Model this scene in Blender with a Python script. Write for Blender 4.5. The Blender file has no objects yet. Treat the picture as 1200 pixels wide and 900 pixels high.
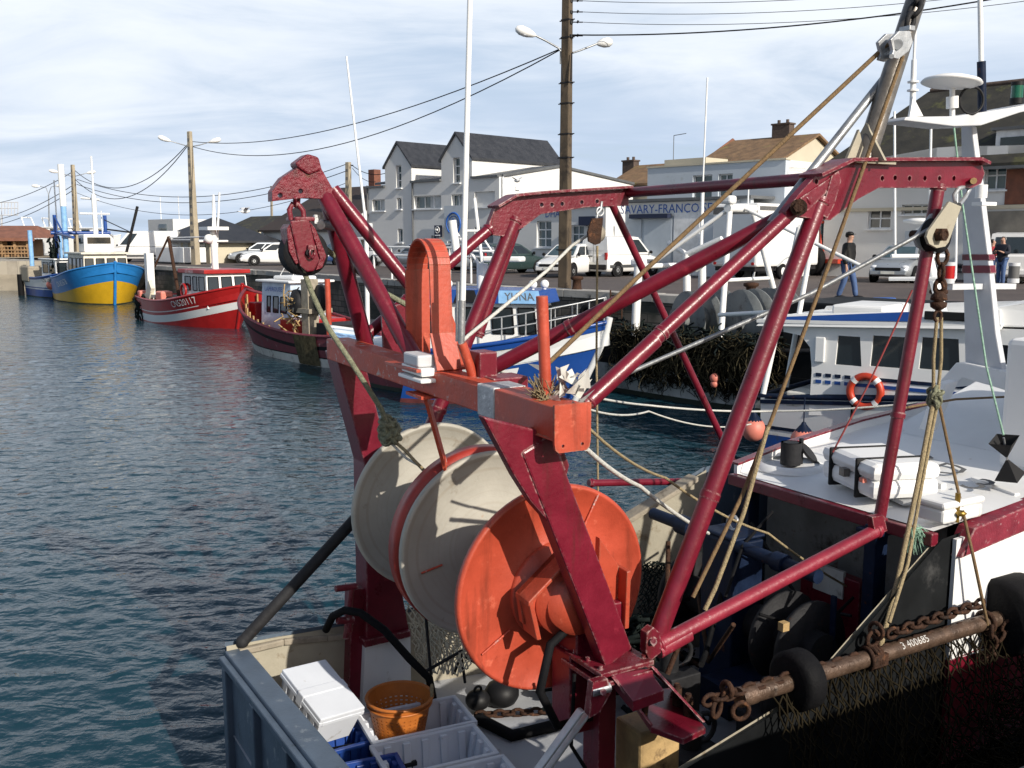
import bpy, bmesh, math, random
import numpy as np
from mathutils import Vector, Matrix, Euler
random.seed(7)
R = math.radians
scene = bpy.context.scene
COL = scene.collection
V = Vector
# ------------------------------------------------------------------ camera model
CF, CP, CH = 1150.0, R(8.41), 1.75           # focal length in photo pixels, pitch, eye height above the quay

def ray(px, py):
    x = (px - 600) / CF; y = -(py - 450) / CF
    return V((x, math.cos(CP) + y * math.sin(CP), -math.sin(CP) + y * math.cos(CP)))
EYE = V((0, 0, CH))
TV = V((.5, -.8660254, 0)); LV = V((.8660254, .5, 0))     # trawler frame: T athwart (to the near quay), L towards her bow
IV = V((.718, .696, 0)); EV = V((.696, -.718, 0))         # far quay frame: I inland, E along the quay
ZV = V((0, 0, 1))
WATER = -2.25; K0 = 24.7

def on_plane(px, py, n, c):
    d = ray(px, py); return EYE + d * ((c - EYE.dot(n)) / d.dot(n))
def on_t(px, py, t): return on_plane(px, py, TV, t)
def on_l(px, py, l): return on_plane(px, py, LV, l)
def on_z(px, py, z): return on_plane(px, py, ZV, z)
def on_k(px, py, k): return on_plane(px, py, IV, K0 + k)
def at_d(px, py, d): return EYE + ray(px, py) * (d / ray(px, py).y)
def lt(l, t, z): return LV * l + TV * t + ZV * z
def ek(e, k, z): return EV * e + IV * (K0 + k) + ZV * z
def e_of(p): return p.dot(EV)

# ------------------------------------------------------------------ materials
MATS = {}
def pm(name, col, rough=.5, metal=0, var=.18, scale=3., bump=.0, bscale=30., dirt=None, spec=.5, tr=0, emit=None, coat=0, alpha=None, streak=None, chips=None):
    """Principled paint with colour variation, optional dirt patches (colour, amount, scale) and a bump."""
    if name in MATS: return MATS[name]
    m = bpy.data.materials.new(name); m.use_nodes = True; MATS[name] = m
    nt = m.node_tree; N = nt.nodes; Lk = nt.links
    b = N['Principled BSDF']
    b.inputs['Roughness'].default_value = rough; b.inputs['Metallic'].default_value = metal
    b.inputs['Specular IOR Level'].default_value = spec
    if tr: b.inputs['Transmission Weight'].default_value = tr
    if coat: b.inputs['Coat Weight'].default_value = coat; b.inputs['Coat Roughness'].default_value = .15
    tc = N.new('ShaderNodeTexCoord')
    def noise(s, det=6, rg=.6):
        n = N.new('ShaderNodeTexNoise'); n.inputs['Scale'].default_value = s; n.inputs['Detail'].default_value = det
        n.inputs['Roughness'].default_value = rg; Lk.new(tc.outputs['Object'], n.inputs['Vector']); return n
    def ramp(src, a, c):
        r = N.new('ShaderNodeMapRange'); r.inputs[1].default_value = a; r.inputs[2].default_value = c
        Lk.new(src, r.inputs[0]); return r.outputs[0]
    def mix(f, a, c):
        x = N.new('ShaderNodeMix'); x.data_type = 'RGBA'
        if f is not None: Lk.new(f, x.inputs[0])
        for s, i in ((a, 6), (c, 7)):
            if isinstance(s, tuple): x.inputs[i].default_value = (*s, 1)
            else: Lk.new(s, x.inputs[i])
        return x.outputs[2]
    lo = tuple(c * (1 - var) for c in col); hi = tuple(min(1, c * (1 + var)) for c in col)
    n1 = noise(scale)
    c = mix(ramp(n1.outputs[0], .3, .7), lo, hi)
    if dirt:
        ds = dirt if isinstance(dirt, list) else [dirt]
        for (dc, amt, sc) in ds:
            n2 = noise(sc, 8, .68)
            f = ramp(n2.outputs[0], .72 - amt * .5, .80 - amt * .42)
            c = mix(f, c, dc)
    if streak:                                   # rust or dirt runs, drawn out vertically: (colour, amount, scale)
        mp = N.new('ShaderNodeMapping'); Lk.new(tc.outputs['Object'], mp.inputs[0]); mp.inputs['Scale'].default_value = (1, 1, .10)
        n3 = noise(streak[2], 5, .6); Lk.new(mp.outputs[0], n3.inputs['Vector'])
        c = mix(ramp(n3.outputs[0], .70 - streak[1] * .4, .86 - streak[1] * .4), c, streak[0])
    if chips:                                    # paint worn off along the edges: (colour, radius)
        bv = N.new('ShaderNodeBevel'); bv.samples = 4; bv.inputs['Radius'].default_value = chips[1]
        ge = N.new('ShaderNodeNewGeometry'); dt = N.new('ShaderNodeVectorMath'); dt.operation = 'DOT_PRODUCT'
        Lk.new(bv.outputs[0], dt.inputs[0]); Lk.new(ge.outputs['Normal'], dt.inputs[1])
        e1 = ramp(dt.outputs['Value'], .985, .86); n4 = noise(26, 6, .7)
        ad = N.new('ShaderNodeMath'); ad.operation = 'MULTIPLY'; Lk.new(e1, ad.inputs[0]); Lk.new(ramp(n4.outputs[0], .46, .58), ad.inputs[1])
        c = mix(ad.outputs[0], c, chips[0])
    Lk.new(c, b.inputs['Base Color'])
    rr = ramp(n1.outputs[0], .2, .8)
    mr = N.new('ShaderNodeMapRange'); Lk.new(rr, mr.inputs[0]); mr.inputs[3].default_value = max(.02, rough * .8); mr.inputs[4].default_value = min(1, rough * 1.25)
    Lk.new(mr.outputs[0], b.inputs['Roughness'])
    if bump:
        bp = N.new('ShaderNodeBump'); bp.inputs['Strength'].default_value = bump; bp.inputs['Distance'].default_value = .02
        Lk.new(noise(bscale).outputs[0], bp.inputs['Height']); Lk.new(bp.outputs[0], b.inputs['Normal'])
    if emit: b.inputs['Emission Color'].default_value = (*emit[0], 1); b.inputs['Emission Strength'].default_value = emit[1]
    return m

RUST = (.10, .035, .012); GRIME = (.06, .055, .045)
def M(n): return MATS[n]
pm('maroon', (.142, .0075, .0195), .30, var=.22, scale=6, bump=.12, bscale=45, dirt=[((.24, .022, .04), .2, 4), ((.40, .26, .25), -.02, 34), ((.06, .008, .012), .2, 3)], spec=.5, streak=((.075, .014, .014), .32, 9), chips=((.36, .22, .21), .016))
pm('maroon_worn', (.142, .010, .021), .36, var=.25, scale=6, bump=.3, bscale=34, dirt=[((.48, .36, .34), .08, 13), ((.48, .36, .34), .02, 40), (RUST, .16, 8)], streak=((.07, .014, .012), .3, 9), chips=((.45, .33, .31), .02))
pm('maroon_thick', (.15, .010, .020), .34, var=.3, scale=12, bump=.9, bscale=32, dirt=[((.34, .10, .09), .16, 22), (RUST, .26, 9), ((.05, .012, .012), .2, 5)])
pm('rail_worn', (.22, .016, .032), .4, var=.3, bump=.25, bscale=30, dirt=[((.52, .44, .42), .17, 9), ((.52, .44, .42), .05, 30), (RUST, .2, 6)])
pm('orange', (.41, .062, .031), .42, var=.16, scale=5, bump=.14, bscale=30, dirt=[((.58, .13, .075), .24, 8), ((.22, .03, .015), .2, 6), ((.50, .36, .30), .0, 18)], streak=((.20, .035, .018), .34, 8), chips=((.30, .14, .09), .014))
pm('rim_red', (.30, .028, .018), .4, var=.2, scale=5, bump=.1, dirt=((.42, .07, .035), .25, 7))
pm('orange_worn', (.46, .068, .033), .5, var=.2, scale=7, bump=.25, bscale=30, dirt=[((.45, .40, .38), .30, 14), (RUST, .2, 9)])
pm('bare_metal', (.36, .36, .37), .42, metal=.3, var=.3, scale=9, bump=.4, bscale=25, dirt=[((.75, .75, .73), .3, 14), (RUST, .12, 10)])
pm('flange_cream', (.37, .35, .30), .62, var=.15, scale=2.2, bump=.15, bscale=20, dirt=[((.25, .22, .17), .25, 4), ((.38, .20, .10), .10, 9)])
pm('rope_tan', (.32, .25, .14), .9, var=.35, scale=60, bump=.8, bscale=120)
pm('rope_green', (.20, .205, .135), .9, var=.4, scale=40, bump=.8, bscale=90, dirt=((.12, .16, .12), .2, 10))
pm('rope_white', (.55, .54, .50), .85, var=.2, scale=50, bump=.6, bscale=90)
pm('rope_brown', (.16, .10, .045), .8, var=.35, scale=40, bump=.5, bscale=90)
pm('rope_red', (.22, .03, .03), .8)
pm('twine_green', (.22, .36, .27), .9, var=.4, scale=40)
pm('steel_dark', (.024, .024, .026), .6, metal=.1, spec=.15, var=.3, scale=8, bump=.3, bscale=30, dirt=(RUST, .2, 9))
pm('steel_grey', (.30, .31, .32), .4, metal=.6, var=.25, scale=8, bump=.2, dirt=((.12, .09, .06), .2, 8))
pm('galvanised', (.42, .43, .44), .42, metal=.6, var=.2, scale=10, bump=.2)
pm('rust', (.045, .021, .012), .75, spec=.25, var=.5, scale=14, bump=.8, bscale=40, dirt=[((.15, .065, .03), .3, 20), ((.02, .015, .012), .3, 6)])
pm('pole_brown', (.15, .135, .12), .35, metal=.4, var=.3, scale=12, bump=.2, dirt=((.30, .26, .20), .25, 7))
pm('black_rubber', (.007, .007, .008), .7, var=.4, bump=.3, spec=.12)
pm('black_plastic', (.010, .010, .011), .5, spec=.25)
pm('navy', (.005, .012, .034), .5, spec=.2, var=.3, scale=6, bump=.15, dirt=[(RUST, .2, 8), ((.02, .03, .06), .2, 12)])
pm('white_paint', (.76, .76, .75), .45, var=.05, scale=2, bump=.05, dirt=[((.55, .52, .47), .12, 4), ((.30, .17, .09), .0, 11)], streak=((.38, .27, .18), .12, 7))
pm('white_clean', (.78, .78, .77), .4, var=.03, scale=2, dirt=((.55, .54, .52), .1, 4), streak=((.50, .44, .36), .10, 6))
pm('white_dirty', (.55, .54, .50), .6, var=.15, scale=3, bump=.15, dirt=[((.20, .18, .15), .34, 3.2), (RUST, .16, 6)], streak=((.16, .09, .05), .3, 5))
pm('deck_white', (.36, .37, .39), .65, var=.12, scale=3, bump=.2, bscale=60, dirt=[((.22, .21, .20), .22, 6), ((.05, .05, .05), .02, 30)])
pm('grey_paint', (.36, .38, .40), .5, var=.12, scale=3, dirt=((.22, .21, .2), .2, 5))
pm('mast_grey', (.52, .53, .55), .5, var=.08, scale=4, dirt=((.36, .33, .3), .16, 6))
pm('transom_blue', (.085, .115, .155), .45, var=.2, scale=4, bump=.2, dirt=[((.25, .28, .30), .24, 7), ((.03, .035, .04), .2, 5)])
pm('bulwark_tan', (.34, .31, .24), .65, var=.15, scale=3, bump=.15, dirt=[((.16, .11, .06), .3, 4), (RUST, .1, 9)])
pm('wood_grey', (.30, .26, .20), .75, var=.25, scale=8, bump=.3, dirt=((.14, .11, .08), .25, 6))
pm('wood_yellow', (.40, .27, .12), .7, var=.3, scale=7, bump=.4, bscale=20, dirt=((.10, .06, .03), .3, 5))
pm('basket_orange', (.44, .135, .022), .5, var=.15, scale=7, bump=.1, dirt=((.30, .10, .03), .22, 9))
pm('box_white', (.62, .65, .70), .45, var=.06, scale=3, dirt=[((.36, .34, .32), .16, 7), ((.2, .1, .06), .02, 14)])
pm('box_blue', (.012, .05, .24), .42, var=.15, scale=5, dirt=((.10, .13, .2), .15, 9))
pm('net_cream', (.52, .46, .34), .85, var=.25, scale=20)
pm('net_dark', (.014, .019, .018), .9, spec=.05, var=.4, scale=20)
pm('net_brown', (.085, .07, .04), .9, spec=.1, var=.6, scale=8)
pm('net_black', (.016, .013, .008), .95, spec=.02, var=.6, scale=5)
pm('drum_grey', (.14, .15, .15), .6, var=.25, scale=4, dirt=[((.06, .05, .045), .3, 5), (RUST, .15, 8)])
pm('hull_black', (.009, .010, .011), .6, spec=.15, var=.3, dirt=[(RUST, .14, 3), ((.05, .05, .05), .2, 2)])
pm('glass_dark', (.012, .018, .022), .06, var=.2, spec=.8)
pm('glass_blue', (.05, .085, .10), .06, var=.3, scale=1.2, spec=.8)
pm('tyre', (.010, .010, .011), .8, spec=.15, bump=.1)
pm('rim', (.42, .43, .44), .35, metal=.6)
pm('plastic_grey', (.05, .052, .055), .6)
pm('lamp_red', (.35, .008, .01), .2); pm('lamp_clear', (.65, .67, .70), .12); pm('lamp_orange', (.75, .22, .02), .3); pm('lamp_green', (.005, .09, .05), .15)
pm('fender_pink', (.62, .19, .14), .5, var=.12, scale=4, dirt=((.35, .14, .1), .25, 7))
pm('text_black', (.008, .008, .009), .9); pm('text_white', (.75, .75, .73), .5); pm('text_blue', (.02, .10, .38), .5)
pm('text_grey', (.10, .10, .10), .7, dirt=((.45, .45, .45), .25, 20))
pm('text_red', (.35, .03, .03), .6)
pm('axle_steel', (.105, .066, .045), .42, metal=.35, var=.4, scale=10, bump=.4, bscale=35, dirt=[((.20, .15, .12), .22, 12), ((.03, .02, .015), .3, 7)])
pm('fender_worn', (.20, .018, .034), .5, var=.3, scale=7, bump=.3, bscale=30, dirt=[((.45, .33, .33), .24, 20), (RUST, .1, 8)], chips=((.5, .4, .38), .02))
pm('bulkhead_grey', (.20, .20, .19), .7, var=.25, scale=3, dirt=[((.07, .06, .05), .35, 3), (RUST, .2, 5)], spec=.2)
pm('brass', (.30, .19, .04), .35, metal=.7)
pm('chalk', (.55, .53, .5), .9)

# ------------------------------------------------------------------ object helpers
def tag(o, label=None, cat=None, group=None, kind=None):
    if label: o['label'] = label
    if cat: o['category'] = cat
    if group: o['group'] = group
    if kind: o['kind'] = kind
    return o
def thing(name, label, cat, loc=(0, 0, 0), rz=0, group=None):
    o = bpy.data.objects.new(name, None); COL.objects.link(o); o.empty_display_size = .2
    o.location = loc; o.rotation_euler = (0, 0, rz)
    return tag(o, label, cat, group)
def copy_tree(o, parent=None):
    c = o.copy(); COL.objects.link(c); c.parent = parent
    for ch in list(o.children): copy_tree(ch, c)
    return c
def dup(o, loc, rz=0, label=None, scale=None):
    c = copy_tree(o); c.location = loc; c.rotation_euler = (0, 0, rz)
    if label: c['label'] = label
    if scale: c.scale = (scale,) * 3
    return c
def perp(d):
    d = d.normalized(); a = V((0, 0, 1)) if abs(d.z) < .9 else V((1, 0, 0))
    u = d.cross(a).normalized(); return u, d.cross(u).normalized()

class MB:
    def __init__(s): s.v = []; s.f = []; s.m = []; s.sm = []
    def add(s, vs, fs, mi=0, smooth=False):
        b = len(s.v); s.v.extend(V(p) for p in vs)
        for f in fs: s.f.append([b + i for i in f]); s.m.append(mi); s.sm.append(smooth)
        return s
    def quad(s, a, b, c, d, mi=0): return s.add([a, b, c, d], [(0, 1, 2, 3)], mi)
    def poly(s, pts, mi=0): return s.add(pts, [tuple(range(len(pts)))], mi)
    def box(s, c, x, y, z, mi=0):
        """box at centre c with FULL-size axis vectors x, y, z"""
        c = V(c); x = V(x) / 2; y = V(y) / 2; z = V(z) / 2
        vs = [c + x * a + y * b + z * d for a in (-1, 1) for b in (-1, 1) for d in (-1, 1)]
        fs = [(0, 1, 3, 2), (4, 6, 7, 5), (0, 4, 5, 1), (2, 3, 7, 6), (0, 2, 6, 4), (1, 5, 7, 3)]
        if x.cross(y).dot(z) < 0: fs = [f[::-1] for f in fs]
        return s.add(vs, fs, mi)
    def abox(s, x0, x1, y0, y1, z0, z1, mi=0):
        return s.box(((x0 + x1) / 2, (y0 + y1) / 2, (z0 + z1) / 2), (x1 - x0, 0, 0), (0, y1 - y0, 0), (0, 0, z1 - z0), mi)
    def tube(s, a, b, r0, r1=None, n=12, mi=0, cap=True):
        return s.path([a, b], r0, r1, n, mi, cap)
    def path(s, pts, r0, r1=None, n=8, mi=0, cap=True, closed=False):
        pts = [V(p) for p in pts]; r1 = r0 if r1 is None else r1; k = len(pts); vs = []; u = None
        for i, p in enumerate(pts):
            if closed: d = pts[(i + 1) % k] - pts[i - 1]
            else: d = pts[min(i + 1, k - 1)] - pts[max(i - 1, 0)]
            d = d.normalized()
            if u is None: u, w = perp(d)
            else:
                u = (u - d * u.dot(d));
                u = u.normalized() if u.length > 1e-6 else perp(d)[0]
                w = d.cross(u)
            r = r0 + (r1 - r0) * i / max(1, k - 1)
            vs += [p + (u * math.cos(2 * math.pi * j / n) + w * math.sin(2 * math.pi * j / n)) * r for j in range(n)]
        fs = []
        for i in range(k if closed else k - 1):
            a = i * n; b = ((i + 1) % k) * n
            fs += [(a + j, a + (j + 1) % n, b + (j + 1) % n, b + j) for j in range(n)]
        s.add(vs, fs, mi, True)
        if cap and not closed:
            s.add(vs[:n], [tuple(range(n - 1, -1, -1))], mi); s.add(vs[-n:], [tuple(range(n))], mi)
        return s
    def lathe(s, o, ax, prof, n=24, mi=0, smooth=True, closed=False):
        """prof: list of (distance along axis, radius)"""
        o = V(o); ax = V(ax).normalized(); u, w = perp(ax); vs = []
        for (h, r) in prof:
            vs += [o + ax * h + (u * math.cos(2 * math.pi * j / n) + w * math.sin(2 * math.pi * j / n)) * r for j in range(n)]
        fs = []; k = len(prof)
        for i in range(k if closed else k - 1):
            a = i * n; b = ((i + 1) % k) * n
            fs += [(a + j, b + j, b + (j + 1) % n, a + (j + 1) % n) for j in range(n)]
        return s.add(vs, fs, mi, smooth)
    def disc(s, o, ax, r, th, n=40, mi=0):
        return s.lathe(o, ax, [(0, .0005), (0, r), (th, r), (th, .0005)], n, mi, False)
    def prism(s, pts, ext, mi=0):
        pts = [V(p) for p in pts]; ext = V(ext); n = len(pts)
        nrm = V((0, 0, 0))
        for i in range(n): nrm += pts[i].cross(pts[(i + 1) % n])
        if nrm.dot(ext) < 0: pts = pts[::-1]
        vs = pts + [p + ext for p in pts]
        fs = [tuple(range(n - 1, -1, -1)), tuple(range(n, 2 * n))] + [(i, (i + 1) % n, n + (i + 1) % n, n + i) for i in range(n)]
        return s.add(vs, fs, mi)
    def ball(s, c, r, n=14, mi=0, sc=(1, 1, 1)):
        c = V(c); vs = []; fs = []; m = n // 2
        for i in range(m + 1):
            a = math.pi * i / m
            for j in range(n):
                b = 2 * math.pi * j / n
                vs.append(c + V((math.sin(a) * math.cos(b) * sc[0], math.sin(a) * math.sin(b) * sc[1], math.cos(a) * sc[2])) * r)
        for i in range(m):
            for j in range(n): fs.append((i * n + j, (i + 1) * n + j, (i + 1) * n + (j + 1) % n, i * n + (j + 1) % n))
        return s.add(vs, fs, mi, True)
    def torus(s, c, ax, R0, r, n=24, k=10, mi=0):
        c = V(c); u, w = perp(V(ax))
        return s.path([c + (u * math.cos(2 * math.pi * i / n) + w * math.sin(2 * math.pi * i / n)) * R0 for i in range(n)], r, n=k, mi=mi, closed=True)
    def build(s, name, mats, parent=None, world=False, bevel=0, autos=True):
        me = bpy.data.meshes.new(name)
        vs = s.v
        if world and parent is not None:
            top = parent
            while top.parent is not None: top = top.parent
            inv = (Matrix.Translation(top.location) @ top.rotation_euler.to_matrix().to_4x4()).inverted()
            vs = [inv @ p for p in vs]
        me.from_pydata([tuple(p) for p in vs], [], s.f)
        if not isinstance(mats, (list, tuple)): mats = [mats]
        for m in mats: me.materials.append(M(m) if isinstance(m, str) else m)
        me.polygons.foreach_set('material_index', s.m); me.polygons.foreach_set('use_smooth', s.sm)
        me.validate(); me.update()
        o = bpy.data.objects.new(name, me); COL.objects.link(o)
        if parent is not None: o.parent = parent
        if bevel:
            b = o.modifiers.new('bevel', 'BEVEL'); b.width = bevel; b.segments = 2; b.limit_method = 'ANGLE'; b.angle_limit = R(40)
        return o

def solo(name, mb, mats, label, cat, group=None, base=None, bevel=0, kind=None):
    """a thing that is one mesh, its origin at its base"""
    if base is None:
        n = len(mb.v); base = sum(mb.v, V((0, 0, 0))) / n; base.z = min(p.z for p in mb.v)
    base = V(base); mb.v = [p - base for p in mb.v]
    o = mb.build(name, mats, None, bevel=bevel); o.location = base
    return tag(o, label, cat, group, kind)

def text_mesh(body, size, mapf, name, mat, parent, world=False, align='CENTER', fine=0, extrude=0):
    cu = bpy.data.curves.new('lettering', 'FONT'); cu.body = body; cu.size = size; cu.align_x = align; cu.align_y = 'CENTER'; cu.resolution_u = 2
    to = bpy.data.objects.new('lettering', cu); COL.objects.link(to)
    dg = bpy.context.evaluated_depsgraph_get(); dg.update()
    me = bpy.data.meshes.new_from_object(to.evaluated_get(dg)); bpy.data.objects.remove(to); bpy.data.curves.remove(cu)
    mb = MB(); mb.add([mapf(v.co.x, v.co.y) for v in me.vertices], [tuple(p.vertices) for p in me.polygons])
    bpy.data.meshes.remove(me)
    return mb.build(name, mat, parent, world)
def flatmap(o, x, y, n=None, off=.006):
    o = V(o); x = V(x).normalized(); y = V(y).normalized(); nn = x.cross(y)
    return lambda a, b: o + x * a + y * b + nn * off
def rope(name, pts, r, mat, label, cat='rope', group=None, sag=0, n=7, seg=14):
    """rope through control points; each span sags a little"""
    pts = [V(p) for p in pts]; out = []
    for i in range(len(pts) - 1):
        a, b = pts[i], pts[i + 1]; k = seg if sag else 3
        for j in range(k + (i == len(pts) - 2)):
            t = j / k; p = a.lerp(b, t); p.z -= sag * 4 * t * (1 - t); out.append(p)
    return solo(name, MB().path(out, r, n=n), mat, label, cat, group)
def chain(mb, a, b, link=.06, r=.009):
    a = V(a); b = V(b); d = (b - a); n = max(2, int(d.length / (link * .72))); u, w = perp(d); dn = d.normalized()
    for i in range(n):
        c = a + d * ((i + .5) / n); x = u if i % 2 else w
        pts = [c + dn * (math.cos(t) * link * .5) + x * (math.sin(t) * link * .32) for t in [2 * math.pi * k / 10 for k in range(10)]]
        mb.path(pts, r, n=6, closed=True)
    return mb
# ------------------------------------------------------------------ camera, light, sky
cam = bpy.data.cameras.new('camera'); co = bpy.data.objects.new('camera', cam); COL.objects.link(co)
cam.sensor_fit = 'HORIZONTAL'; cam.sensor_width = 36; cam.lens = 36 * CF / 1200; cam.clip_start = .1; cam.clip_end = 9000
co.location = EYE; co.rotation_euler = (R(90) - CP, 0, 0); scene.camera = co
SUN_EL = R(28); SUN_AZ = R(-52)
sd = V((math.cos(SUN_AZ) * math.cos(SUN_EL), math.sin(SUN_AZ) * math.cos(SUN_EL), math.sin(SUN_EL)))
sl = bpy.data.lights.new('sun', 'SUN'); sl.energy = 5.0; sl.angle = R(.5); sl.color = (1, .93, .82)
so = bpy.data.objects.new('sun', sl); COL.objects.link(so); so.rotation_euler = sd.to_track_quat('Z', 'Y').to_euler(); so.location = (30, -20, 40)
w = bpy.data.worlds.new('World'); scene.world = w; w.use_nodes = True
nt = w.node_tree; N = nt.nodes; Lk = nt.links; bg = N['Background']
sky = N.new('ShaderNodeTexSky'); sky.sky_type = 'NISHITA'; sky.sun_disc = False; sky.sun_elevation = SUN_EL
sky.sun_rotation = R(90) - SUN_AZ; sky.air_density = 1.0; sky.dust_density = 1.5
bg.inputs['Strength'].default_value = .11
tc = N.new('ShaderNodeTexCoord'); sep = N.new('ShaderNodeSeparateXYZ'); Lk.new(tc.outputs['Generated'], sep.inputs[0])
def wm(op, a, b=None, c=None):
    n = N.new('ShaderNodeMath'); n.operation = op
    for i, x in enumerate((a, b, c)):
        if x is None: continue
        if isinstance(x, (int, float)): n.inputs[i].default_value = x
        else: Lk.new(x, n.inputs[i])
    return n.outputs[0]
zc = wm('ADD', wm('MAXIMUM', sep.outputs[2], 0), .16)
cx = wm('DIVIDE', sep.outputs[0], zc); cy = wm('DIVIDE', sep.outputs[1], zc)
cmb = N.new('ShaderNodeCombineXYZ'); Lk.new(cx, cmb.inputs[0]); Lk.new(cy, cmb.inputs[1])
def wn(s, det, rg, dist=0, off=(0, 0, 0), stretch=(1, 1, 1)):
    mp = N.new('ShaderNodeMapping'); mp.inputs['Location'].default_value = off; mp.inputs['Scale'].default_value = stretch; mp.inputs['Rotation'].default_value = (0, 0, R(-24)); Lk.new(cmb.outputs[0], mp.inputs[0])
    n = N.new('ShaderNodeTexNoise'); n.inputs['Scale'].default_value = s; n.inputs['Detail'].default_value = det
    n.inputs['Roughness'].default_value = rg; n.inputs['Distortion'].default_value = dist; Lk.new(mp.outputs[0], n.inputs['Vector']); return n.outputs[0]
def wr(x, a, b, c=0, d=1):
    n = N.new('ShaderNodeMapRange'); n.interpolation_type = 'SMOOTHSTEP'; Lk.new(x, n.inputs[0])
    for i, q in enumerate((a, b, c, d)): n.inputs[i + 1].default_value = q
    return n.outputs[0]
def wmix(f, a, b):
    n = N.new('ShaderNodeMix'); n.data_type = 'RGBA'
    if isinstance(f, float): n.inputs[0].default_value = f
    else: Lk.new(f, n.inputs[0])
    for x, i in ((a, 6), (b, 7)):
        if isinstance(x, tuple): n.inputs[i].default_value = (*x, 1)
        else: Lk.new(x, n.inputs[i])
    return n.outputs[2]
big = wn(.42, 4, .5, .4, (3.1, 1.7, 0), (1, 1.25, 1)); fine = wn(1.3, 9, .6, .6, (0, 4, 0), (.9, 1.4, 1))
# cloud brightness: grey-blue bellies to white tops
tone = wm('ADD', wm('MULTIPLY', big, .62), wm('MULTIPLY', fine, .40))
high = wr(sep.outputs[2], .02, .34)
tone = wm('ADD', tone, wm('SUBTRACT', wm('MULTIPLY', high, .15), .045))
cloud = wmix(wr(tone, .40, .66), (4.9, 5.95, 7.5), (8.1, 8.6, 9.25))
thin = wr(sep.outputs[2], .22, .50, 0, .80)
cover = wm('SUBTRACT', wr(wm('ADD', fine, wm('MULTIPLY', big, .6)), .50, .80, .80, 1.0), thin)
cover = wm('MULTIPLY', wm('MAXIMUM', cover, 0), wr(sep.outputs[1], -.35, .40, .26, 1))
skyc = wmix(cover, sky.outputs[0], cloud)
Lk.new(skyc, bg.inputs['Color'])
scene.view_settings.view_transform = 'Standard'; scene.view_settings.look = 'None'
scene.view_settings.exposure = .08; scene.view_settings.gamma = 1
scene.cycles.max_bounces = 6; scene.cycles.use_denoising = True
scene.cycles.caustics_reflective = False; scene.cycles.caustics_refractive = False

# ------------------------------------------------------------------ water: one rippled sheet out to the horizon
wat = bpy.data.materials.new('harbour_water'); wat.use_nodes = True; MATS['water'] = wat
nt = wat.node_tree; N = nt.nodes; Lk = nt.links; b = N['Principled BSDF']
b.inputs['Base Color'].default_value = (.006, .034, .050, 1); b.inputs['Roughness'].default_value = .07; b.inputs['IOR'].default_value = 1.33
tc = N.new('ShaderNodeTexCoord'); 
n1 = N.new('ShaderNodeTexNoise'); n1.inputs['Scale'].default_value = 4.5; n1.inputs['Detail'].default_value = 5; Lk.new(tc.outputs['Object'], n1.inputs['Vector'])
mp = N.new('ShaderNodeMapping'); mp.inputs['Scale'].default_value = (.75, 1.7, 1); mp.inputs['Rotation'].default_value = (0, 0, R(-14)); Lk.new(tc.outputs['Object'], mp.inputs[0])
n2 = N.new('ShaderNodeTexNoise'); n2.inputs['Scale'].default_value = 1.25; n2.inputs['Detail'].default_value = 3; n2.inputs['Distortion'].default_value = .6; Lk.new(mp.outputs[0], n2.inputs['Vector'])
ma = N.new('ShaderNodeMath'); ma.operation = 'MULTIPLY_ADD'; Lk.new(n2.outputs[0], ma.inputs[0]); ma.inputs[1].default_value = 2.0; Lk.new(n1.outputs[0], ma.inputs[2])
bp = N.new('ShaderNodeBump'); bp.inputs['Strength'].default_value = .42; bp.inputs['Distance'].default_value = .09; Lk.new(ma.outputs[0], bp.inputs['Height']); Lk.new(bp.outputs[0], b.inputs['Normal'])
rng = np.random.RandomState(3)
ang = np.radians(np.concatenate([np.linspace(-42, 42, 330)]))
rad = np.concatenate([np.geomspace(2.5, 120, 560), np.array([150, 200, 300, 500, 900, 2000, 6000.])])
A, Rr = np.meshgrid(ang, rad); X = Rr * np.sin(A); Y = Rr * np.cos(A); Z = np.zeros_like(X)
for i in range(60):
    lam = rng.choice([.22, .3, .38, .5, .65, .85, 1.2]); th = np.radians(rng.normal(62, 38)); k = 2 * np.pi / lam
    amp = .0031 * lam ** .72 * rng.uniform(.6, 1.3)
    ph = rng.uniform(0, 6.28); warp = .5 * np.sin(X * .31 + ph) + .5 * np.sin(Y * .23 + 2 * ph)
    s = np.sin(k * (X * np.cos(th) + Y * np.sin(th)) + ph + warp * 1.5)
    Z += amp * (1 - 2 * np.abs(s) ** 1.3 * .9) * np.clip(1.6 - Rr * (.012 / lam ** .6), 0, 1)
gust = .65 + .35 * np.sin(X * .11 + 1) * np.sin(Y * .09 + X * .05)
Z *= gust
Z -= np.clip(Rr - 150, 0, 1) * 0
nr, na = X.shape
vs = np.stack([X, Y, Z], -1).reshape(-1, 3)
ii = (np.arange(nr - 1)[:, None] * na + np.arange(na - 1)[None]).reshape(-1)
fs = np.stack([ii, ii + 1, ii + 1 + na, ii + na], -1)
me = bpy.data.meshes.new('water'); me.from_pydata(vs.tolist(), [], fs.tolist()); me.materials.append(wat)
me.polygons.foreach_set('use_smooth', [True] * len(me.polygons)); me.update()
wo = bpy.data.objects.new('water', me); COL.objects.link(wo); wo.location = (0, 0, WATER); tag(wo, kind='structure')

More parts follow.
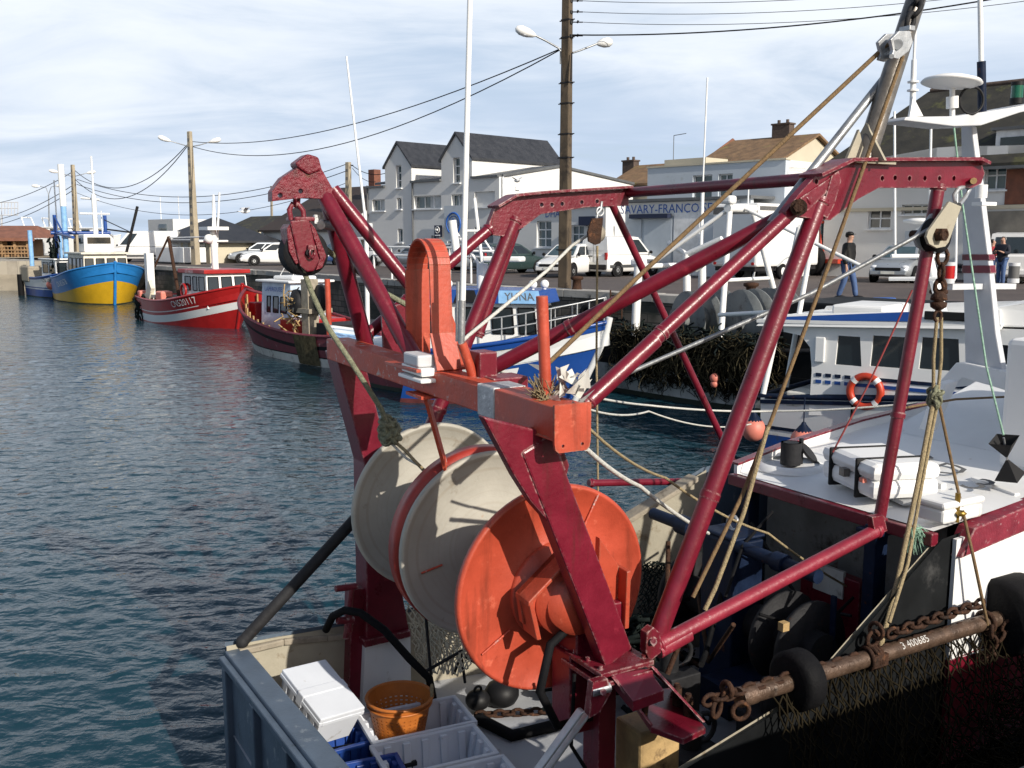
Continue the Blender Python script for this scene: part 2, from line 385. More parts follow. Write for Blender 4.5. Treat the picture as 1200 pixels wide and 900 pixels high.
# ------------------------------------------------------------------ far quay
pm('asphalt', (.085, .068, .062), .85, var=.25, scale=.6, bump=.3, bscale=25, dirt=[((.13, .10, .085), .3, .35), ((.04, .035, .035), .2, .8)])
pm('coping_stone', (.36, .34, .31), .8, var=.2, scale=1.2, bump=.4, bscale=14, dirt=((.14, .13, .11), .3, 1.5))
pm('old_stone', (.20, .18, .15), .85, var=.3, scale=1.5, bump=.5, bscale=8)
def stone_mat(name, c1, c2, mort, dirtc):
    m = bpy.data.materials.new(name); m.use_nodes = True; MATS[name] = m
    nt = m.node_tree; N = nt.nodes; Lk = nt.links; b = N['Principled BSDF']; b.inputs['Roughness'].default_value = .85
    tc = N.new('ShaderNodeTexCoord'); br = N.new('ShaderNodeTexBrick'); Lk.new(tc.outputs['Object'], br.inputs['Vector'])
    br.inputs['Color1'].default_value = (*c1, 1); br.inputs['Color2'].default_value = (*c2, 1); br.inputs['Mortar'].default_value = (*mort, 1)
    br.inputs['Scale'].default_value = 1; br.inputs['Brick Width'].default_value = .62; br.inputs['Row Height'].default_value = .27; br.inputs['Mortar Size'].default_value = .018
    ns = N.new('ShaderNodeTexNoise'); ns.inputs['Scale'].default_value = .8; ns.inputs['Detail'].default_value = 9; Lk.new(tc.outputs['Object'], ns.inputs['Vector'])
    mr = N.new('ShaderNodeMapRange'); mr.inputs[1].default_value = .4; mr.inputs[2].default_value = .62; Lk.new(ns.outputs[0], mr.inputs[0])
    mx = N.new('ShaderNodeMix'); mx.data_type = 'RGBA'; Lk.new(mr.outputs[0], mx.inputs[0]); Lk.new(br.outputs[0], mx.inputs[6]); mx.inputs[7].default_value = (*dirtc, 1)
    Lk.new(mx.outputs[2], b.inputs['Base Color'])
    bp = N.new('ShaderNodeBump'); bp.inputs['Strength'].default_value = .7; bp.inputs['Distance'].default_value = .03; Lk.new(br.outputs['Fac'], bp.inputs['Height']); bp.invert = True; Lk.new(bp.outputs[0], b.inputs['Normal'])
stone_mat('quay_masonry', (.17, .145, .12), (.085, .075, .065), (.03, .027, .024), (.03, .032, .024))
stone_mat('end_masonry', (.42, .38, .30), (.34, .30, .24), (.25, .22, .18), (.36, .32, .26))
def kq(e): return 3.2 * max(0., min(1., (-28 - e) / 20.))
E0, E1 = -98.0, 34.0           # along the quay edge
def wall_local(name, mat, label, length, h, base, rz, lean=0, th=.8):
    # local x along the wall, z up: brick texture reads object x/z -> rotate mesh: build in x,y plane then stand up
    o = MB(); o.abox(0, length, 0, h, -th, 0)
    ob = o.build(name, mat); ob.location = base; ob.rotation_euler = (R(90), 0, rz); return tag(ob, label, 'quay wall')
ang_e = math.atan2(EV.y, EV.x)
qw = thing('quay_wall', 'tall dark masonry quay wall along the far side of the basin, behind the moored boats', 'quay wall', ek(-28, 0, -3.3))
for ea_, eb_ in ((E0, -48.), (-48., -28.), (-28., E1)):
    a_, b_ = ek(ea_, kq(ea_), -3.3), ek(eb_, kq(eb_), -3.3); d_ = b_ - a_
    m = MB(); m.abox(0, d_.length, 0, 3.1, -.8, 0); o = m.build('wall_face', 'quay_masonry', qw); o.location = a_ - qw.location; o.rotation_euler = (R(90), 0, math.atan2(d_.y, d_.x))
# coping: a row of stone blocks along the edge, standing a little above the paving
cop = MB(); e = E0
while e < E1:
    l = random.uniform(1.0, 1.6); l = min(l, E1 - e)
    c = ek(e + l / 2, .28 + kq(e + l / 2), -.09 + random.uniform(-.01, .01)); dv = (ek(e + l, kq(e + l), 0) - ek(e, kq(e), 0)).normalized(); cop.box(c, dv * (l - .02), V((-dv.y, dv.x, 0)) * .7, ZV * .26); e += l
solo('quay_coping', cop, 'coping_stone', 'pale stone coping blocks edging the far quay above its dark wall', 'coping', base=ek(-30, .28, -.22), bevel=.02)
land = MB(); land.poly([ek(E0, .6 + 3.2, 0), ek(-48, .6 + 3.2, 0), ek(-28, .6, 0), ek(E1 + 8, .6, 0), ek(E1 + 200, 120, 0), ek(E1 + 200, 420, 0), ek(-430, 420, 0), ek(-430, 60, 0), ek(E0 - 10, 9, 0)])
tag(solo('quay_pavement', land, 'asphalt', None, None, base=(0, 0, 0)), kind='structure')
# basin's end: sloping masonry wall far to the left
pe = on_z(-260, 305, 0); 
A0 = ek(E0, .3, 0)
ew = MB()
p0 = on_z(108, 306, 0); p1 = on_z(-420, 306.5, 0); q0 = on_z(108, 341, WATER); q1 = on_z(-420, 341, WATER)
d_ = (p1 - p0).normalized()
# upper vertical masonry + lower sloping ramp
bk = V((0, 1, 0)) * 30
mid0 = V((p0.x, p0.y, -1.05)); mid1 = V((p1.x, p1.y, -1.05))
ew.quad(p0, p1, mid1, mid0); ew.quad(mid0, mid1, V((q1.x, q1.y, WATER - .4)), V((q0.x, q0.y, WATER - .4)), 1)
ew.quad(p0, p0 + bk, p1 + bk, p1)
ew.quad(p0, mid0, mid0 + bk, p0 + bk); ew.poly([mid0, V((q0.x, q0.y, WATER - .4)), V((q0.x, q0.y, WATER - .4)) + bk, mid0 + bk], 1)
pm('slip_mud', (.26, .225, .17), .85, var=.25, scale=.5, bump=.4, bscale=3, dirt=((.12, .11, .09), .3, .5))
solo('basin_end_wall', ew, ['end_masonry', 'slip_mud'], 'low pale stone wall above a sloping slipway at the far end of the basin', 'quay wall', base=V((p0.x - 20, p0.y, WATER - .4)))
# near quay: the one the photographer stands on
nq = MB(); nq.quad(lt(-60, -1.8, 0), lt(60, -1.8, 0), lt(60, 60, 0), lt(-60, 60, 0)); 
nq.quad(lt(-60, -1.8, 0), lt(-60, -1.8, -3.4), lt(60, -1.8, -3.4), lt(60, -1.8, 0))
tag(solo('near_quay_pavement', nq, 'old_stone', None, None, base=(0, 0, 0)), kind='structure')
# ------------------------------------------------------------------ the trawler in front
from mathutils.geometry import tessellate_polygon
def prism_holes(mb, outer, holes, ext, mi=0):
    loops = [[V(p) for p in outer]] + [[V(p) for p in h] for h in holes]; ext = V(ext)
    flat = [p for l in loops for p in l]
    tris = tessellate_polygon(loops)
    n = len(flat); vs = flat + [p + ext for p in flat]; fs = []
    for t in tris:
        a, b, c = (flat[i] for i in t)
        t = tuple(t) if (b - a).cross(c - a).dot(ext) < 0 else tuple(t[::-1])
        fs += [t, tuple(i + n for i in t[::-1])]
    o = 0
    for l in loops:
        k = len(l)
        fs += [(o + i, o + (i + 1) % k, n + o + (i + 1) % k, n + o + i) for i in range(k)]; o += k
    return mb.add(vs, fs, mi)
def ring_pts(c, r, a, b, n=14): return [V(c) + (a * math.cos(2 * math.pi * i / n) + b * math.sin(2 * math.pi * i / n)) * r for i in range(n)]
def proj_x(p):
    d = p - EYE; f = d.y * math.cos(CP) - d.z * math.sin(CP); return 600 + CF * d.x / f
def line_px(a, b, px):
    lo, hi = 0., 1.
    for _ in range(40):
        m = (lo + hi) / 2
        if (proj_x(a.lerp(b, m)) - px) * (proj_x(a) - px) > 0: lo = m
        else: hi = m
    return a.lerp(b, lo)
TN, TF = -4.3, -6.87
pt = lambda pts, t: [on_t(x, y, t) for x, y in pts]
tr = thing('fishing_trawler', 'maroon framed stern trawler with orange net drum lying closest, cut off by the picture edges', 'fishing boat', lt(3.2, -5.6, WATER))
def P(mb, name, mat, par=None, bevel=0): return mb.build(name, mat, par or tr, True, bevel)

# hull, deck, bulwarks
DK = -1.9
m = MB()
plan = [(1.62, -7.08, -4.0, -1.22), (3.0, -7.12, -3.95, -1.28), (4.4, -6.9, -4.0, -1.0), (5.7, -6.5, -4.08, -.25), (7.5, -6.4, -4.1, -.1), (9.5, -6.2, -4.3, .12), (11.2, -5.8, -4.75, .3), (12.4, -5.3, -5.25, .45)]
for (a, b) in zip(plan[:-1], plan[1:]):
    for s, side in ((1, 0), (2, 1)):
        A, B = a[s], b[s]; cA = -5.4 + (A + 5.4) * .985; cB = -5.4 + (B + 5.4) * .985
        q = [lt(a[0], A, a[3]), lt(b[0], B, b[3]), lt(b[0], cB, -2.7), lt(a[0], cA, -2.7)]
        m.poly(q if side else q[::-1], side)
P(m, 'hull', ['transom_blue', 'hull_black'])
m = MB()
for (a, b) in zip(plan[:3], plan[1:4]):
    for s, sg in ((1, 1), (2, -1)):
        A, B = a[s] + .05 * sg, b[s] + .05 * sg
        q = [lt(a[0], A, a[3] - .01), lt(b[0], B, b[3] - .01), lt(b[0], B, DK), lt(a[0], A, DK)]; m = MB(); m.poly(q if sg > 0 else q[::-1]); P(m, 'bulwark_panel', 'bulwark_tan')
m = MB(); m.poly([lt(a[0], a[1] + .05, DK) for a in plan[:4]] + [lt(a[0], a[2] - .05, DK) for a in plan[:4]][::-1]); P(m, 'deck', 'deck_white')
m = MB()                                           # capping of the far bulwark
cp = [on_t(278, 757, -7.05), on_t(330, 745, -7.08), on_t(380, 741, -7.1), on_t(480, 731, -7.1), lt(4.4, -6.9, -1.0), lt(5.6, -6.5, -.3)]
for a, b in zip(cp[:-1], cp[1:]): m.box((a + b) / 2 - ZV * .03, b - a, TV * .14, ZV * .05)
P(m, 'bulwark_capping', 'wood_grey', bevel=.01)
# transom with its broad rail
c0, c1 = on_t(276, 762, -7.05), on_z(392, 903, -1.22); dr = (c1 - c0).normalized(); c2 = c0 + dr * 3.1
m = MB(); m.box((c0 + c2) / 2 - ZV * .03, c2 - c0, LV * .16, ZV * .09); 
m.box((c0 + c2) / 2 - LV * .10 - ZV * .05, c2 - c0, LV * .05, ZV * .06)
P(m, 'transom_rail', 'transom_blue', bevel=.012)
m = MB(); m.box((c0 + c2) / 2 - ZV * .75 - LV * .03, c2 - c0, LV * .06, ZV * 1.34)
for i in range(5):
    q = c0 + dr * (.05 + i * .72); m.box(q - LV * .08 - ZV * .7, dr * .1, LV * .06, ZV * 1.2)
P(m, 'transom_plating', 'transom_blue', bevel=.01)
m = MB(); m.box((c0 + c2) / 2 - ZV * .36 + LV * .03, c2 - c0, LV * .05, ZV * .6); P(m, 'inner_lining', 'bulwark_tan')
m = MB(); m.tube(on_t(284, 752, -7.03), on_t(418, 606, -7.0), .045, n=12); m.ball(on_t(284, 752, -7.03), .05); P(m, 'stern_stay', 'steel_dark')

# gantry legs
m = MB()
a, b = on_t(630, 520, TN), on_t(726, 772, TN); ax = (b - a).normalized(); wv = ax.cross(TV).normalized()
m.box((a + b) / 2 - TV * .055, b - a, wv * .2, TV * .11)
m.prism(pt([(566, 488), (655, 510), (668, 545), (650, 620), (622, 588), (603, 558)], TN - .012), -TV * .07)
leg1 = P(m, 'gantry_leg', 'maroon', bevel=.012)
m = MB(); fc = lt(3.19, TN - .1, -.655)
for dz, s in ((0, .37), (-.05, .40)): m.box(fc + ZV * dz, LV * s, TV * s, ZV * .028)
for i in (-1, 1):
    for j in (-1, 0, 1): m.tube(fc + LV * .15 * i + TV * .13 * j + ZV * .0, fc + LV * .15 * i + TV * .13 * j + ZV * .035, .014, n=6)
P(m, 'leg_flange', 'maroon_worn', leg1, .004)
m = MB(); zP = -.95
q = [on_t(717, 790, -4.22), on_t(760, 784, -4.22), on_t(778, 809, -4.1), on_t(742, 822, -4.1)]
lo = [p - ZV * .06 for p in (q[2], q[3])]
m.poly(q[::-1]); m.poly([q[3], q[2], lo[0], lo[1]][::-1])
back = [p - TV * .07 - ZV * .04 for p in q]
m.poly([q[0], q[3], lo[1], back[3], back[0]]); m.poly([q[1], q[2], lo[0], back[2], back[1]][::-1])
pl = [on_z(x, y, zP) for x, y in [(735, 812), (747, 829), (763, 852), (801, 866), (827, 853), (812, 835), (785, 806)]]
m.prism(pl, -ZV * .035)
for tops, bots in (([(716, 793)], [(763, 851), (729, 808)]), ([(756, 781), (763, 782)], [(824, 847), (786, 808)])):
    f = [on_t(*A, -4.2) for A in tops] + [on_z(*C, zP + .005) for C in bots]
    m.prism(f, LV * .018)
P(m, 'leg_foot', 'maroon', leg1, .004)
m = MB()
for x, y in ((806, 838), (793, 826)):
    p = on_z(x, y, zP); m.tube(p, p + ZV * .11, .028, .03, n=6); m.tube(p + ZV * .05, p + ZV * .13, .018, n=8)
P(m, 'foot_bolts', 'rust', leg1)
m = MB(); m.box(lt(3.2, -4.5, -1.3), LV * .12, TV * .16, ZV * 1.2); P(m, 'pedestal', 'maroon')
m = MB(); m.box(lt(3.5, -4.42, -1.5), LV * .3, TV * .26, ZV * .75); P(m, 'timber_block', 'wood_yellow', bevel=.02)
m = MB()
a, b = on_t(703, 808, -4.2), on_t(628, 912, -4.25); dd = (b - a).normalized()
for s in (-1, 1): m.box((a + b) / 2 + LV * .035 * s + dd * .08, (b - a) * .85, LV * .022, dd.cross(LV) * .07)
m.tube(a + LV * .06, a - LV * .06, .03, n=12)
P(m, 'folding_strut', 'galvanised', bevel=.006)
m = MB(); m.prism(pt([(695, 800), (712, 795), (716, 812), (703, 835), (690, 842)], -4.18), -TV * .05)
m.tube(on_t(707, 811, -4.2), on_t(707, 811, -4.1), .018); P(m, 'strut_lug', 'maroon_worn')

m = MB(); m.prism(pt([(393, 414), (424, 410), (452, 520), (462, 600), (472, 697), (480, 740), (429, 752), (430, 690), (427, 543)], TF), -TV * .24)
leg2 = P(m, 'gantry_leg', 'maroon', bevel=.01)
m = MB(); m.prism(pt([(426, 751), (481, 739), (482, 746), (428, 759)], TF + .04), -TV * .3); P(m, 'leg_flange', 'maroon_worn', leg2)
m = MB(); m.prism(pt([(428, 757), (481, 744), (482, 838), (424, 842)], TF), -TV * .22); P(m, 'leg_plinth', 'white_paint', leg2)
m = MB(); m.prism(pt([(413, 690), (430, 690), (426, 845), (408, 845)], TF - .06), -TV * .16); P(m, 'plinth_side', 'maroon', leg2)

# transverse beam
Bn, Bf = on_t(669, 495, -4.16), on_t(396, 407, -7.0); bd = (Bf - Bn)
def bpt(px): return line_px(Bn, Bf, px)
def bseg(m, p, q, w_, h_, dz=0): m.box((p + q) / 2 + ZV * dz, q - p, LV * w_, ZV * h_)
s1, s2 = bpt(598), bpt(578)
m = MB(); bseg(m, s2, Bf, .18, .155, -.005); beam = P(m, 'gantry_beam', 'orange_worn', bevel=.008)
m = MB(); bseg(m, Bn, s1, .205, .175); m.box(Bn.lerp(s1, .5) - ZV * .085, (s1 - Bn), LV * .22, ZV * .012); P(m, 'beam_sleeve', 'orange', beam, .01)
m = MB(); bseg(m, s1, s2, .212, .182); P(m, 'beam_collar', 'bare_metal', beam, .008)
m = MB(); n_ = Bn + TV * .004
oc = [n_ - LV * .112 + ZV * .10, n_ + LV * .112 + ZV * .10]
lowr = [n_ + LV * .112 - ZV * .10, n_ + LV * .105 - ZV * .135, n_ + LV * .085 - ZV * .15, n_ - LV * .085 - ZV * .15, n_ - LV * .105 - ZV * .135, n_ - LV * .112 - ZV * .10]
prism_holes(m, oc + lowr, [ring_pts(n_ + LV * .06 * s - ZV * .115, .009, LV, ZV, 10) for s in (-1, 1)], TV * .016)
P(m, 'end_plate', 'orange', beam, .003)
pz = bpt(640) + ZV * .08
m = MB(); m.tube(pz, on_t(635, 347, TV.dot(pz)), .0315, n=16); m.tube(pz + ZV * .06, pz + ZV * .10, .034, n=16); P(m, 'orange_post', 'orange', beam)
fl = bpt(512) - LV * .11 + ZV * .02
m = MB(); m.box(fl, bd.normalized() * .30, LV * .16, ZV * .025); m.box(fl + ZV * .05, bd.normalized() * .26, LV * .13, ZV * .05)
P(m, 'floodlight_housing', 'white_clean', beam, .008)
m = MB(); m.box(fl + ZV * .115 - LV * .01, bd.normalized() * .19, LV * .12, ZV * .075); P(m, 'floodlight_lid', 'mast_grey', beam, .012)
# orange hoop over the beam
hb = bpt(500) + LV * .02 + ZV * .07; prof = []
hh, hw = .60, .168
prof = [(-hw, 0), (-hw, hh)] + [(-hw * math.cos(t), hh + hw * 1.15 * math.sin(t)) for t in np.linspace(.2, math.pi - .2, 13)] + [(hw, hh), (hw * 1.15, .22), (hw * 1.7, 0)]
m = MB()
for (u0, z0), (u1, z1) in zip(prof[:-1], prof[1:]):
    a = hb + TV * u0 + ZV * z0; b = hb + TV * u1 + ZV * z1; d = (b - a).normalized(); nn = d.cross(LV)
    m.box((a + b) / 2, (b - a) * 1.01, LV * (.145 if z0 > .3 else .17), nn * .014)
m.prism([hb + TV * .17 + LV * .08, hb + TV * .15 + LV * .08 + ZV * .34, hb + TV * .15 + LV * .22, ], TV * .015)
m.box(hb + LV * .02, LV * .45, TV * .5, ZV * .02)
P(m, 'rope_guide_hoop', 'orange', beam, .003)
m = MB(); m.prism(pt([(447, 362), (487, 352), (492, 420), (450, 424)], -6.75), -TV * .02); m.prism(pt([(487, 352), (492, 420), (500, 418), (497, 356)], -6.74), -TV * .2); P(m, 'hoop_bracket', 'maroon', beam)
m = MB(); m.box(bpt(555) + LV * .2 - ZV * .02, LV * .24, TV * .2, ZV * .2); m.box(bpt(545) + LV * .12 + ZV * .1, LV * .12, TV * .16, ZV * .24); P(m, 'strut_socket', 'maroon', beam, .01)
m = MB(); m.tube(bpt(590) + LV * .14, bpt(555) + LV * .14, .045, n=12); P(m, 'beam_pipe', 'orange', beam)
m = MB()
a = bpt(508) - ZV * .09 - LV * .06
m.box(a - ZV * .01, bd.normalized() * .2, LV * .16, ZV * .02)
b = on_t(522, 547, -5.62); d = (b - a); m.box((a + b) / 2, d, perp(d)[0] * .11, perp(d)[1] * .02); P(m, 'drum_hanger', 'orange_worn', beam)

# net drum
nd = MB(); F1 = on_t(647.4, 688.4, -4.75); axd = V((math.cos(R(117.96)) * math.cos(R(2.1)), math.sin(R(117.96)) * math.cos(R(2.1)), math.sin(R(2.1))))
F2, F3 = F1 + axd * .88, F1 + axd * 1.805
RD = .637
nd.tube(F1, F3 , .11, n=24); drum = P(nd, 'net_drum', 'steel_dark')
def flange(c, mat, th=.03, r=RD, name='drum_flange'):
    q = MB(); ax = -axd
    q.lathe(c, ax, [(-th, .02), (-th, r - .02), (-th * .5, r), (th * .5, r), (th * .5 + .012, r - .01), (th * .5 + .012, r - .025), (th * .5, r - .035), (th * .5, .32), (th * .5 + .01, .30), (th * .5 + .01, .02)], 72)
    return P(q, name, mat, drum)
def ring_wear(name, c):
    m = M('flange_cream').copy(); m.name = name; MATS[name] = m; nt = m.node_tree; N = nt.nodes; Lk = nt.links
    tc = N.new('ShaderNodeTexCoord'); vm = N.new('ShaderNodeVectorMath'); vm.operation = 'DISTANCE'; Lk.new(tc.outputs['Object'], vm.inputs[0]); vm.inputs[1].default_value = c - tr.location
    ns = N.new('ShaderNodeTexNoise'); ns.noise_dimensions = '1D'; ns.inputs['Scale'].default_value = 26; ns.inputs['Detail'].default_value = 6; Lk.new(vm.outputs['Value'], ns.inputs['W'])
    mr = N.new('ShaderNodeMapRange'); mr.inputs[1].default_value = .5; mr.inputs[2].default_value = .75; mr.inputs[4].default_value = .30; Lk.new(ns.outputs[0], mr.inputs[0])
    b = N['Principled BSDF']; src = b.inputs['Base Color'].links[0].from_socket; mx = N.new('ShaderNodeMix'); mx.data_type = 'RGBA'; Lk.new(mr.outputs[0], mx.inputs[0]); Lk.new(src, mx.inputs[6]); mx.inputs[7].default_value = (.27, .22, .16, 1); Lk.new(mx.outputs[2], b.inputs['Base Color'])
    return name
flange(F1, 'orange'); flange(F2 - axd * .02, ring_wear('worn_flange', F2)); flange(F3, ring_wear('worn_far_flange', F3))
m = MB(); m.lathe(F2 + axd * .03, axd, [(0, RD - .1), (0, RD + .008), (.13, RD + .008), (.13, RD - .1)], 72); P(m, 'drum_rim', 'rim_red', drum)
m = MB()
for c, rr in ((F1, ((.9, 2.55), (.9, .3), (.98, 5.2))), (F2 - axd * .02, ((.8, 2.9), (.9, .5))), (F3, ((.8, 2.2), (.85, 1.9)))):     # stiffening welds on the faces
    u, w_ = perp(axd)
    for f, an in rr:
        d = u * math.cos(an) + w_ * math.sin(an); m = MB(); m.tube(c - axd * .028 + d * .36, c - axd * .022 + d * RD * f, .007, n=6); P(m, 'flange_weld', 'orange_worn', drum)
m = MB(); ax = -axd; g = F1 + ax * .02
m.lathe(g, ax, [(0, .30), (.05, .30), (.05, .22), (.22, .22), (.22, .17), (.30, .17), (.30, .02)], 32); P(m, 'drum_bearing', 'orange', drum)
m = MB(); g2 = g + ax * .12
up = (ZV - ax * ZV.dot(ax)).normalized(); sx = ax.cross(up).normalized()
if sx.dot(LV) < 0: sx = -sx
def gp(u, v_, t=0): return g2 + sx * u + up * v_ + ax * t
m.prism([gp(-.33, .08), gp(-.06, .30), gp(-.06, -.18), gp(-.30, -.10)], ax * .05)
m.prism([gp(-.33, .08), gp(-.06, .30), gp(-.06, .30, .16), gp(-.33, .08, .16)], -up * .03)
m.prism([gp(-.33, .08), gp(-.33, .08, .16), gp(-.27, -.16, .16), gp(-.27, -.16)], sx * .03)
m.prism([gp(.20, .34), gp(.36, .12), gp(.36, -.24), gp(.20, -.30)], ax * .05)
m.prism([gp(.34, .14), gp(.34, .14, .14), gp(.34, -.22, .14), gp(.34, -.22)], sx * .03)
P(m, 'gearbox_bracket', 'orange', drum, .006)
m = MB(); m.box(lt(3.2, -4.62, -.55), LV * .34, TV * .24, ZV * .34); m.box(lt(3.1, -4.62, -.9), LV * .2, TV * .2, ZV * .5); P(m, 'drum_pedestal', 'maroon', drum, .01)
m = MB(); m.path([lt(3.0, -4.5, -.45), lt(2.8, -4.42, -.5), lt(2.72, -4.4, -.75), lt(2.85, -4.42, -1.0), lt(3.1, -4.45, -1.02)], .026, n=8); m.path([lt(2.95, -4.4, -.7), lt(2.9, -4.35, -1.1), lt(3.02, -4.35, -1.3)], .012, n=6); P(m, 'hydraulic_hose', 'black_rubber', drum)

# gallows heads (far one, then the closer one) and their tubes
def head(px, holes, t, th, lip, mat='maroon', name='gallows_head'):
    o = pt(px, t); q = MB(); prism_holes(q, o, [ring_pts(on_t(x, y, t), .016, LV, ZV, 12) for x, y in holes], -TV * th)
    for i in lip:
        a, b = o[i], o[(i + 1) % len(o)]; d = b - a; q.box((a + b) / 2 - TV * th / 2 + ZV * .012, d * 1.0, TV * (th + .13), d.normalized().cross(TV) * .022)
    return P(q, name, mat, bevel=.004)
hA = head([(573, 262), (580, 244), (602, 231), (640, 227), (737, 221), (737, 241), (687, 243), (634, 251), (613, 267), (590, 277), (572, 275)], [(635, 240), (647, 240), (659, 239), (682, 237), (700, 236)], TF, .06, [1, 2, 3], 'maroon_worn')
hB = head([(921, 257), (921, 248), (935, 229), (954, 208), (992, 190), (1141, 189), (1151, 194), (1154, 203), (1150, 215), (1140, 220), (1030, 220), (1006, 233), (973, 258), (950, 256), (930, 253)],
          [(1034, 209), (1049, 208.5), (1066, 209), (1084, 209), (1101, 209), (1118, 209), (957, 213), (979, 214)], TN, .06, [3, 4, 5], 'maroon')
m = MB(); m.prism(pt([(938, 232), (975, 207), (980, 215), (946, 248)], TN + .012), -TV * .012); m.prism(pt([(975, 206), (983, 200), (986, 212), (978, 240), (970, 256), (962, 252)], TN + .02), -TV * .02); P(m, 'head_doubler', 'maroon_worn', hB, .003)
m = MB(); m.tube(on_t(936, 243, TN + .06), on_t(936, 243, TN - .1), .05, n=16); m.tube(on_t(936, 243, TN + .08), on_t(936, 243, TN + .0), .03, n=6); P(m, 'head_pin', 'rust', hB)
m = MB(); m.tube(on_t(1141, 212, TN + .05), on_t(1141, 212, TN - .1), .022, n=8); P(m, 'block_pin', 'wood_yellow', hB)
tubes = [  # px0, t0, px1, t1, radius, radius
    ((945, 232), TN - .03, (685, 474), TN - .05, .043, .043, 'maroon'), ((962, 232), TN - .03, (768, 752), TN - .05, .055, .058, 'maroon'),
    ((1100, 216), TN - .03, (1030, 612), TN - .05, .044, .040, 'maroon'), ((768, 757), TN - .0, (1030, 620), TN - .0, .045, .045, 'rail_worn'),
    ((575, 267), TF - .03, (428, 394), TF - .05, .046, .046, 'maroon'), ((604, 255), TF - .03, (470, 590), TF - .05, .058, .06, 'maroon'), 
    ((606, 262), TF - .15, (560, 395), TF - .17, .04, .04, 'maroon'),
    ((713, 230), TF - .03, (863, 550), TF - .03, .031, .031, 'maroon'), ((690, 566), TF, (872, 563), TF, .032, .032, 'maroon'),
    ((733, 226), TF - .06, (985, 207), TN - .1, .042, .042, 'maroon'), ((925, 250), TN - .12, (556, 442), -5.75, .05, .05, 'maroon'),
]
for (A, ta, B, tb, r0, r1, mat) in tubes:
    m = MB(); a, b = on_t(*A, ta), on_t(*B, tb); m.tube(a, b, r0, r1, n=18)
    for q_, s_ in ((a, 1), (b, -1)): m.lathe(q_ + (b - a).normalized() * s_ * .03, (b - a), [(-.012, r0 * 1.0), (-.006, r0 + .009), (.006, r0 + .009), (.012, r0 * 1.0)], 18)
    if r0 > .042 and mat == 'maroon':
        d = (b - a).normalized(); L_ = (b - a).length
        m.tube(b - d * L_ * .33, b - d * L_ * .315, r0 * 1.12, n=18)
    P(m, 'gallows_tube', mat)
m = MB(); a, b = on_t(690, 470, TN - .05), on_t(768, 398, TN - .04); m.tube(a, b, .0475, n=18); P(m, 'tube_sleeve', 'maroon')
m = MB(); m.prism(pt([(758, 742), (766, 735), (774, 742), (775, 765), (762, 775), (757, 765)], TN + .05), -TV * .06); m.tube(on_t(766, 752, TN + .08), on_t(766, 752, TN), .02); m.box(on_t(757, 788, TN), LV * .07, TV * .05, ZV * .12); P(m, 'rail_lug', 'maroon_worn', bevel=.004)
m = MB(); m.ball(on_t(1029, 618, TN - .02), .05); m.prism(pt([(1022, 606), (1036, 604), (1040, 622), (1026, 628)], TN + .03), -TV * .05); P(m, 'rail_knuckle', 'maroon_worn')
m = MB(); m.tube(on_t(770, 762, TN), on_t(806, 742, TN), .052, n=16); P(m, 'rail_sleeve', 'rail_worn')
m = MB(); m.tube(lt(3.45, TN - .02, -.62), lt(3.3, TN + .1, -.95), .02); m.tube(on_t(800, 745, TN), on_t(782, 790, TN), .016, n=8); P(m, 'rail_brace', 'rust')
# stern arm with the towing block
CTt = -6.4
hC = head([(319, 224), (331, 208), (349, 196), (346, 191), (360, 181), (373, 185), (377, 198), (390, 221), (389, 230), (376, 233), (358, 232), (345, 233), (319, 236)], [(328.5, 229), (352.5, 224)], CTt, .10, [], 'maroon_thick', 'stern_arm_head')
m = MB(); m.prism(pt([(349, 196), (346, 191), (361, 180), (374, 184), (378, 199), (362, 205)], CTt + .02), -TV * .14); P(m, 'head_cap', 'maroon_thick', hC, .015)
for (A, ta, B, tb, r0, r1, mat) in [((381, 230), CTt - .05, (492, 430), bpt(492).dot(TV) + .02, .056, .056, 'maroon'), ((390, 222), CTt - .06, (553, 424), -6.0, .046, .046, 'maroon'),
        ((384, 234), CTt - .1, (433, 420), -6.85, .056, .06, 'maroon'), ((400, 262), CTt - .12, (470, 400), -6.55, .04, .04, 'maroon')]:
    m = MB(); m.tube(on_t(*A, ta), on_t(*B, tb), r0, r1, n=18); P(m, 'stern_arm_tube', mat)
m = MB(); m.tube(on_t(376, 263, -6.45), on_t(391, 265, -6.5), .035, n=12); m.box(on_t(372, 257, -6.5), LV * .05, TV * .03, ZV * .06); P(m, 'work_lamp', 'galvanised')

# derrick on the closer head
D0, D1 = on_t(1012, 190, TN - .05), on_t(1086, -40, TN - .05)
m = MB(); m.tube(D0, D1, .066, .06, n=20); der = P(m, 'derrick_post', 'pole_brown')
m = MB()
for s in (-1, 1):
    m.prism([on_t(1012 + 23 * s, 188, TN - .05), on_t(1012, 188, TN - .05), on_t(1012 + 8 * s, 152, TN - .05)], TV * .02)
m.prism([D0 + TV * .16, D0, D0 + ZV * .24], LV * .02); m.prism([D0 - TV * .16, D0, D0 + ZV * .24], LV * .02)
m.box(D0 - ZV * .005, LV * .36, TV * .2, ZV * .02); P(m, 'derrick_gusset', 'bulwark_tan', der)
m = MB(); m.tube(on_t(903, 262, TN - .14), on_t(1038, 90, TN - .1), .028, n=12); P(m, 'derrick_stay', 'steel_grey', der)
m = MB(); o = pt([(1040, 47), (1050, 37), (1063, 37), (1066, 50), (1061, 61), (1049, 70), (1041, 68), (1043, 60)], TN + .12)
m.prism(o, TV * .025); m.prism([p - TV * .09 for p in o], TV * .025); m.tube(on_t(1052, 52, TN + .16), on_t(1052, 52, TN), .03, n=16); m.tube(on_t(1045, 66, TN + .155), on_t(1045, 66, TN), .014)
m.box(on_t(1063, 34, TN + .08), LV * .05, TV * .08, ZV * .03)
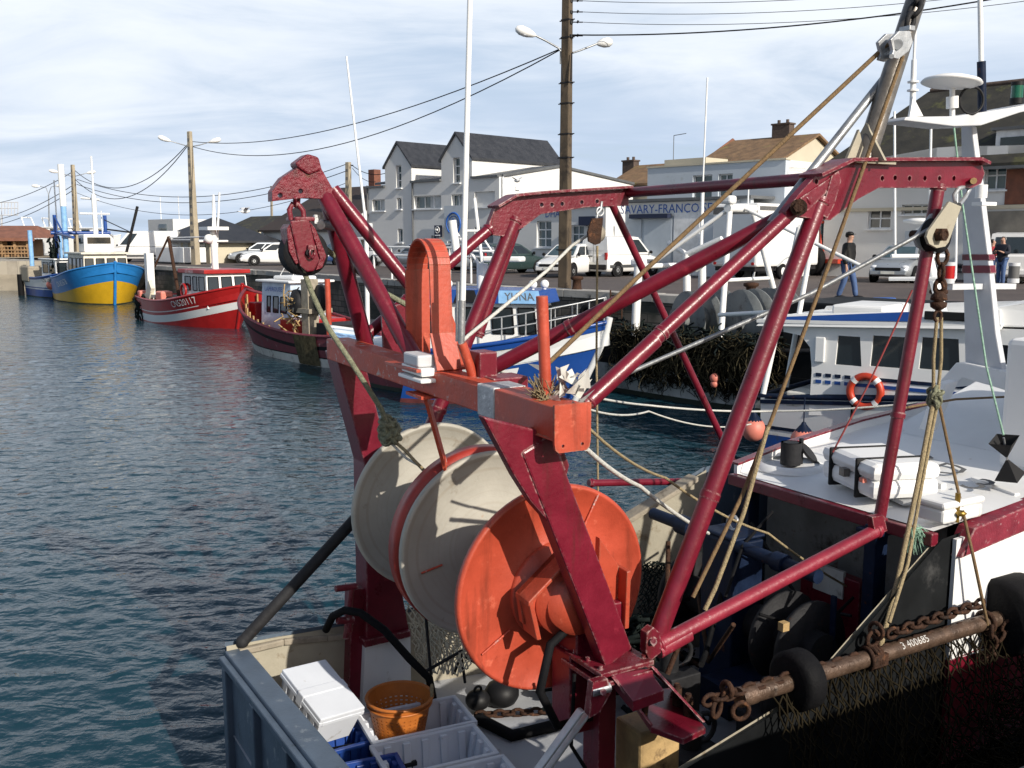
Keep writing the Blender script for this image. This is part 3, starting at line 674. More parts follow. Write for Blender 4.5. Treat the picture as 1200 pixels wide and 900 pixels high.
P(m, 'masthead_block', 'galvanised', der, .004)
m = MB(); chain(m, on_t(1064, 32, TN + .08), on_t(1086, -25, TN + .05), .11, .017); P(m, 'block_chain', 'steel_dark', der)

# whaleback / shelter deck forward
WZ = lambda l: -.2 + (l - 5.65) * .085
m = MB(); dk = [(5.66, -6.04, -4.12), (6.4, -6.2, -4.12), (7.5, -6.33, -4.15), (9, -6.3, -4.3), (10.6, -6.0, -4.6), (12.2, -5.4, -5.2)]
for a, b in zip(dk[:-1], dk[1:]):
    m.quad(lt(a[0], a[1], WZ(a[0])), lt(a[0], a[2], WZ(a[0])), lt(b[0], b[2], WZ(b[0])), lt(b[0], b[1], WZ(b[0])))
wdk = P(m, 'shelter_deck', 'white_paint')
m = MB(); m.box(lt(5.64, -5.08, WZ(5.65) - .05), LV * .07, TV * 1.98, ZV * .09); P(m, 'deck_edge', 'maroon', wdk, .008)
m = MB()
for a, b in zip(dk[:-1], dk[1:]):
    p, q = lt(a[0], a[1], WZ(a[0]) + .01), lt(b[0], b[1], WZ(b[0]) + .01 ); m.box((p + q) / 2, q - p, TV * .04, ZV * .12)
P(m, 'gunwale', 'white_paint', wdk)
m = MB()
for a, b in zip(dk[:-1], dk[1:]):
    p, q = lt(a[0], a[1] - .01, WZ(a[0]) + .08), lt(b[0], b[1] - .01, WZ(b[0]) + .08); m.box((p + q) / 2, q - p, TV * .08, ZV * .02)
P(m, 'gunwale_capping', 'maroon', wdk)
m = MB()
m.prism([lt(5.80, -4.0, -.38), lt(5.93, -4.0, -.19), lt(9.0, -4.12, .13), lt(9.0, -4.12, -.08)], -TV * .13); P(m, 'side_fender', 'fender_worn', wdk, .008)
m = MB(); m.box(lt(7.0, -4.03, -.24), LV * .04, TV * .1, ZV * .16); m.tube(lt(6.9, -4.0, -.2), lt(7.6, -3.98, -.05), .04); P(m, 'fender_bracket', 'maroon', wdk)
m = MB(); m.prism([lt(5.8, -4.04, -.26), lt(5.8, -4.04, -1.12), lt(7.6, -4.06, -1.2), lt(9.6, -4.22, -1.05), lt(9.6, -4.22, .05), lt(7.6, -4.06, -.13)], -TV * .03); P(m, 'side_plating', 'white_paint', wdk)
m = MB(); m.prism([lt(5.8, -4.035, -1.12), lt(5.8, -4.035, -1.9), lt(9.6, -4.215, -1.9), lt(9.6, -4.215, -1.05)], -TV * .03); P(m, 'side_skirting', 'maroon', wdk)
m = MB(); m.quad(lt(6.2, -6.2, -.27), lt(6.2, -4.4, -.27), lt(6.2, -4.4, DK), lt(6.2, -6.2, DK)); P(m, 'aft_bulkhead', 'bulkhead_grey', wdk)
for l, t, w_ in ((5.62, -4.55, .13), (5.75, -5.95, .12)):
    m = MB(); m.box(lt(l, t, -1.08), LV * w_, TV * .1, ZV * 1.65); m.box(lt(l, t, -.3), LV * .2, TV * .2, ZV * .03); P(m, 'deck_post', 'navy', bevel=.006)
m = MB(); m.box(lt(5.1, -5.45, -1.2), LV * .3, TV * .36, ZV * 1.4); m.box(lt(5.1, -5.45, -.47), LV * .32, TV * .38, ZV * .03); P(m, 'winch_housing', 'navy', bevel=.03)
m = MB(); m.torus(lt(5.1, -5.45, -.40), LV, .055, .015, 16, 8); P(m, 'lifting_eye', 'galvanised')
m = MB(); m.tube(lt(5.0, -6.3, -.52), lt(5.0, -4.5, -.52), .05, n=14); m.tube(lt(5.0, -5.95, -.52), lt(5.0, -5.8, -.52), .08, n=14); m.tube(lt(5.0, -4.9, -.52), lt(5.0, -4.8, -.52), .07, n=14); P(m, 'winch_shaft', 'navy')
m = MB()
for t0 in (-6.05, -5.0, -4.75):
    m.lathe(lt(5.2, t0, -1.15), TV, [(0, .05), (0, .34), (.04, .34), (.04, .05)], 28)
m.tube(lt(5.2, -6.2, -1.15), lt(5.2, -4.6, -1.15), .14, n=20); P(m, 'trawl_winch', 'steel_dark')
m = MB(); m.box(lt(5.3, -4.62, -.95), LV * .02, TV * .04, ZV * .4); P(m, 'winch_lever', 'navy'); m = MB(); m.box(lt(4.9, -5.0, -1.5), LV * .5, TV * .5, ZV * .1); P(m, 'winch_frame', 'navy')
m = MB(); m.box(lt(4.9, -4.7, -.92), LV * .06, TV * .05, ZV * .06); P(m, 'winch_brake_pad', 'wood_yellow')
rq = random.Random(21)
for i in range(9):                                   # hydraulic pipes and hoses round the winch
    a = lt(rq.uniform(4.4, 5.9), rq.uniform(-6.1, -4.4), rq.uniform(-1.7, -.5)); b = lt(rq.uniform(4.2, 5.9), rq.uniform(-6.1, -4.4), rq.uniform(-1.85, -.8)); c = (a + b) / 2 - ZV * rq.uniform(.1, .5) + LV * rq.uniform(-.3, .2)
    m = MB(); m.path([a, a.lerp(c, .6), c, c.lerp(b, .5), b], rq.uniform(.012, .024), n=6); P(m, 'hydraulic_hose', rq.choice(['black_rubber', 'rust', 'black_rubber', 'steel_dark', 'pole_brown']))
for l, t, z in ((4.3, -5.2, -1.5), (4.7, -4.6, -1.65), (4.0, -4.6, -1.72)):
    m = MB(); m.box(lt(l, t, z), LV * .34, TV * .3, ZV * .4); m.tube(lt(l, t, z + .2), lt(l, t, z + .42), .07); m.torus(lt(l + .1, t, z + .3), TV, .1, .02, 16, 6); P(m, 'valve_block', 'steel_dark', bevel=.02)
m = MB(); m.box(lt(5.95, -5.2, -1.35), LV * .1, TV * .6, ZV * 1.0); P(m, 'companion_door', 'maroon', bevel=.01)
m = MB(); m.box(lt(5.9, -5.2, -.92), LV * .03, TV * .3, ZV * .22); P(m, 'door_window', 'white_dirty')
# on the shelter deck
m = MB(); c = on_z(926, 548, -.17); m.lathe(c, ZV, [(0, .3), (.03, .29), (.05, .24)], 32); P(m, 'vent_base', 'white_paint', wdk)
m = MB(); m.tube(c + ZV * .03, c + ZV * .22, .085, n=20); m.lathe(c + ZV * .22, ZV, [(0, .085), (0, .065), (-.1, .065), (-.1, .001)], 20); m.tube(c + LV * .12 + ZV * .02, c + LV * .12 + ZV * .24, .02); m.disc(c + LV * .2 + ZV * .1, V((.6, -.3, .6)), .1, .02, 20); P(m, 'deck_vent', 'steel_dark', wdk)
for tx, px, sz in (('D', (1109, 553), .42), ('3', (1146, 571), .42), ('0', (1075, 541), .42)):
    c = on_z(*px, WZ(6.9)); 
    sl_ = V((LV.x, LV.y, .085)).normalized(); text_mesh(tx, sz, flatmap(c, TV, sl_, off=.02), 'registration_letter', 'text_grey', wdk, True)
for px0, px1 in (((1079, 557), (1106, 571)), ((1140, 562), (1192, 582))):
    m = MB(); a, b = on_z(*px0, -.1), on_z(*px1, -.12); m.box((a + b) / 2, b - a, LV * .06, ZV * .05); P(m, 'deck_batten', 'white_paint', wdk, .005)
# casing and mast
m = MB(); c = on_z(1185, 540, .05); cl, ct = c.dot(LV), c.dot(TV)
m.box(lt(cl + 1.0, ct + .3, .45), LV * 1.6, TV * 1.1, ZV * 1.05); P(m, 'deck_casing', 'white_clean', wdk, .05)
m = MB(); m.prism([lt(7.6, -6.1, WZ(7.6)), lt(9.4, -6.1, .5), lt(9.6, -6.1, .1)], TV * 1.3); P(m, 'sloping_hatch', 'white_paint', wdk, .02)
MT = -5.55; ML = on_t(1140, 430, MT).dot(LV)
plm = lambda pts, l: [on_l(x, y, l) for x, y in pts]
m = MB(); m.prism(plm([(1126, 148), (1139, 148), (1150, 235), (1158, 300), (1167, 390), (1177, 447), (1131, 432), (1128, 300)], ML), LV * .07); mast = P(m, 'mast', 'mast_grey', bevel=.01)
m = MB()
for y0, y1 in ((298, 305), (311, 320)): m.prism(plm([(1127.4, y0), (1158.6 + (y0 - 300) * .1, y0), (1158.8 + (y1 - 300) * .1, y1), (1127.4, y1)], ML - .006), LV * .082)
P(m, 'mast_band', 'maroon', mast)
m = MB(); m.prism(plm([(1100, 448), (1120, 425), (1131, 425), (1177, 435), (1179, 458), (1160, 452), (1128, 443), (1112, 455)], ML - .05), LV * .3); m.prism(pt([(1108, 450), (1124, 446), (1098, 505), (1088, 505)], MT + .05), -TV * .1); P(m, 'mast_foot', 'white_paint', mast, .01)
m = MB(); m.prism(pt([(1060, 141), (1062, 137), (1120, 136), (1180, 127), (1200, 123), (1230, 118), (1230, 124), (1195, 132), (1150, 147), (1118, 148)], MT + .05), -TV * .26); P(m, 'crosstree', 'mast_grey', mast, .008)
m = MB(); c = on_t(1115, 97, MT); m.lathe(c, ZV + LV * .1, [(-.045, .001), (-.04, .06), (-.012, .22), (.0, .245), (.02, .23), (.05, .14), (.06, .001)], 32); P(m, 'radar_scanner', 'white_clean', mast)
m = MB(); m.tube(on_t(1116, 140, MT), on_t(1116, 103, MT), .022, n=12); m.tube(on_t(1116, 127, MT), on_t(1116, 113, MT), .05, n=14); P(m, 'radar_stalk', 'white_paint', mast)
m = MB(); m.torus(on_t(1138.5, 117.5, MT + .05), TV * .9 - LV * .3, .112, .011, 36, 8); P(m, 'direction_finder', 'black_plastic', mast)
m = MB(); m.prism(pt([(1066, 137), (1070, 113), (1082, 136)], MT + .02), -TV * .02); m.tube(on_t(1069, 137, MT), on_t(1071, 70, MT), .026, .02, n=10); m.tube(on_t(1071, 72, MT), on_t(1075, -20, MT), .012, n=8)
m.tube(on_t(1069.5, 107, MT), on_t(1069.6, 105, MT), .045); m.tube(on_t(1070, 97, MT), on_t(1070.1, 95, MT), .045); P(m, 'whip_aerial', 'white_paint', mast)
m = MB(); m.tube(on_t(1151, 135, MT), on_t(1150, 72, MT), .036, n=10); P(m, 'aerial_clamp', 'navy', mast)
m = MB(); m.tube(on_t(1150, 80, MT), on_t(1148, -25, MT), .022, .02, n=10); P(m, 'whip_aerial', 'white_paint', mast)
m = MB(); c = on_t(1191, 122, MT); m.tube(c, c + ZV * .05, .06, n=14); m.tube(c + ZV * .16, c + ZV * .19, .055, n=14); P(m, 'lantern_base', 'black_plastic', mast)
m = MB(); m.tube(c + ZV * .05, c + ZV * .16, .05, n=16); P(m, 'green_lantern', 'lamp_green', mast)
m = MB(); c = on_t(1150, 225, MT + .12); m.tube(c - ZV * .05, c + ZV * .06, .05, n=14); m.box(c - ZV * .1 + LV * .05, LV * .2, TV * .1, ZV * .03); P(m, 'lamp_bracket', 'white_paint', mast)
for (x, y, mt) in ((1112, 321, 'lamp_red'), (1188, 321, 'text_grey')):
    c = on_t(x, y, MT + .1); m = MB(); m.tube(c - ZV * .08, c - ZV * .04, .05, n=14); m.tube(c + ZV * .07, c + ZV * .1, .05, n=14); m.box(c - ZV * .11 + (on_t(1145, y, MT) - c) * .5, on_t(1145, y, MT) - c, perp(on_t(1145, y, MT) - c)[0] * .08, ZV * .05); P(m, 'lamp_arm', 'mast_grey', mast)
    m = MB(); m.tube(c - ZV * .04, c + ZV * .07, .046, n=16); P(m, 'side_lamp', mt, mast)
# white aerial standing on the beam, and pipework at the far leg
a0 = bpt(546) + ZV * .07 + LV * .05; tt = a0.dot(TV)
m = MB(); m.tube(a0, on_t(541, 402, tt), .03, n=12); P(m, 'aerial_socket', 'orange', beam)
m = MB(); m.tube(on_t(541, 405, tt), on_t(551.5, -30, tt), .018, .016, n=10); P(m, 'mast_aerial', 'white_clean', beam)
m = MB(); m.tube(on_t(540.5, 402, tt), on_t(541.6, 352, tt), .021, n=10); m.tube(on_t(536, 400, tt - .02), on_t(537, 330, tt - .02), .012, n=8); P(m, 'aerial_ferrule', 'steel_grey', beam)
m = MB()
q0, q1 = on_t(412, 690, TF + .1), on_t(405, 748, TF + .1)
m.tube(q0, q1, .022); m.tube(on_t(393, 690, TF + .1), on_t(418, 687, TF + .1), .026); m.tube(on_t(395, 727, TF + .1), on_t(414, 727, TF + .1), .03); m.tube(on_t(409, 715, TF + .1), on_t(409, 740, TF + .1), .028); P(m, 'deck_valve', 'maroon_worn')
m = MB(); m.path([on_t(382, 738, -6.95), on_t(390, 722, -6.8), on_t(404, 715, -6.7), on_t(422, 718, -6.6), on_t(450, 738, -6.5), on_t(480, 772, -6.4), on_t(503, 795, -6.3), lt(2.95, -6.2, -1.85)], .03, n=10); P(m, 'deck_hose', 'black_rubber')
# ------------------------------------------------------------------ loose gear on and around the trawler
def open_box(name, label, cat, mat, Lx, Wy, H, group=None, lip=True, txt=None):
    t = thing(name, label, cat, group=group); m = MB(); tp = .88; th = .018
    def ring(z, sx, sy): return [V((a * sx / 2, b * sy / 2, z)) for a, b in ((-1, -1), (1, -1), (1, 1), (-1, 1))]
    o0, o1 = ring(0, Lx * tp, Wy * tp), ring(H, Lx, Wy); i0, i1 = ring(th, Lx * tp - 2 * th, Wy * tp - 2 * th), ring(H, Lx - 2 * th, Wy - 2 * th)
    for i in range(4):
        j = (i + 1) % 4; m.quad(o0[i], o0[j], o1[j], o1[i]); m.quad(i0[j], i0[i], i1[i], i1[j]); m.quad(o1[i], o1[j], i1[j], i1[i])
    m.poly(o0[::-1]); m.poly(i0)
    for x in np.linspace(-.36, .36, 5):            # moulded ribs, inside and out
        for s in (-1, 1):
            for off in (.004, -.03):
                m.box(V((x * Lx, s * (Wy * .47 + off), H * .52)), (.05, 0, 0), (0, s * .03 * .8, .0), (0, s * Wy * .05, H * .86))
    for y in (-.28, 0, .28):
        for s in (-1, 1): m.box(V((s * (Lx * .47 - .03), y * Wy, H * .52)), (.03, 0, 0), (0, .05, 0), (s * Lx * .05, 0, H * .86))
    m.build('shell', mat, t, bevel=.004)
    m = MB()
    for s in (-1, 1):
        m.abox(-Lx / 2 - .012, Lx / 2 + .012, s * Wy / 2 - .014, s * Wy / 2 + .014, H - .028, H + .004); m.abox(s * Lx / 2 - .014, s * Lx / 2 + .014, -Wy / 2 + .014, Wy / 2 - .014, H - .028, H + .003)
    m.build('rim', mat, t, bevel=.005)
    return t
wb = open_box('fish_box', 'empty white plastic fish box just in front of the orange basket', 'fish box', 'box_white', .74, .42, .27, 'white fish boxes on the aft deck')
cc = on_z(554, 849, -1.62); ex = (on_z(554, 849, -1.62) - on_z(438, 874, -1.62)).normalized(); rzb = math.atan2(ex.y, ex.x); ey = V((ex.y, -ex.x, 0))
c1b = cc - ex * .36 + ey * .20; c1b.z = DK + .005; wb.location = c1b; wb.rotation_euler = (0, 0, rzb)
b2 = dup(wb, c1b + ey * .47 + ex * .02, rzb, 'white fish box with red lettering on its rim, half cut off by the bottom edge')
b3 = dup(wb, c1b - ey * .46 + ex * .03, rzb, 'grey-white fish box standing behind the orange basket')
mid = c1b + ey * .22; mid.z = DK + .05
text_mesh('CRIEE DU PORT 14', .03, lambda a, b: V((a + .05, -.2 - .02, .255 + b)), 'lettering', 'text_red', wb)
bc = open_box('plastic_crate', 'black plastic crate under the orange basket', 'crate', 'black_plastic', .6, .4, .12, 'coloured crates on the aft deck')
bc.location = c1b - ey * .36 - ex * .38; bc.location.z = DK + .005; bc.rotation_euler = (0, 0, rzb)
bl = open_box('plastic_crate', 'blue plastic crate between the transom rail and the black crate', 'crate', 'box_blue', .42, .34, .22, 'coloured crates on the aft deck')
p = on_z(392, 868, -1.7); bl.location = (p.x, p.y, DK + .005); bl.rotation_euler = (0, 0, rzb + .1)
bl2 = open_box('plastic_crate', 'blue plastic crate cut off by the bottom edge beside the white fish boxes', 'crate', 'box_blue', .5, .36, .26, 'coloured crates on the aft deck')
p = on_z(428, 905, -1.62); bl2.location = (p.x, p.y, DK + .005); bl2.rotation_euler = (0, 0, rzb - .05)
tb = open_box('fish_box', 'white lidded fish box lying tilted against the transom rail', 'fish box', 'box_white', .52, .34, .24, 'white fish boxes on the aft deck')
p = on_z(368, 846, -1.62); tb.location = (p.x, p.y, -1.60); tb.rotation_euler = Euler((R(-6), R(20), rzb - R(72)), 'XYZ')
m = MB(); m.abox(-.27, .27, -.18, .18, .235, .275); m.abox(-.04, .04, -.185, .185, .18, .28); m.build('lid', 'box_white', tb, bevel=.008)
# basket
bk = thing('fish_basket', 'orange perforated plastic basket standing on the aft deck', 'basket'); p = on_z(468, 816, -1.50); bk.location = (p.x, p.y, -1.80)
nb, rows = 64, 19; H = .30; m = MB(); zr = [0.]
for i in range(rows): zr.append(zr[-1] + (.010 if (2 < i < 15 and i % 2) else .019))
zr = [z * H / zr[-1] for z in zr]
for r in range(rows):
    for j in range(nb):
        if 2 < r < 15 and r % 2 and j % 2 == 0: continue
        pts = []
        for (rr, jj) in ((r, j), (r, j + 1), (r + 1, j + 1), (r + 1, j)):
            z = zr[rr]; q = .172 + (.232 - .172) * z / H; a = 2 * math.pi * jj / nb; pts.append(V((q * math.cos(a), q * math.sin(a), z)))
        m.poly(pts)
o = m.build('basket_wall', 'basket_orange', bk); md = o.modifiers.new('thick', 'SOLIDIFY'); md.thickness = .012
m = MB(); m.torus((0, 0, H), (0, 0, 1), .236, .012, 44, 8); m.torus((0, 0, H * .86), (0, 0, 1), .23, .008, 44, 6); m.build('rim', 'basket_orange', bk)
m = MB(); m.disc((0, 0, .005), (0, 0, 1), .17, .01, 40); m.build('base', 'basket_orange', bk)
m = MB(); m.path([(.235 * math.cos(a), .235 * math.sin(a), H + .0 + .07 * math.sin(s)) for a, s in zip(np.linspace(-.1, .35, 9), np.linspace(0, math.pi, 9))], .012); m.build('handle', 'rope_tan', bk)

# blocks
t = thing('towing_block', 'maroon steel pulley block hanging from the stern arm head', 'pulley block', on_t(352, 240, CTt - .02), group='pulley blocks hanging from the gallows')
BT = -6.42
m = MB(); m.prism(pt([(340, 259), (362, 256), (368, 280), (375, 305), (368, 318), (360, 319), (352, 312), (349, 300)], BT + .05), -TV * .025)
m.prism(pt([(340, 259), (362, 256), (368, 280), (375, 305), (368, 318), (360, 319), (352, 312), (349, 300)], BT - .13), -TV * .025); m.box(on_t(352, 257, BT - .05), LV * .14, TV * .2, ZV * .03); P(m, 'cheek_plates', 'maroon', t, .01)
m = MB(); c = on_t(357, 296, BT - .02); m.lathe(c - TV * .09, TV, [(0, .03), (0, .155), (.06, .13), (.12, .155), (.12, .03)], 32); m.tube(c - TV * .16, c + TV * .1, .022); P(m, 'sheave', 'steel_dark', t)
m = MB(); m.prism(pt([(340, 262), (336, 268), (339, 295), (347, 310), (352, 308), (348, 296)], BT + .03), -TV * .15); m.prism(pt([(362, 258), (370, 268), (383, 300), (378, 314), (370, 317), (375, 303)], BT + .03), -TV * .15); P(m, 'guard_plates', 'maroon_thick', t, .006)
m = MB(); m.path([on_t(341, 258, BT), on_t(339, 246, BT), on_t(343, 239, BT), on_t(349, 239, BT), on_t(355, 247, BT), on_t(356, 256, BT)], .018, n=10); m.path([on_t(346, 231, BT + .06), on_t(345, 241, BT), on_t(349, 243, BT - .05), on_t(350, 232, BT - .05)], .014, n=8); P(m, 'shackle', 'maroon_worn', t)
m = MB(); m.torus(on_t(366, 296, BT + .075), TV + LV, .035, .008, 16, 6); m.box(on_t(365, 290, BT + .07), LV * .05, TV * .03, ZV * .03); P(m, 'keeper_ring', 'maroon', t)

t = thing('snatch_block', 'cream cheeked block with rusty pin hanging from the closer gallows head', 'pulley block', on_t(1128, 222, TN), group='pulley blocks hanging from the gallows')
o = pt([(1113, 236), (1127, 242), (1112, 284), (1108, 289), (1098, 291), (1089, 286), (1086, 278), (1088, 271)], TN + .10)
m = MB(); m.prism(o, -TV * .022); c = on_t(1099, 276, TN + .04); P(m, 'cheek_plate', 'bulwark_tan', t, .004)
m = MB(); m.prism([q - TV * .11 + LV * .035 - ZV * .02 for q in o], -TV * .022); P(m, 'back_cheek', 'grey_paint', t, .004)
m = MB(); m.lathe(c - TV * .05, TV, [(0, .02), (0, .115), (.035, .095), (.07, .115), (.07, .02)], 28); P(m, 'sheave', 'steel_dark', t)
m = MB(); c = on_t(1099, 275, TN + .10); m.tube(c - TV * .2, c + TV * .03, .03, n=8); m.tube(c, c + TV * .05, .045, n=6); m.torus(c + TV * .05, TV, .03, .008); P(m, 'pin', 'rust', t)
m = MB(); m.path([on_t(1119, 238, TN + .05), on_t(1117, 230, TN), on_t(1123, 221, TN), on_t(1131, 218, TN - .02), on_t(1136, 222, TN - .03), on_t(1131, 231, TN), on_t(1124, 240, TN + .05)], .016, n=8); P(m, 'shackle', 'galvanised', t)
t = thing('rope_block', 'small rusty wooden block hanging from the far gallows head', 'pulley block', on_t(705, 244, TF), group='pulley blocks hanging from the gallows')
m = MB()
for dt in (.05, -.07): m.prism(pt([(694, 256), (707, 255), (704, 285), (698, 287), (690, 283), (689, 272)], TF + dt), -TV * .02)
P(m, 'cheeks', 'rust', t, .004)
m = MB(); m.lathe(on_t(697, 274, TF - .04), TV, [(0, .01), (0, .07), (.03, .05), (.06, .07), (.06, .01)], 20); P(m, 'sheave', 'wood_grey', t)
m = MB(); m.path([on_t(705, 236, TF), on_t(704, 246, TF), on_t(700, 250, TF), on_t(699, 257, TF)], .012); m.torus(on_t(703, 248, TF), TV, .035, .01); P(m, 'hook', 'galvanised', t)

# ropes and wires
G = 'ropes and wires of the gallows'
rope('rope', [on_t(354, 312, BT), on_t(366, 345, -6.45), on_t(385, 385, -6.4), on_t(412, 425, -6.3), on_t(447, 480, -6.2), on_t(453, 497, -6.2)], .019, 'rope_green', 'thick grey-green rope running down from the maroon towing block to a knot', group=G)
rope('rope', [on_t(376, 288, -6.5), on_t(392, 300, -6.62), on_t(420, 318, -6.66), on_t(450, 343, -6.6), on_t(485, 362, -6.5)], .021, 'rope_green', 'pale green rope passing behind the stern arm tubes', group=G)
kn = MB(); k0 = on_t(457, 505, -6.2)
for i in range(26): kn.torus(k0 + V((random.uniform(-.03, .03), random.uniform(-.03, .03), random.uniform(-.06, .06))), V((random.uniform(-1, 1), random.uniform(-1, 1), random.uniform(-1, 1))), .045, .016, 12, 6)
solo('rope_knot', kn, 'rope_green', 'bulky knot at the end of the grey-green rope above the cream flange', 'knot', group=G)
rope('rope', [on_t(460, 515, -6.2), on_t(475, 528, -6.1), on_t(486, 540, -6.0), on_t(499, 553, -5.95)], .012, 'rope_tan', 'frayed thin tail hanging below the bulky rope knot', group=G)
rope('rope', [on_t(459, 520, -6.2), on_t(476, 537, -6.1), on_t(490, 545, -6.0), on_t(500, 556, -5.94)], .009, 'rope_white', 'thin pale cord beside the frayed tail of the knot', group=G)
rope('wire', [on_t(1040, 52, TN + .05), on_t(747, 325, -4.75), on_t(640, 428, -4.75)], .0145, 'rope_brown', 'brown steel wire stretched from the derrick block down to the beam', group=G)
rope('wire', [on_t(1090, 268, TN + .05), on_t(950, 344, -4.6), on_t(739, 436, -5.1), on_t(690, 456, -5.2)], .0155, 'steel_grey', 'grey wire led from the cream block back to the beam', group=G)
rope('wire', [on_t(1058, 66, TN + .07), on_t(1012, 196, TN + .05), on_t(975, 300, TN + .06), on_t(905, 490, TN + .06), on_t(870, 580, TN + .05), on_t(812, 700, TN + .1)], .013, 'rope_brown', 'brown wire hanging from the derrick past the gallows plate to the rail', group=G)
rope('wire', [on_t(900, 500, TN + .1), on_t(872, 600, TN + .1), on_t(838, 690, TN + .12), on_t(826, 715, TN + .12)], .014, 'rope_tan', 'frayed tan rope ending at the shackle on the rail', group=G)
rope('rope', [on_t(1069, 340, -4.9), on_t(1018, 450, -5.0), on_t(976, 530, -5.1)], .007, 'rope_red', 'thin red line slanting behind the front gallows tube', group=G)
rope('rope', [on_t(700, 288, TF), on_t(699, 420, TF), on_t(701, 600, TF)], .010, 'rope_tan', 'straight tan line falling from the small rusty block', group=G)
rope('rope', [on_t(694, 272, TF), on_t(670, 288, TF - .1), on_t(640, 318, TF + .1), on_t(548, 394, -6.2), on_t(520, 420, -6.1)], .014, 'rope_white', 'pale rope pulled from the small rusty block towards the aerial foot', group=G)
rope('rope', [on_t(688, 500, TN), on_t(780, 560, -4.7), on_t(900, 625, -4.9), on_t(1035, 708, -5.1)], .009, 'rope_tan', 'tan line running from the beam end across to the dark winch', group=G, sag=.04)
rope('rope', [on_t(687, 526, TN), on_t(750, 570, -4.8), on_t(830, 625, -5.4)], .014, 'rope_white', 'pale rope from the beam end dropping towards the far rail', group=G, sag=.02)
rope('rope', [on_t(553, 418, -6.2), on_t(640, 452, -8), at_d(760, 475, 14), at_d(900, 482, 15), at_d(1075, 472, 14), at_d(1200, 460, 12)], .016, 'rope_white', 'long white mooring line crossing behind the gallows to the white-blue boat', 'mooring line', sag=.03)
rope('rope', [at_d(640, 458, 8.4), at_d(760, 482, 13), at_d(880, 497, 16.9)], .013, 'rope_white', 'second white mooring line drooping below the long one', 'mooring line', sag=.12)
t_ = -3.95
rope('rope', [on_t(1098, 372, TN), on_t(1094, 420, TN), on_t(1094, 462, TN)], .012, 'rope_tan', 'left strand of the doubled tan rope above the green knot', group=G)
rope('rope', [on_t(1103, 372, TN), on_t(1103, 420, TN), on_t(1099, 462, TN)], .012, 'rope_tan', 'right strand of the doubled tan rope above the green knot', group=G)
kn = MB(); k0 = on_t(1096, 466, TN)
for i in range(22): kn.torus(k0 + V((random.uniform(-.015, .015), random.uniform(-.015, .015), random.uniform(-.05, .05))), V((random.uniform(-1, 1), random.uniform(-1, 1), random.uniform(-.5, .5))), .034, .012, 12, 6)
solo('rope_knot', kn, 'rope_green', 'green-tan knot where the doubled rope splits in front of the white deck', 'knot', group=G)
rope('rope', [on_t(1093, 475, TN), on_t(1075, 570, TN + .08), on_t(1052, 680, TN + .2), on_t(1030, 765, t_)], .017, 'rope_tan', 'thick tan sling from the green knot down to the rusty beam shackle', group=G)
rope('rope', [on_t(1098, 475, TN), on_t(1080, 570, TN + .06), on_t(1064, 660, TN + .2), on_t(1042, 730, t_)], .012, 'rope_tan', 'second thinner tan strand beside the thick sling', group=G)
rope('rope', [on_t(1101, 475, TN), on_t(1117, 550, TN + .1), on_t(1140, 650, t_), on_t(1158, 735, t_ + .05)], .011, 'rope_brown', 'brown sling from the green knot to the black roller at the edge', group=G)
tw = MB()
for i in range(90):
    a = on_t(1070 + random.uniform(-4, 4), 622 + random.uniform(-4, 4), TN + .12); d = LV * random.uniform(-.05, .16) - ZV * random.uniform(.02, .18) + TV * random.uniform(-.05, .05)
    tw.path([a, a + d * .5 + ZV * .03, a + d], .004, .002, n=4)
solo('twine_tuft', tw, 'twine_green', 'tuft of green net twine tied to the tan sling', 'twine', base=on_t(1070, 640, TN + .12))
# chains and swivel under the cream block
m = MB(); chain(m, on_t(1105, 292, TN + .02), on_t(1101, 345, TN), .11, .014); solo('hanging_chain', m, 'rust', 'short rusty chain hanging under the cream block', 'chain')
m = MB(); c = on_t(1100, 353, TN); m.lathe(c - ZV * .06, ZV, [(0, .02), (.02, .05), (.05, .055), (.06, .03), (.07, .055), (.10, .05), (.13, .02)], 16); m.torus(c - ZV * .1, TV, .035, .011); m.torus(c + ZV * .1, LV, .03, .01); solo('swivel', m, 'rust', 'rusty swivel at the foot of the short chain', 'swivel')
# trawl beam with rollers hanging outboard
tb_ = thing('trawl_roller_beam', 'rusty steel beam with black rubber rollers slung over the side', 'trawl beam', on_t(1020, 770, t_))
r0_, r1_ = on_t(868, 817, t_), on_t(1260, 697, t_); rd = (r1_ - r0_).normalized()
m = MB(); m.tube(r0_, r1_, .053, n=24); m.tube(r0_ - rd * .012, r0_ + rd * .1, .058, n=24); P(m, 'axle', 'axle_steel', tb_)
m = MB(); c = line_px(r0_, r1_, 937); m.lathe(c - rd * .09, rd, [(0, .05), (0, .15), (.02, .18), (.13, .18), (.16, .15), (.16, .05)], 32); P(m, 'rubber_roller', 'black_rubber', tb_)
m = MB(); c = line_px(r0_, r1_, 1180); m.lathe(c - rd * .1, rd, [(0, .05), (0, .24), (.03, .27), (.3, .27), (.33, .24), (.33, .05)], 32); P(m, 'rubber_roller', 'black_rubber', tb_)
u_ = ZV - rd * rd.z; u_.normalize(); nv = rd.cross(u_)
if nv.dot(TV) < 0: nv = -nv
c = line_px(r0_, r1_, 1066); 
text_mesh('3 400685', .07, lambda a, b: c + rd * a + (u_ * math.sin(.75 + b / .056) + nv * math.cos(.75 + b / .056)) * .056, 'chalk_mark', 'chalk', tb_, True)
m = MB(); chain(m, line_px(r0_, r1_, 850), on_t(826, 822, t_), .1, .013); m.torus(on_t(840, 830, t_), TV + LV * .4, .05, .014); m.torus(on_t(868, 833, t_ + .06), TV - LV * .3, .05, .014); m.torus(on_t(852, 808, t_), LV, .04, .016); P(m, 'end_shackles', 'rust', tb_)
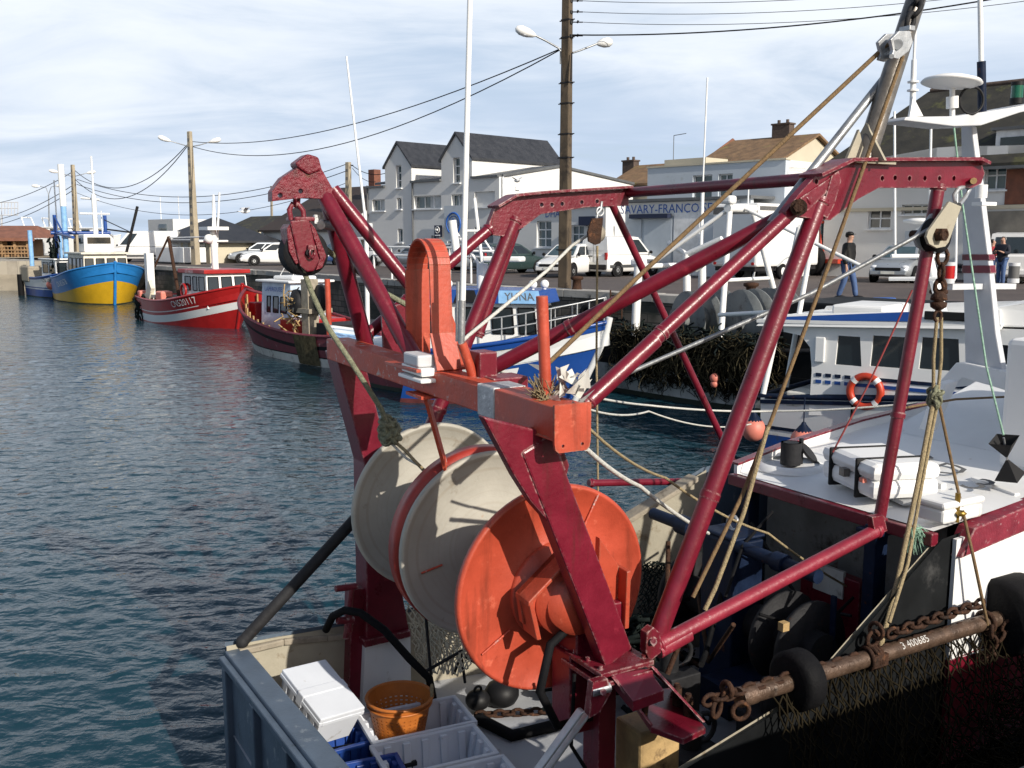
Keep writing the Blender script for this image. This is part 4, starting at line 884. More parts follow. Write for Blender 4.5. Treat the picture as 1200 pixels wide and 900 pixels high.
m = MB(); c = line_px(r0_, r1_, 1022)
for i in range(4): m.torus(c + rd * (.03 * i - .05), rd + nv * random.uniform(-.3, .3), .068, .014, 20, 8)
m.torus(c + u_ * .12, nv, .05, .013); m.torus(c + u_ * .18 + nv * .02, rd, .05, .013); m.box(c + nv * .06, rd * .13, u_ * .08, nv * .03); P(m, 'sling_shackle', 'rust', tb_, .004)
m = MB(); chain(m, line_px(r0_, r1_, 1040) + u_ * .12, line_px(r0_, r1_, 1150) + u_ * .15, .1, .013); chain(m, line_px(r0_, r1_, 1150) + nv * .08, line_px(r0_, r1_, 1165) - u_ * .3, .1, .013); chain(m, line_px(r0_, r1_, 1172) + nv * .08, line_px(r0_, r1_, 1152) - u_ * .28, .1, .013); m.torus(line_px(r0_, r1_, 1155), rd, .07, .016); P(m, 'tickler_chain', 'rust', tb_)
# nets
def mesh_net(name, mat, label, grid, r, base=None, jitter=.012, kind=None, cat='net'):
    """diamond mesh knotted between the points of a grid (rows of points)"""
    m = MB(); nr, nc = len(grid), len(grid[0])
    g = [[V(p) + V([random.uniform(-jitter, jitter) for _ in range(3)]) for p in row] for row in grid]
    for i in range(nr - 1):
        for j in range(nc):
            for dj in ((0, 1) if i % 2 else (-1, 0)):
                if 0 <= j + dj < nc: m.tube(g[i][j], g[i + 1][j + dj], r, n=4, cap=False)
    return solo(name, m, mat, label, cat, base=base)
def quad_grid(a, b, c, d, nr, nc, sag):
    out = []
    for i in range(nr):
        v = i / (nr - 1); row = []
        for j in range(nc):
            u = (j + (.5 if i % 2 else 0)) / nc; p = (a.lerp(b, u)).lerp(d.lerp(c, u), v); row.append(p + sag(u, v))
        out.append(row)
    return out
hump = lambda h: (lambda u, v: ZV * (h * math.sin(math.pi * u) * math.sin(math.pi * v) + .015 * math.sin(9 * u + 5 * v)))
mesh_net('trawl_net', 'net_cream', 'cream coloured netting heaped between the far leg and the drum', quad_grid(on_t(474, 706, -6.75), on_t(560, 730, -6.3), on_t(552, 786, -6.0), on_t(500, 792, -6.4), 16, 14, hump(.05)), .006)
mesh_net('trawl_net', 'net_cream', 'second layer of cream netting below the drum flange', quad_grid(on_t(478, 730, -6.7), on_t(545, 745, -6.35), on_t(540, 775, -6.2), on_t(490, 775, -6.5), 13, 12, hump(.09)), .005)
m = MB()
for a, b in (((497, 700), (505, 790)), ((500, 786), (560, 752)), ((540, 762), (545, 800)), ((542, 764), (532, 790))): m.tube(on_t(*a, -6.2), on_t(*b, -6.2), .012, n=6)
m.tube(on_t(545, 768, -6.2), on_t(600, 800, -6.0), .02, n=6); solo('steel_trestle', m, 'steel_dark', 'thin dark steel trestle holding the cream netting', 'trestle')
mesh_net('trawl_net', 'net_dark', 'dark netting draped over the far bulwark beside the gallows foot', quad_grid(on_t(755, 660, -6.6), on_t(880, 640, -6.7), on_t(870, 745, -6.0), on_t(745, 735, -6.0), 26, 30, hump(.15)), .006)
hp = MB()
for i in range(140):
    a = lt(random.uniform(3.9, 5.2), random.uniform(-6.7, -5.7), 0); hgt = .55 * math.exp(-((a.dot(LV) - 4.5) ** 2) * 2 - ((a.dot(TV) + 6.3) ** 2) * 3); a.z = DK + hgt * random.uniform(.3, 1)
    pts = [a]
    for k in range(5): pts.append(pts[-1] + V((random.uniform(-.12, .12), random.uniform(-.12, .12), random.uniform(-.06, .07))))
    hp.path(pts, .022, .02, n=5)
solo('net_heap', hp, 'net_dark', 'heap of dark net and rope on the deck under the gallows tubes', 'net')
hp = MB(); rn = random.Random(11)
for i in range(760):
    a = lt(rn.uniform(3.9, 7.6), rn.uniform(-4.0, -3.2), 0); l_ = a.dot(LV); a.z = -2.15 + .95 * max(0, min(1, (l_ - 3.9) / 2.6)) * rn.uniform(.2, 1)
    th = rn.uniform(0, 6.3); pts = [a]
    for k in range(9): th += rn.uniform(-1.1, 1.1); pts.append(pts[-1] + V((math.cos(th) * .045, math.sin(th) * .045, rn.uniform(-.03, .03))))
    hp.path(pts, .006, .005, n=4)
solo('net_heap', hp, 'net_black', 'brown curled net heap filling the dark bottom corner', 'net')
gr_ = []
for i in range(20):
    v_ = i / 19; gr_.append([line_px(r0_, r1_, 905 + 340 * (j + (.5 if i % 2 else 0)) / 46) - ZV * (.05 + v_ * 1.0) + nv * (.02 + .18 * math.sin(v_ * 2.4) + .06 * math.sin(j * .9) * v_) for j in range(46)])
mesh_net('hanging_net', 'net_black', 'black trawl netting hanging below the rusty roller beam', gr_, .006, jitter=.015)
m = MB(); chain(m, on_z(558, 838, DK + .03), on_z(665, 832, DK + .03), .09, .013); solo('deck_chain', m, 'rust', 'rusty chain lying on the deck below the orange flange', 'chain')
m = MB(); m.path([on_z(560, 842, DK + .04), on_z(600, 862, DK + .04), on_z(650, 850, DK + .04), on_z(690, 830, DK + .05)], .045, n=8); solo('black_hose', m, 'black_rubber', 'flattened black hose lying on the deck beside the fish boxes', 'hose')
m = MB(); 
for i, (x, y, r_, lb_) in enumerate(((588, 812, .14, 'largest black net float lying under the orange drum flange'), (560, 820, .1, 'small black net float left of the largest one'))):
    m = MB(); c = on_z(x, y, DK + .1); m.ball(c, r_, sc=(1, 1, .8)); m.torus(c + ZV * r_ * .8, TV, .03, .01); solo('net_float', m, 'black_plastic', lb_, 'float', 'black net floats')
for pts_, r_, lb_ in (([on_t(850, 700, -5), on_t(870, 640, -5.2), on_t(905, 600, -5.4)], .012, 'black cable rising steeply past the trawl winch'), ([on_t(890, 720, -4.9), on_t(960, 740, -4.8), on_t(1000, 700, -4.8)], .012, 'black cable drooping in front of the trawl winch discs')):
    solo('loose_cable', MB().path(pts_, r_, n=7), 'black_rubber', lb_, 'cable')
# torn plastic and straw at the foot of the orange post
m = MB(); pc = bpt(640) + ZV * .09
for i in range(34):
    a = pc + LV * random.uniform(.0, .14) + bd.normalized() * random.uniform(-.22, .16) + ZV * random.uniform(-.02, .12); q = [a + V([random.uniform(-.07, .07) for _ in range(3)]) for _ in range(3)]
    m.poly(q)
solo('torn_sheet', m, 'white_dirty', 'torn whitish plastic sheet snagged round the orange post', 'plastic sheet')
m = MB()
for i in range(120):
    a = pc + LV * random.uniform(-.05, .03) + bd.normalized() * random.uniform(-.05, .06); d = V((random.uniform(-.08, .08), random.uniform(-.08, .08), random.uniform(-.04, .13))); m.path([a, a + d * .6, a + d], .003, .002, n=3)
solo('straw_tuft', m, 'rope_tan', 'tuft of dry tan fibres tied at the orange post foot', 'tuft')
# life raft and case
lr = thing('life_raft', 'white life raft canister strapped on the deck roof', 'life raft', on_z(1000, 580, -.16))
q0, q1 = on_z(961, 562, -.15), on_z(1022, 592, -.15); dx = (q1 - q0); wx = dx.length; dx.normalize(); dl = V((-dx.y, dx.x, 0))
if dl.dot(LV) < 0: dl = -dl
cR = (q0 + q1) / 2 + dl * .27
m = MB(); m.box(cR + ZV * .10, dx * wx, dl * .54, ZV * .15); P(m, 'lower_shell', 'white_clean', lr, .05)
m = MB(); m.box(cR + ZV * .225, dx * wx * 1.02, dl * .56, ZV * .13); P(m, 'upper_shell', 'white_clean', lr, .06)
m = MB()
for f in (-.28, .22): m.box(cR + dx * wx * f + ZV * .15, dx * .03, dl * .58, ZV * .30)
P(m, 'strap', 'text_black', lr, .01)
m = MB(); m.box(cR + dx * wx * .02 - dl * .29 + ZV * .16, dx * .07, dl * .05, ZV * .06); P(m, 'release_buckle', 'pole_brown', lr)
m = MB(); m.box(cR + dx * wx * .36 - dl * .29 + ZV * .16, dx * .05, dl * .03, ZV * .03); P(m, 'red_tag', 'fender_pink', lr)
m = MB(); m.box(cR + ZV * .012, dx * wx * 1.1, dl * .1, ZV * .03); m.box(cR + dl * .25 + ZV * .012, dx * wx * 1.1, dl * .06, ZV * .03); P(m, 'cradle', 'galvanised', lr)
cs = thing('equipment_case', 'small white lidded case with a yellow fitting on the deck edge', 'case', on_z(1110, 606, -.16))
q = on_z(1112, 606, -.15)
m = MB(); m.box(q + ZV * .05, TV * .22, LV * .42, ZV * .1); P(m, 'case_body', 'white_paint', cs, .02)
m = MB(); m.box(q + ZV * .125, TV * .24, LV * .44, ZV * .05); P(m, 'case_lid', 'white_clean', cs, .02)
m = MB(); a = q + TV * .1 - LV * .06; m.tube(a + ZV * .0, a + ZV * .2, .018); m.lathe(a + ZV * .05 + TV * .03, ZV, [(0, .02), (.02, .04), (.035, .02)], 14); P(m, 'brass_fitting', 'brass', cs)
# fishing day shape: two black cones point to point
ds = thing('day_shape', 'black hourglass fishing shape hung on a wire before the white casing', 'day shape', on_t(1180, 537, TN))
ctr = on_t(1180, 537, TN)
m = MB(); axv = (on_t(1176, 506, TN) - on_t(1186, 570, TN)).normalized()
m.lathe(ctr, axv, [(.004, .004), (.155, .115), (.15, .11), (.004, .003)], 4, smooth=False); m.lathe(ctr, -axv, [(.004, .004), (.155, .115), (.15, .11), (.004, .003)], 4, smooth=False); P(m, 'cones', 'text_black', ds)
m = MB(); m.tube(ctr + axv * .17, ctr - axv * .2, .008); P(m, 'hanging_wire', 'steel_grey', ds)
rope('wire', [on_t(1118, 150, MT + .15), on_t(1128, 240, -5.2), on_t(1156, 430, TN - .3), on_t(1176, 510, TN)], .008, 'twine_green', 'pale green halyard from the crosstree to the black hourglass shape', group=G)
rope('rope', [on_t(1060, 478, TN - .9), on_t(1120, 468, TN - .9), on_t(1200, 464, TN - .9)], .01, 'rope_brown', 'dark lashing line crossing in front of the mast foot', group=G)

fb = open_box('shade_bin', 'big grey fish bin added unseen on the near quay to shade the deck', 'fish bin', 'grey_paint', 1.0, .55, .86)  # added out of view, only to cast shade over deck and drum
q = lt(3.3, -.95, .004); fb.location = q; fb.rotation_euler = (0, 0, R(30))
# ------------------------------------------------------------------ buildings along the far quay
pm('render_white', (.66, .66, .65), .8, var=.05, scale=.5, bump=.05, dirt=[((.50, .49, .47), .18, .5), ((.40, .39, .36), .06, 1.6)])
pm('render_cream', (.52, .47, .36), .8, var=.08, scale=.6, dirt=((.35, .31, .24), .2, .8))
pm('render_blue', (.50, .55, .60), .8, var=.06, scale=.5, dirt=[((.36, .38, .38), .28, .7), ((.2, .2, .18), .05, 2.5)])
pm('slate', (.028, .030, .036), .55, var=.3, scale=2.5, bump=.25, bscale=6, dirt=((.055, .055, .055), .2, 1.2))
pm('moss_roof', (.030, .028, .022), .8, var=.4, scale=1.5, bump=.6, bscale=6, dirt=[((.075, .075, .028), .36, 1.1), ((.02, .02, .02), .3, 2)])
pm('brown_roof', (.038, .026, .021), .75, var=.3, scale=1.2, bump=.3, bscale=6)
pm('tile_roof', (.19, .115, .06), .8, var=.35, scale=2.2, bump=.7, bscale=5, dirt=[((.22, .19, .06), .28, .9), ((.07, .05, .035), .2, 2)])
pm('red_roof', (.20, .085, .055), .8, var=.25, scale=1.5, bump=.4, bscale=5)
pm('brick', (.17, .065, .04), .85, var=.3, scale=3, bump=.5, bscale=8)
pm('brick_dark', (.085, .06, .048), .85, var=.3, scale=3, bump=.5, bscale=8)
pm('wood_deck', (.33, .20, .10), .75, var=.25, scale=3)
pm('concrete', (.34, .29, .21), .8, var=.2, scale=1.5, bump=.3, bscale=8, dirt=((.13, .10, .07), .28, 1.3))
pm('door_grey', (.45, .50, .55), .5, var=.05)
pm('awning_navy', (.01, .018, .05), .7)
pm('frame_white', (.72, .73, .74), .4); pm('curtain', (.45, .47, .48), .8); pm('lead', (.10, .105, .11), .5)
pm('pole_dark', (.095, .070, .045), .8, var=.3, scale=1.5, bump=.4, bscale=8, dirt=[((.03, .022, .016), .4, 1.2), ((.2, .16, .1), .15, 2)], streak=((.03, .022, .015), .4, 5))
pm('shadow_green', (.02, .07, .05), .5)
def Ez(px, py, k): p = on_k(px, py, k); return (e_of(p), p.z)
def building(name, label, e, k, cat='building', group=None): return thing(name, label, cat, ek(e, k, 0), group=group)
def facade(par, outl, holes, k, th, mat, name='front_wall'):
    """a wall standing at inland distance k; outline and holes are (e, z) lists"""
    m = MB(); prism_holes(m, [ek(e, k, z) for e, z in outl], [[ek(e, k, z) for e, z in h] for h in holes], IV * th); return m.build(name, mat, par, True)
def rect(e0, e1, z0, z1): return [(e0, z0), (e1, z0), (e1, z1), (e0, z1)]
def window(par, e0, e1, z0, z1, k, cols=2, depth=.16, frame='frame_white', glass='glass_blue', sill=True, bars=0, inside=None):
    f = MB(); c = lambda e, z: ek(e, k + depth, z); w_ = .06
    for e in np.linspace(e0 + w_ / 2, e1 - w_ / 2, cols + 1): f.box(c(e, (z0 + z1) / 2), EV * w_, IV * .06, ZV * (z1 - z0))
    for z in [z0 + w_ / 2, z1 - w_ / 2] + [z0 + (z1 - z0) * (i + 1) / (bars + 1) for i in range(bars)]: f.box(c((e0 + e1) / 2, z) - IV * .004, EV * (e1 - e0), IV * .05, ZV * w_)
    if sill: f.box(ek((e0 + e1) / 2, k - .03, z0 - .04), EV * (e1 - e0 + .2), IV * .18, ZV * .07)
    fo = f.build('window', frame, par, True)
    g = MB(); g.quad(*[ek(e, k + depth + .02, z) for e, z in rect(e0, e1, z0, z1)]); g.build('pane', glass, fo, True)
    if inside:
        g = MB(); es = e0 + (e1 - e0) * .5; g.quad(*[ek(e, k + depth + .015, z) for e, z in rect(es + .05, e1 - .08, z0 + .08, z1 - .08)]); g.build('curtain', 'curtain', fo, True)
    return fo
def bx(par, name, mat, e0, e1, k0, k1, z0, z1, bevel=0):
    m = MB(); m.box(ek((e0 + e1) / 2, (k0 + k1) / 2, (z0 + z1) / 2), EV * (e1 - e0), IV * (k1 - k0), ZV * (z1 - z0)); return m.build(name, mat, par, True, bevel)
def gable_roof(par, e0, e1, k0, k1, ze, zr, mat, along='I', over=.25, th=.14, name='roof', hip=0):
    """two slopes; along = direction of the ridge"""
    m = MB()
    if along == 'I':
        em = (e0 + e1) / 2; s = (zr - ze) / ((e1 - e0) / 2); q0, q1 = k0 - over, k1 + over
        for sg, ee in ((-1, e0 - over), (1, e1 + over)):
            zz = ze - over * s
            m.prism([ek(ee, q0, zz), ek(em, q0 + hip * 0, zr), ek(em, q1 - hip, zr), ek(ee, q1, zz)], ZV * th)
        if hip: m.prism([ek(e0 - over, q1, ze - over * s), ek(e1 + over, q1, ze - over * s), ek(em, q1 - hip, zr)], ZV * th)
    else:
        km = (k0 + k1) / 2; s = (zr - ze) / ((k1 - k0) / 2); q0, q1 = e0 - over, e1 + over
        for kk in (k0 - over, k1 + over):
            zz = ze - over * s; m.prism([ek(q0, kk, zz), ek(q0 + hip, km, zr), ek(q1 - hip, km, zr), ek(q1, kk, zz)], ZV * th)
        if hip:
            for q, h in ((q0, hip), (q1, -hip)): m.prism([ek(q, k0 - over, ze - over * s), ek(q, k1 + over, ze - over * s), ek(q + h, km, zr)], ZV * th)
    return m.build(name, mat, par, True)

# the white gabled building
K = 14.
e0, _ = Ez(430, 220, K); eg1, zg1 = Ez(451, 196, K); eg1b, _ = Ez(482, 194, K); eg2, zg2 = Ez(517, 188, K); eg2b, _ = Ez(553, 185, K); eE, zE = Ez(585, 207, K)
zmid = Ez(500, 213, K)[1]; zp1 = Ez(465, 168, K)[1]; zp2 = Ez(535, 157, K)[1]; zl = Ez(440, 220, K)[1]
B = building('harbour_building', 'white building with two steep slate gables and a round blue emblem panel', e0, K)
wins = []
def W(px0, px1, py0, py1): (a, z1), (b, z0) = Ez(px0, py0, K), Ez(px1, py1, K); return (a, b, z0, z1)
wl = [W(436, 451, 234, 247), W(464, 470.5, 194, 220), W(465, 470.5, 232, 245), W(485, 517, 230, 244), W(531, 539, 185, 214), W(529, 542, 228, 242), W(556, 580, 225, 242), W(466, 472, 268, 284), W(505, 514, 276, 290), W(524, 532, 276, 288), W(556, 578, 266, 286)]
zr_ = lambda e, a, b, zp, ze: zp - (zp - ze) * abs(e - (a + b) / 2) / ((b - a) / 2)
outl = [(e0, 0), (eE, 0), (eE, zE), (eg2b, zE), (eg2b, zg2), ((eg2 + eg2b) / 2, zp2), (eg2, zg2), (eg2, zmid), (eg1b, zmid), (eg1b, zg1), ((eg1 + eg1b) / 2, zp1), (eg1, zg1), (eg1, zl), (e0, zl)]
facade(B, outl, [rect(*w_) for w_ in wl], K, .3, 'render_white')
for i, w_ in enumerate(wl):
    fo = window(B, *w_, K, cols=(3 if i == 3 else 1 if i in (1, 2, 4, 7) else 2), depth=.2, bars=2 if i in (1, 4) else 0, inside=i in (0, 3, 5))
    if i == 6:
        g = MB(); g.box(ek((w_[0] + w_[1]) / 2, K + .14, (w_[2] + w_[3]) / 2), EV * (w_[1] - w_[0]), IV * .03, ZV * (w_[3] - w_[2])); g.build('shutter', 'render_white', fo, True)
def gblock(a, b, ze, zp, k1):
    m = MB(); m.quad(ek(b, K + .3, 2), ek(b, k1, 2), ek(b, k1, ze), ek(b, K + .3, ze)); m.quad(ek(a, K + .3, 2), ek(a, K + .3, ze), ek(a, k1, ze), ek(a, k1, 2)); m.poly([ek(a, k1, 2), ek(a, k1, ze), ek((a + b) / 2, k1, zp), ek(b, k1, ze), ek(b, k1, 2)]); m.build('gable_block', 'render_white', B, True)
rk = line_px(ek((eg2 + eg2b) / 2, K, zp2), ek((eg2 + eg2b) / 2, K + 40, zp2), 640).dot(IV) - K0
gblock(eg1, eg1b, zg1, zp1, rk); gblock(eg2, eg2b, zg2, zp2, rk)
gable_roof(B, eg1, eg1b, K, rk, zg1, zp1, 'slate', 'I', .12); gable_roof(B, eg2, eg2b, K, rk, zg2, zp2, 'slate', 'I', .12)
bx(B, 'wing', 'render_white', e0, eg1, K + .3, K + 9, 0, zl - .05); bx(B, 'wing', 'render_white', eg1b, eg2, K + .3, K + 10, 0, zmid - .05); bx(B, 'wing', 'render_white', eg2b, eE - .01, K + .3, K + 10, 0, zE - .05)
m = MB()
for a, b, z in ((e0, eg1, zl), (eg1b, eg2, zmid), (eg2b, eE, zE)): m.box(ek((a + b) / 2, K + .1, z + .05), EV * (b - a), IV * .5, ZV * .12)
m.build('cornice', 'lead', B, True)
m = MB()
for e in (eg1b + .12, e0 + .1): m.tube(ek(e, K - .06, .1), ek(e, K - .06, zmid), .05, n=8)
m.build('downpipe', 'lead', B, True)
ce, cz = Ez(532, 262, K - .3); ww = Ez(543, 262, K - .3)[0] - ce
m = MB(); m.box(ek(ce, K - .3, cz), EV * 2 * ww, IV * .06, ZV * 2.5 * ww); sg = m.build('emblem_panel', 'render_blue', B, True)
m = MB(); c = ek(ce, K - .345, cz)
m.torus(c, IV, ww * .74, ww * .07, 28, 6); m.torus(c, IV, ww * .52, ww * .03, 24, 6)
m.prism([c + EV * ww * x + ZV * ww * y for x, y in ((-.4, -.15), (.4, -.15), (.25, -.35), (-.25, -.35))], -IV * .02); m.prism([c + EV * ww * x + ZV * ww * y for x, y in ((-.05, -.1), (-.05, .4), (-.35, -.1))], -IV * .02); m.prism([c + EV * ww * x + ZV * ww * y for x, y in ((.02, -.1), (.02, .35), (.3, -.1))], -IV * .02)
m.build('emblem', 'text_blue', sg, True)
ce, cz = Ez(513.5, 271, K - .3); m = MB(); m.box(ek(ce, K - .3, cz), EV * .62, IV * .1, ZV * .7); sg = m.build('hanging_sign', 'awning_navy', B, True)
m = MB(); c = ek(ce, K - .37, cz + .08); m.torus(c, IV, .19, .025, 20, 6); m.ball(c, .08); m.box(ek(ce, K - .36, cz - .24), EV * .45, IV * .02, ZV * .07); m.build('sign_mark', 'text_white', sg, True)
ck = MB(); e_, z_ = Ez(439, 212, K + 5); ck.box(ek(e_, K + 5, z_ + .2), EV * .7, IV * .6, ZV * 1.2); ck.build('chimney', 'brick', B, True)

# white hall with the low sunlit gable
e1h = eE; pk0 = line_px(ek(eE, K, zE), ek(eE, K + 60, zE), 655).dot(IV) - K0; pk1 = line_px(ek(eE, K, zE), ek(eE, K + 60, zE), 742).dot(IV) - K0
H_ = building('white_hall', 'long white hall whose low gable wall is in full sun, behind the tall pole', eE, K + .4)
zpk = zE + .75
m = MB(); m.prism([ek(eE, K + .35, 0), ek(eE, pk1, 0), ek(eE, pk1, zE), ek(eE, pk0, zpk), ek(eE, K + .35, zE)], -EV * .3); m.build('gable_wall', 'render_white', H_, True)
m = MB()
for (a, za, b, zb) in ((K + .2, zE, pk0, zpk), (pk0, zpk, pk1, zE)): m.prism([ek(eE + .12, a, za), ek(eE + .12, b, zb), ek(eE - 12, b, zb), ek(eE - 12, a, za)], ZV * .14)
m.build('roof', 'lead', H_, True)
m = MB(); e_, z_ = eE + .02, 0; pp = line_px(ek(eE, K, 4), ek(eE, K + 60, 4), 606); kq = pp.dot(IV) - K0
m.tube(ek(eE + .1, K + .2, 0), ek(eE + .1, K + .2, zE), .06, n=8); m.box(ek(eE + .05, kq, zE - .6), IV * .3, EV * .1, ZV * .2); m.build('drainpipe', 'frame_white', H_, True)
# low shop in front of it
K2 = 13.3
ea, zt = Ez(604, 249, K2); eb, _ = Ez(710, 247, K2); zt2 = Ez(672, 243, K2)[1]
S = building('low_shop', 'low flat-roofed pale shop with blue lettering and white glazed doors, beside the tall pole', ea, K2)
def W2(px0, px1, py0, py1, k): (a, z1), (b, z0) = Ez(px0, py0, k), Ez(px1, py1, k); return (a, b, min(z0, z1), max(z0, z1))
wl = [W2(629, 646, 259, 290, K2), W2(669, 684, 264, 296, K2), W2(689, 704, 258, 274, K2)]
facade(S, rect(ea, eb, 0, zt2), [rect(*w_) for w_ in wl], K2, .25, 'render_white'); bx(S, 'rear_block', 'render_white', ea, eb, K2 + .25, K + .0, 0, zt2 - .02)
for w_ in wl: window(S, *w_, K2, 2, bars=2, frame='frame_white')
bx(S, 'roof_edge', 'lead', ea - .1, eb + .1, K2 - .15, K2 + .3, zt2, zt2 + .12)
e_, z_ = Ez(650, 251, K2 - .05); text_mesh('DHAM', .5, flatmap(ek(e_, K2 - .02, z_), EV, ZV), 'lettering', 'text_blue', S, True)
e_, z_ = Ez(696, 256, K2); bx(S, 'blue_awning', 'awning_navy', e_ - .6, e_ + .6, K2 - .5, K2 - .01, z_ - .35, z_ + .1)

# shop building with the blue lettering
K3 = 16.
ea, zt = Ez(759, 200, K3); eb, ztb = Ez(921, 184, K3); zt = (zt + ztb) / 2
Q = building('shop_building', 'flat-topped pale blue building with blue shop lettering above its ground floor', ea, K3)
wl = [W2(812, 834, 206, 228, K3), W2(842, 858, 204, 224, K3)]; zw = max(wl[0][3], wl[1][3]); wl = [(a, b, zw - 1.15, zw) for a, b, *_ in wl]
facade(Q, rect(ea, eb, 2.6, zt), [rect(*w_) for w_ in wl], K3, .3, 'render_blue', 'upper_wall')
for w_ in wl: window(Q, *w_, K3, 2, bars=1)
m = MB(); m.box(ek(eb - .15, K3 + 4.3, zt / 2), EV * .3, IV * 8, ZV * zt); m.box(ek(ea + .15, K3 + 4.3, zt / 2), EV * .3, IV * 8, ZV * zt); m.build('side_wall', 'render_white', Q, True)
bx(Q, 'flat_roof', 'lead', ea, eb, K3 + .31, K3 + 8.3, zt - .5, zt - .3)
bx(Q, 'parapet_capping', 'render_cream', ea - .05, eb + .05, K3 - .06, K3 + .4, zt, zt + .08)
K4 = 14.2; ec, zc_ = Ez(733, 236, K4); ed, _ = Ez(880, 228, K4); zc_ = 3.55
dw = [W2(738, 752, 257, 292, K4), W2(756, 788, 256, 292, K4), W2(791, 820, 250, 292, K4)]; dw = [(a, b, .02, z1) for a, b, _, z1 in dw]
facade(Q, rect(ec, ed, 0, zc_), [], K4, .25, 'render_blue', 'shop_front')
for i, w_ in enumerate(dw): bx(Q, 'sliding_door', 'door_grey' if i < 2 else 'frame_white', w_[0], w_[1], K4 - .08, K4 - .005, .03, w_[3], .01)
bx(Q, 'shop_roof', 'lead', ec - .15, ed + .15, K4 - .25, K3 - .005, zc_, zc_ + .13)
a, z1 = Ez(737, 241, K4); b, z0 = Ez(823, 250, K4); bx(Q, 'sign_board', 'render_white', a, b + 2, K4 - .05, K4 - .004, z1 - .55, z1 + .12)
ta, tz = Ez(740, 246, K4 - .06); tb2, tz2 = Ez(820, 244, K4 - .06); tz = (tz + tz2) / 2
tx = text_mesh('SAVARY-FRANÇOISE', .60, flatmap(ek((ta + tb2) / 2, K4 - .056, tz), EV, ZV, off=.01), 'shop_lettering', 'text_blue', Q, True)
bx(Q, 'dark_awning', 'awning_navy', *[Ez(x, 252, K4)[0] for x in (743, 788)], K4 - .4, K4 - .085, Ez(760, 254, K4)[1] - .08, Ez(760, 251, K4)[1])
bx(Q, 'roof_box', 'render_cream', *[Ez(x, 192, K3 + 3)[0] for x in (792, 840)], K3 + 2, K3 + 4, zt - .3, zt + .55)
m = MB(); c = Ez(789, 190, K3 + 3); m.tube(ek(c[0], K3 + 3, zt - .3), ek(c[0], K3 + 3, zt + 1.9), .02, n=6); m.tube(ek(c[0], K3 + 3, zt + 1.9), ek(c[0] + .8, K3 + 3, zt + 1.95), .02, n=6); m.build('roof_aerial', 'lead', Q, True)
# tiled houses behind
def tiled_house(name, label, pxl, pxr, pyr, pye, k, depth, roof, wall, along='E', hip=0, chim=(), group=None):
    a, zr = Ez(pxl, pyr, k + depth / 2); b, _ = Ez(pxr, pyr, k + depth / 2); ze = Ez((pxl + pxr) / 2, pye, k)[1]
    h = building(name, label, a, k, 'house', group)
    if along == 'E':
        km = k + depth / 2; m = MB(); m.prism([ek(a, k, 0), ek(a, k, ze), ek(a, km, zr), ek(a, k + depth, ze), ek(a, k + depth, 0)], EV * (b - a)); m.build('walls', wall, h, True); gable_roof(h, a, b, k, k + depth, ze, zr + .06, roof, 'E', .3, hip=hip)
    else:
        m = MB(); m.prism([ek(a, k, 0), ek(b, k, 0), ek(b, k, ze), ek((a + b) / 2, k, zr), ek(a, k, ze)], IV * depth); m.build('walls', wall, h, True); gable_roof(h, a, b, k, k + depth, ze, zr + .06, roof, 'I', .3)
    for (px, w_, hh, mt) in chim:
        e_ = Ez(px, pyr, k + depth / 2)[0]; m = MB(); m.box(ek(e_, k + depth / 2, zr + hh / 2 - .6), EV * w_, IV * .6, ZV * (hh + 1.2)); m.box(ek(e_, k + depth / 2, zr + hh + .03), EV * (w_ + .12), IV * .72, ZV * .1)
        for s in (-1, 1): m.tube(ek(e_ + s * w_ * .25, k + depth / 2, zr + hh), ek(e_ + s * w_ * .25, k + depth / 2, zr + hh + .3), .1, n=8)
        m.build('chimney', mt, h, True)
    return h, a, b, ze, zr
G2 = 'tiled houses behind the quay shops'
h, a, b, ze, zr = tiled_house('tiled_house', 'house with ochre tiled roof and brick chimney above the flat blue building', 863, 955, 168, 188, 27, 8, 'tile_roof', 'render_cream', chim=[(917, 1.2, .9, 'brick_dark')], group=G2)
m = MB(); m.prism([ek(a - .32, 27 - .5, ze - .5), ek(a - .32, 31, zr + .1), ek(a - .32, 35.5, ze - .5), ek(a - .32, 35.5, ze - .25), ek(a - .32, 31, zr + .34), ek(a - .32, 26.5, ze - .25)], EV * .06); m.build('barge_board', 'red_roof', h, True)
h, a, b, ze, zr = tiled_house('tiled_house', 'small tiled gable and tall dark chimney left of the flat blue building', 750, 800, 197, 214, 27, 6, 'tile_roof', 'render_cream', chim=[(739, 1.0, .5, 'brick_dark')], group=G2)
# right-hand house with the mossy roof
K5 = 19.
ea, ze = Ez(969, 185, K5); eb = ea + 24; ze = 5.1
D = building('slate_house', 'long white house with a dark mossy roof behind the white mast', ea, K5, 'house')
hol = [W2(1057, 1090, 240, 251, K5), W2(1018, 1043, 244, 268, K5), W2(1157, 1178, 172, 222, K5), W2(1098, 1117, 173, 192, K5)]
facade(D, rect(ea, eb, 0, ze), [rect(*w_) for w_ in hol], K5, .3, 'render_white')
for i, w_ in enumerate(hol): window(D, *w_, K5, 2 if i != 0 else 3, bars=1 if i != 2 else 2, frame='frame_white', glass='glass_dark' if i in (0, 1) else 'glass_blue')
bx(D, 'rear_block', 'render_white', ea, eb, K5 + .3, K5 + 9, 0, ze - .02)
gable_roof(D, ea, eb, K5, K5 + 9, ze, ze + 3.5, 'moss_roof', 'E', .5, hip=3.2)
mR = MB(); mR.tube(ek(ea + 2.8, K5 + 4.5, ze + 3.66), ek(eb - 2.8, K5 + 4.5, ze + 3.66), .12, n=8); mR.build('ridge_tiles', 'brick_dark', D, True)
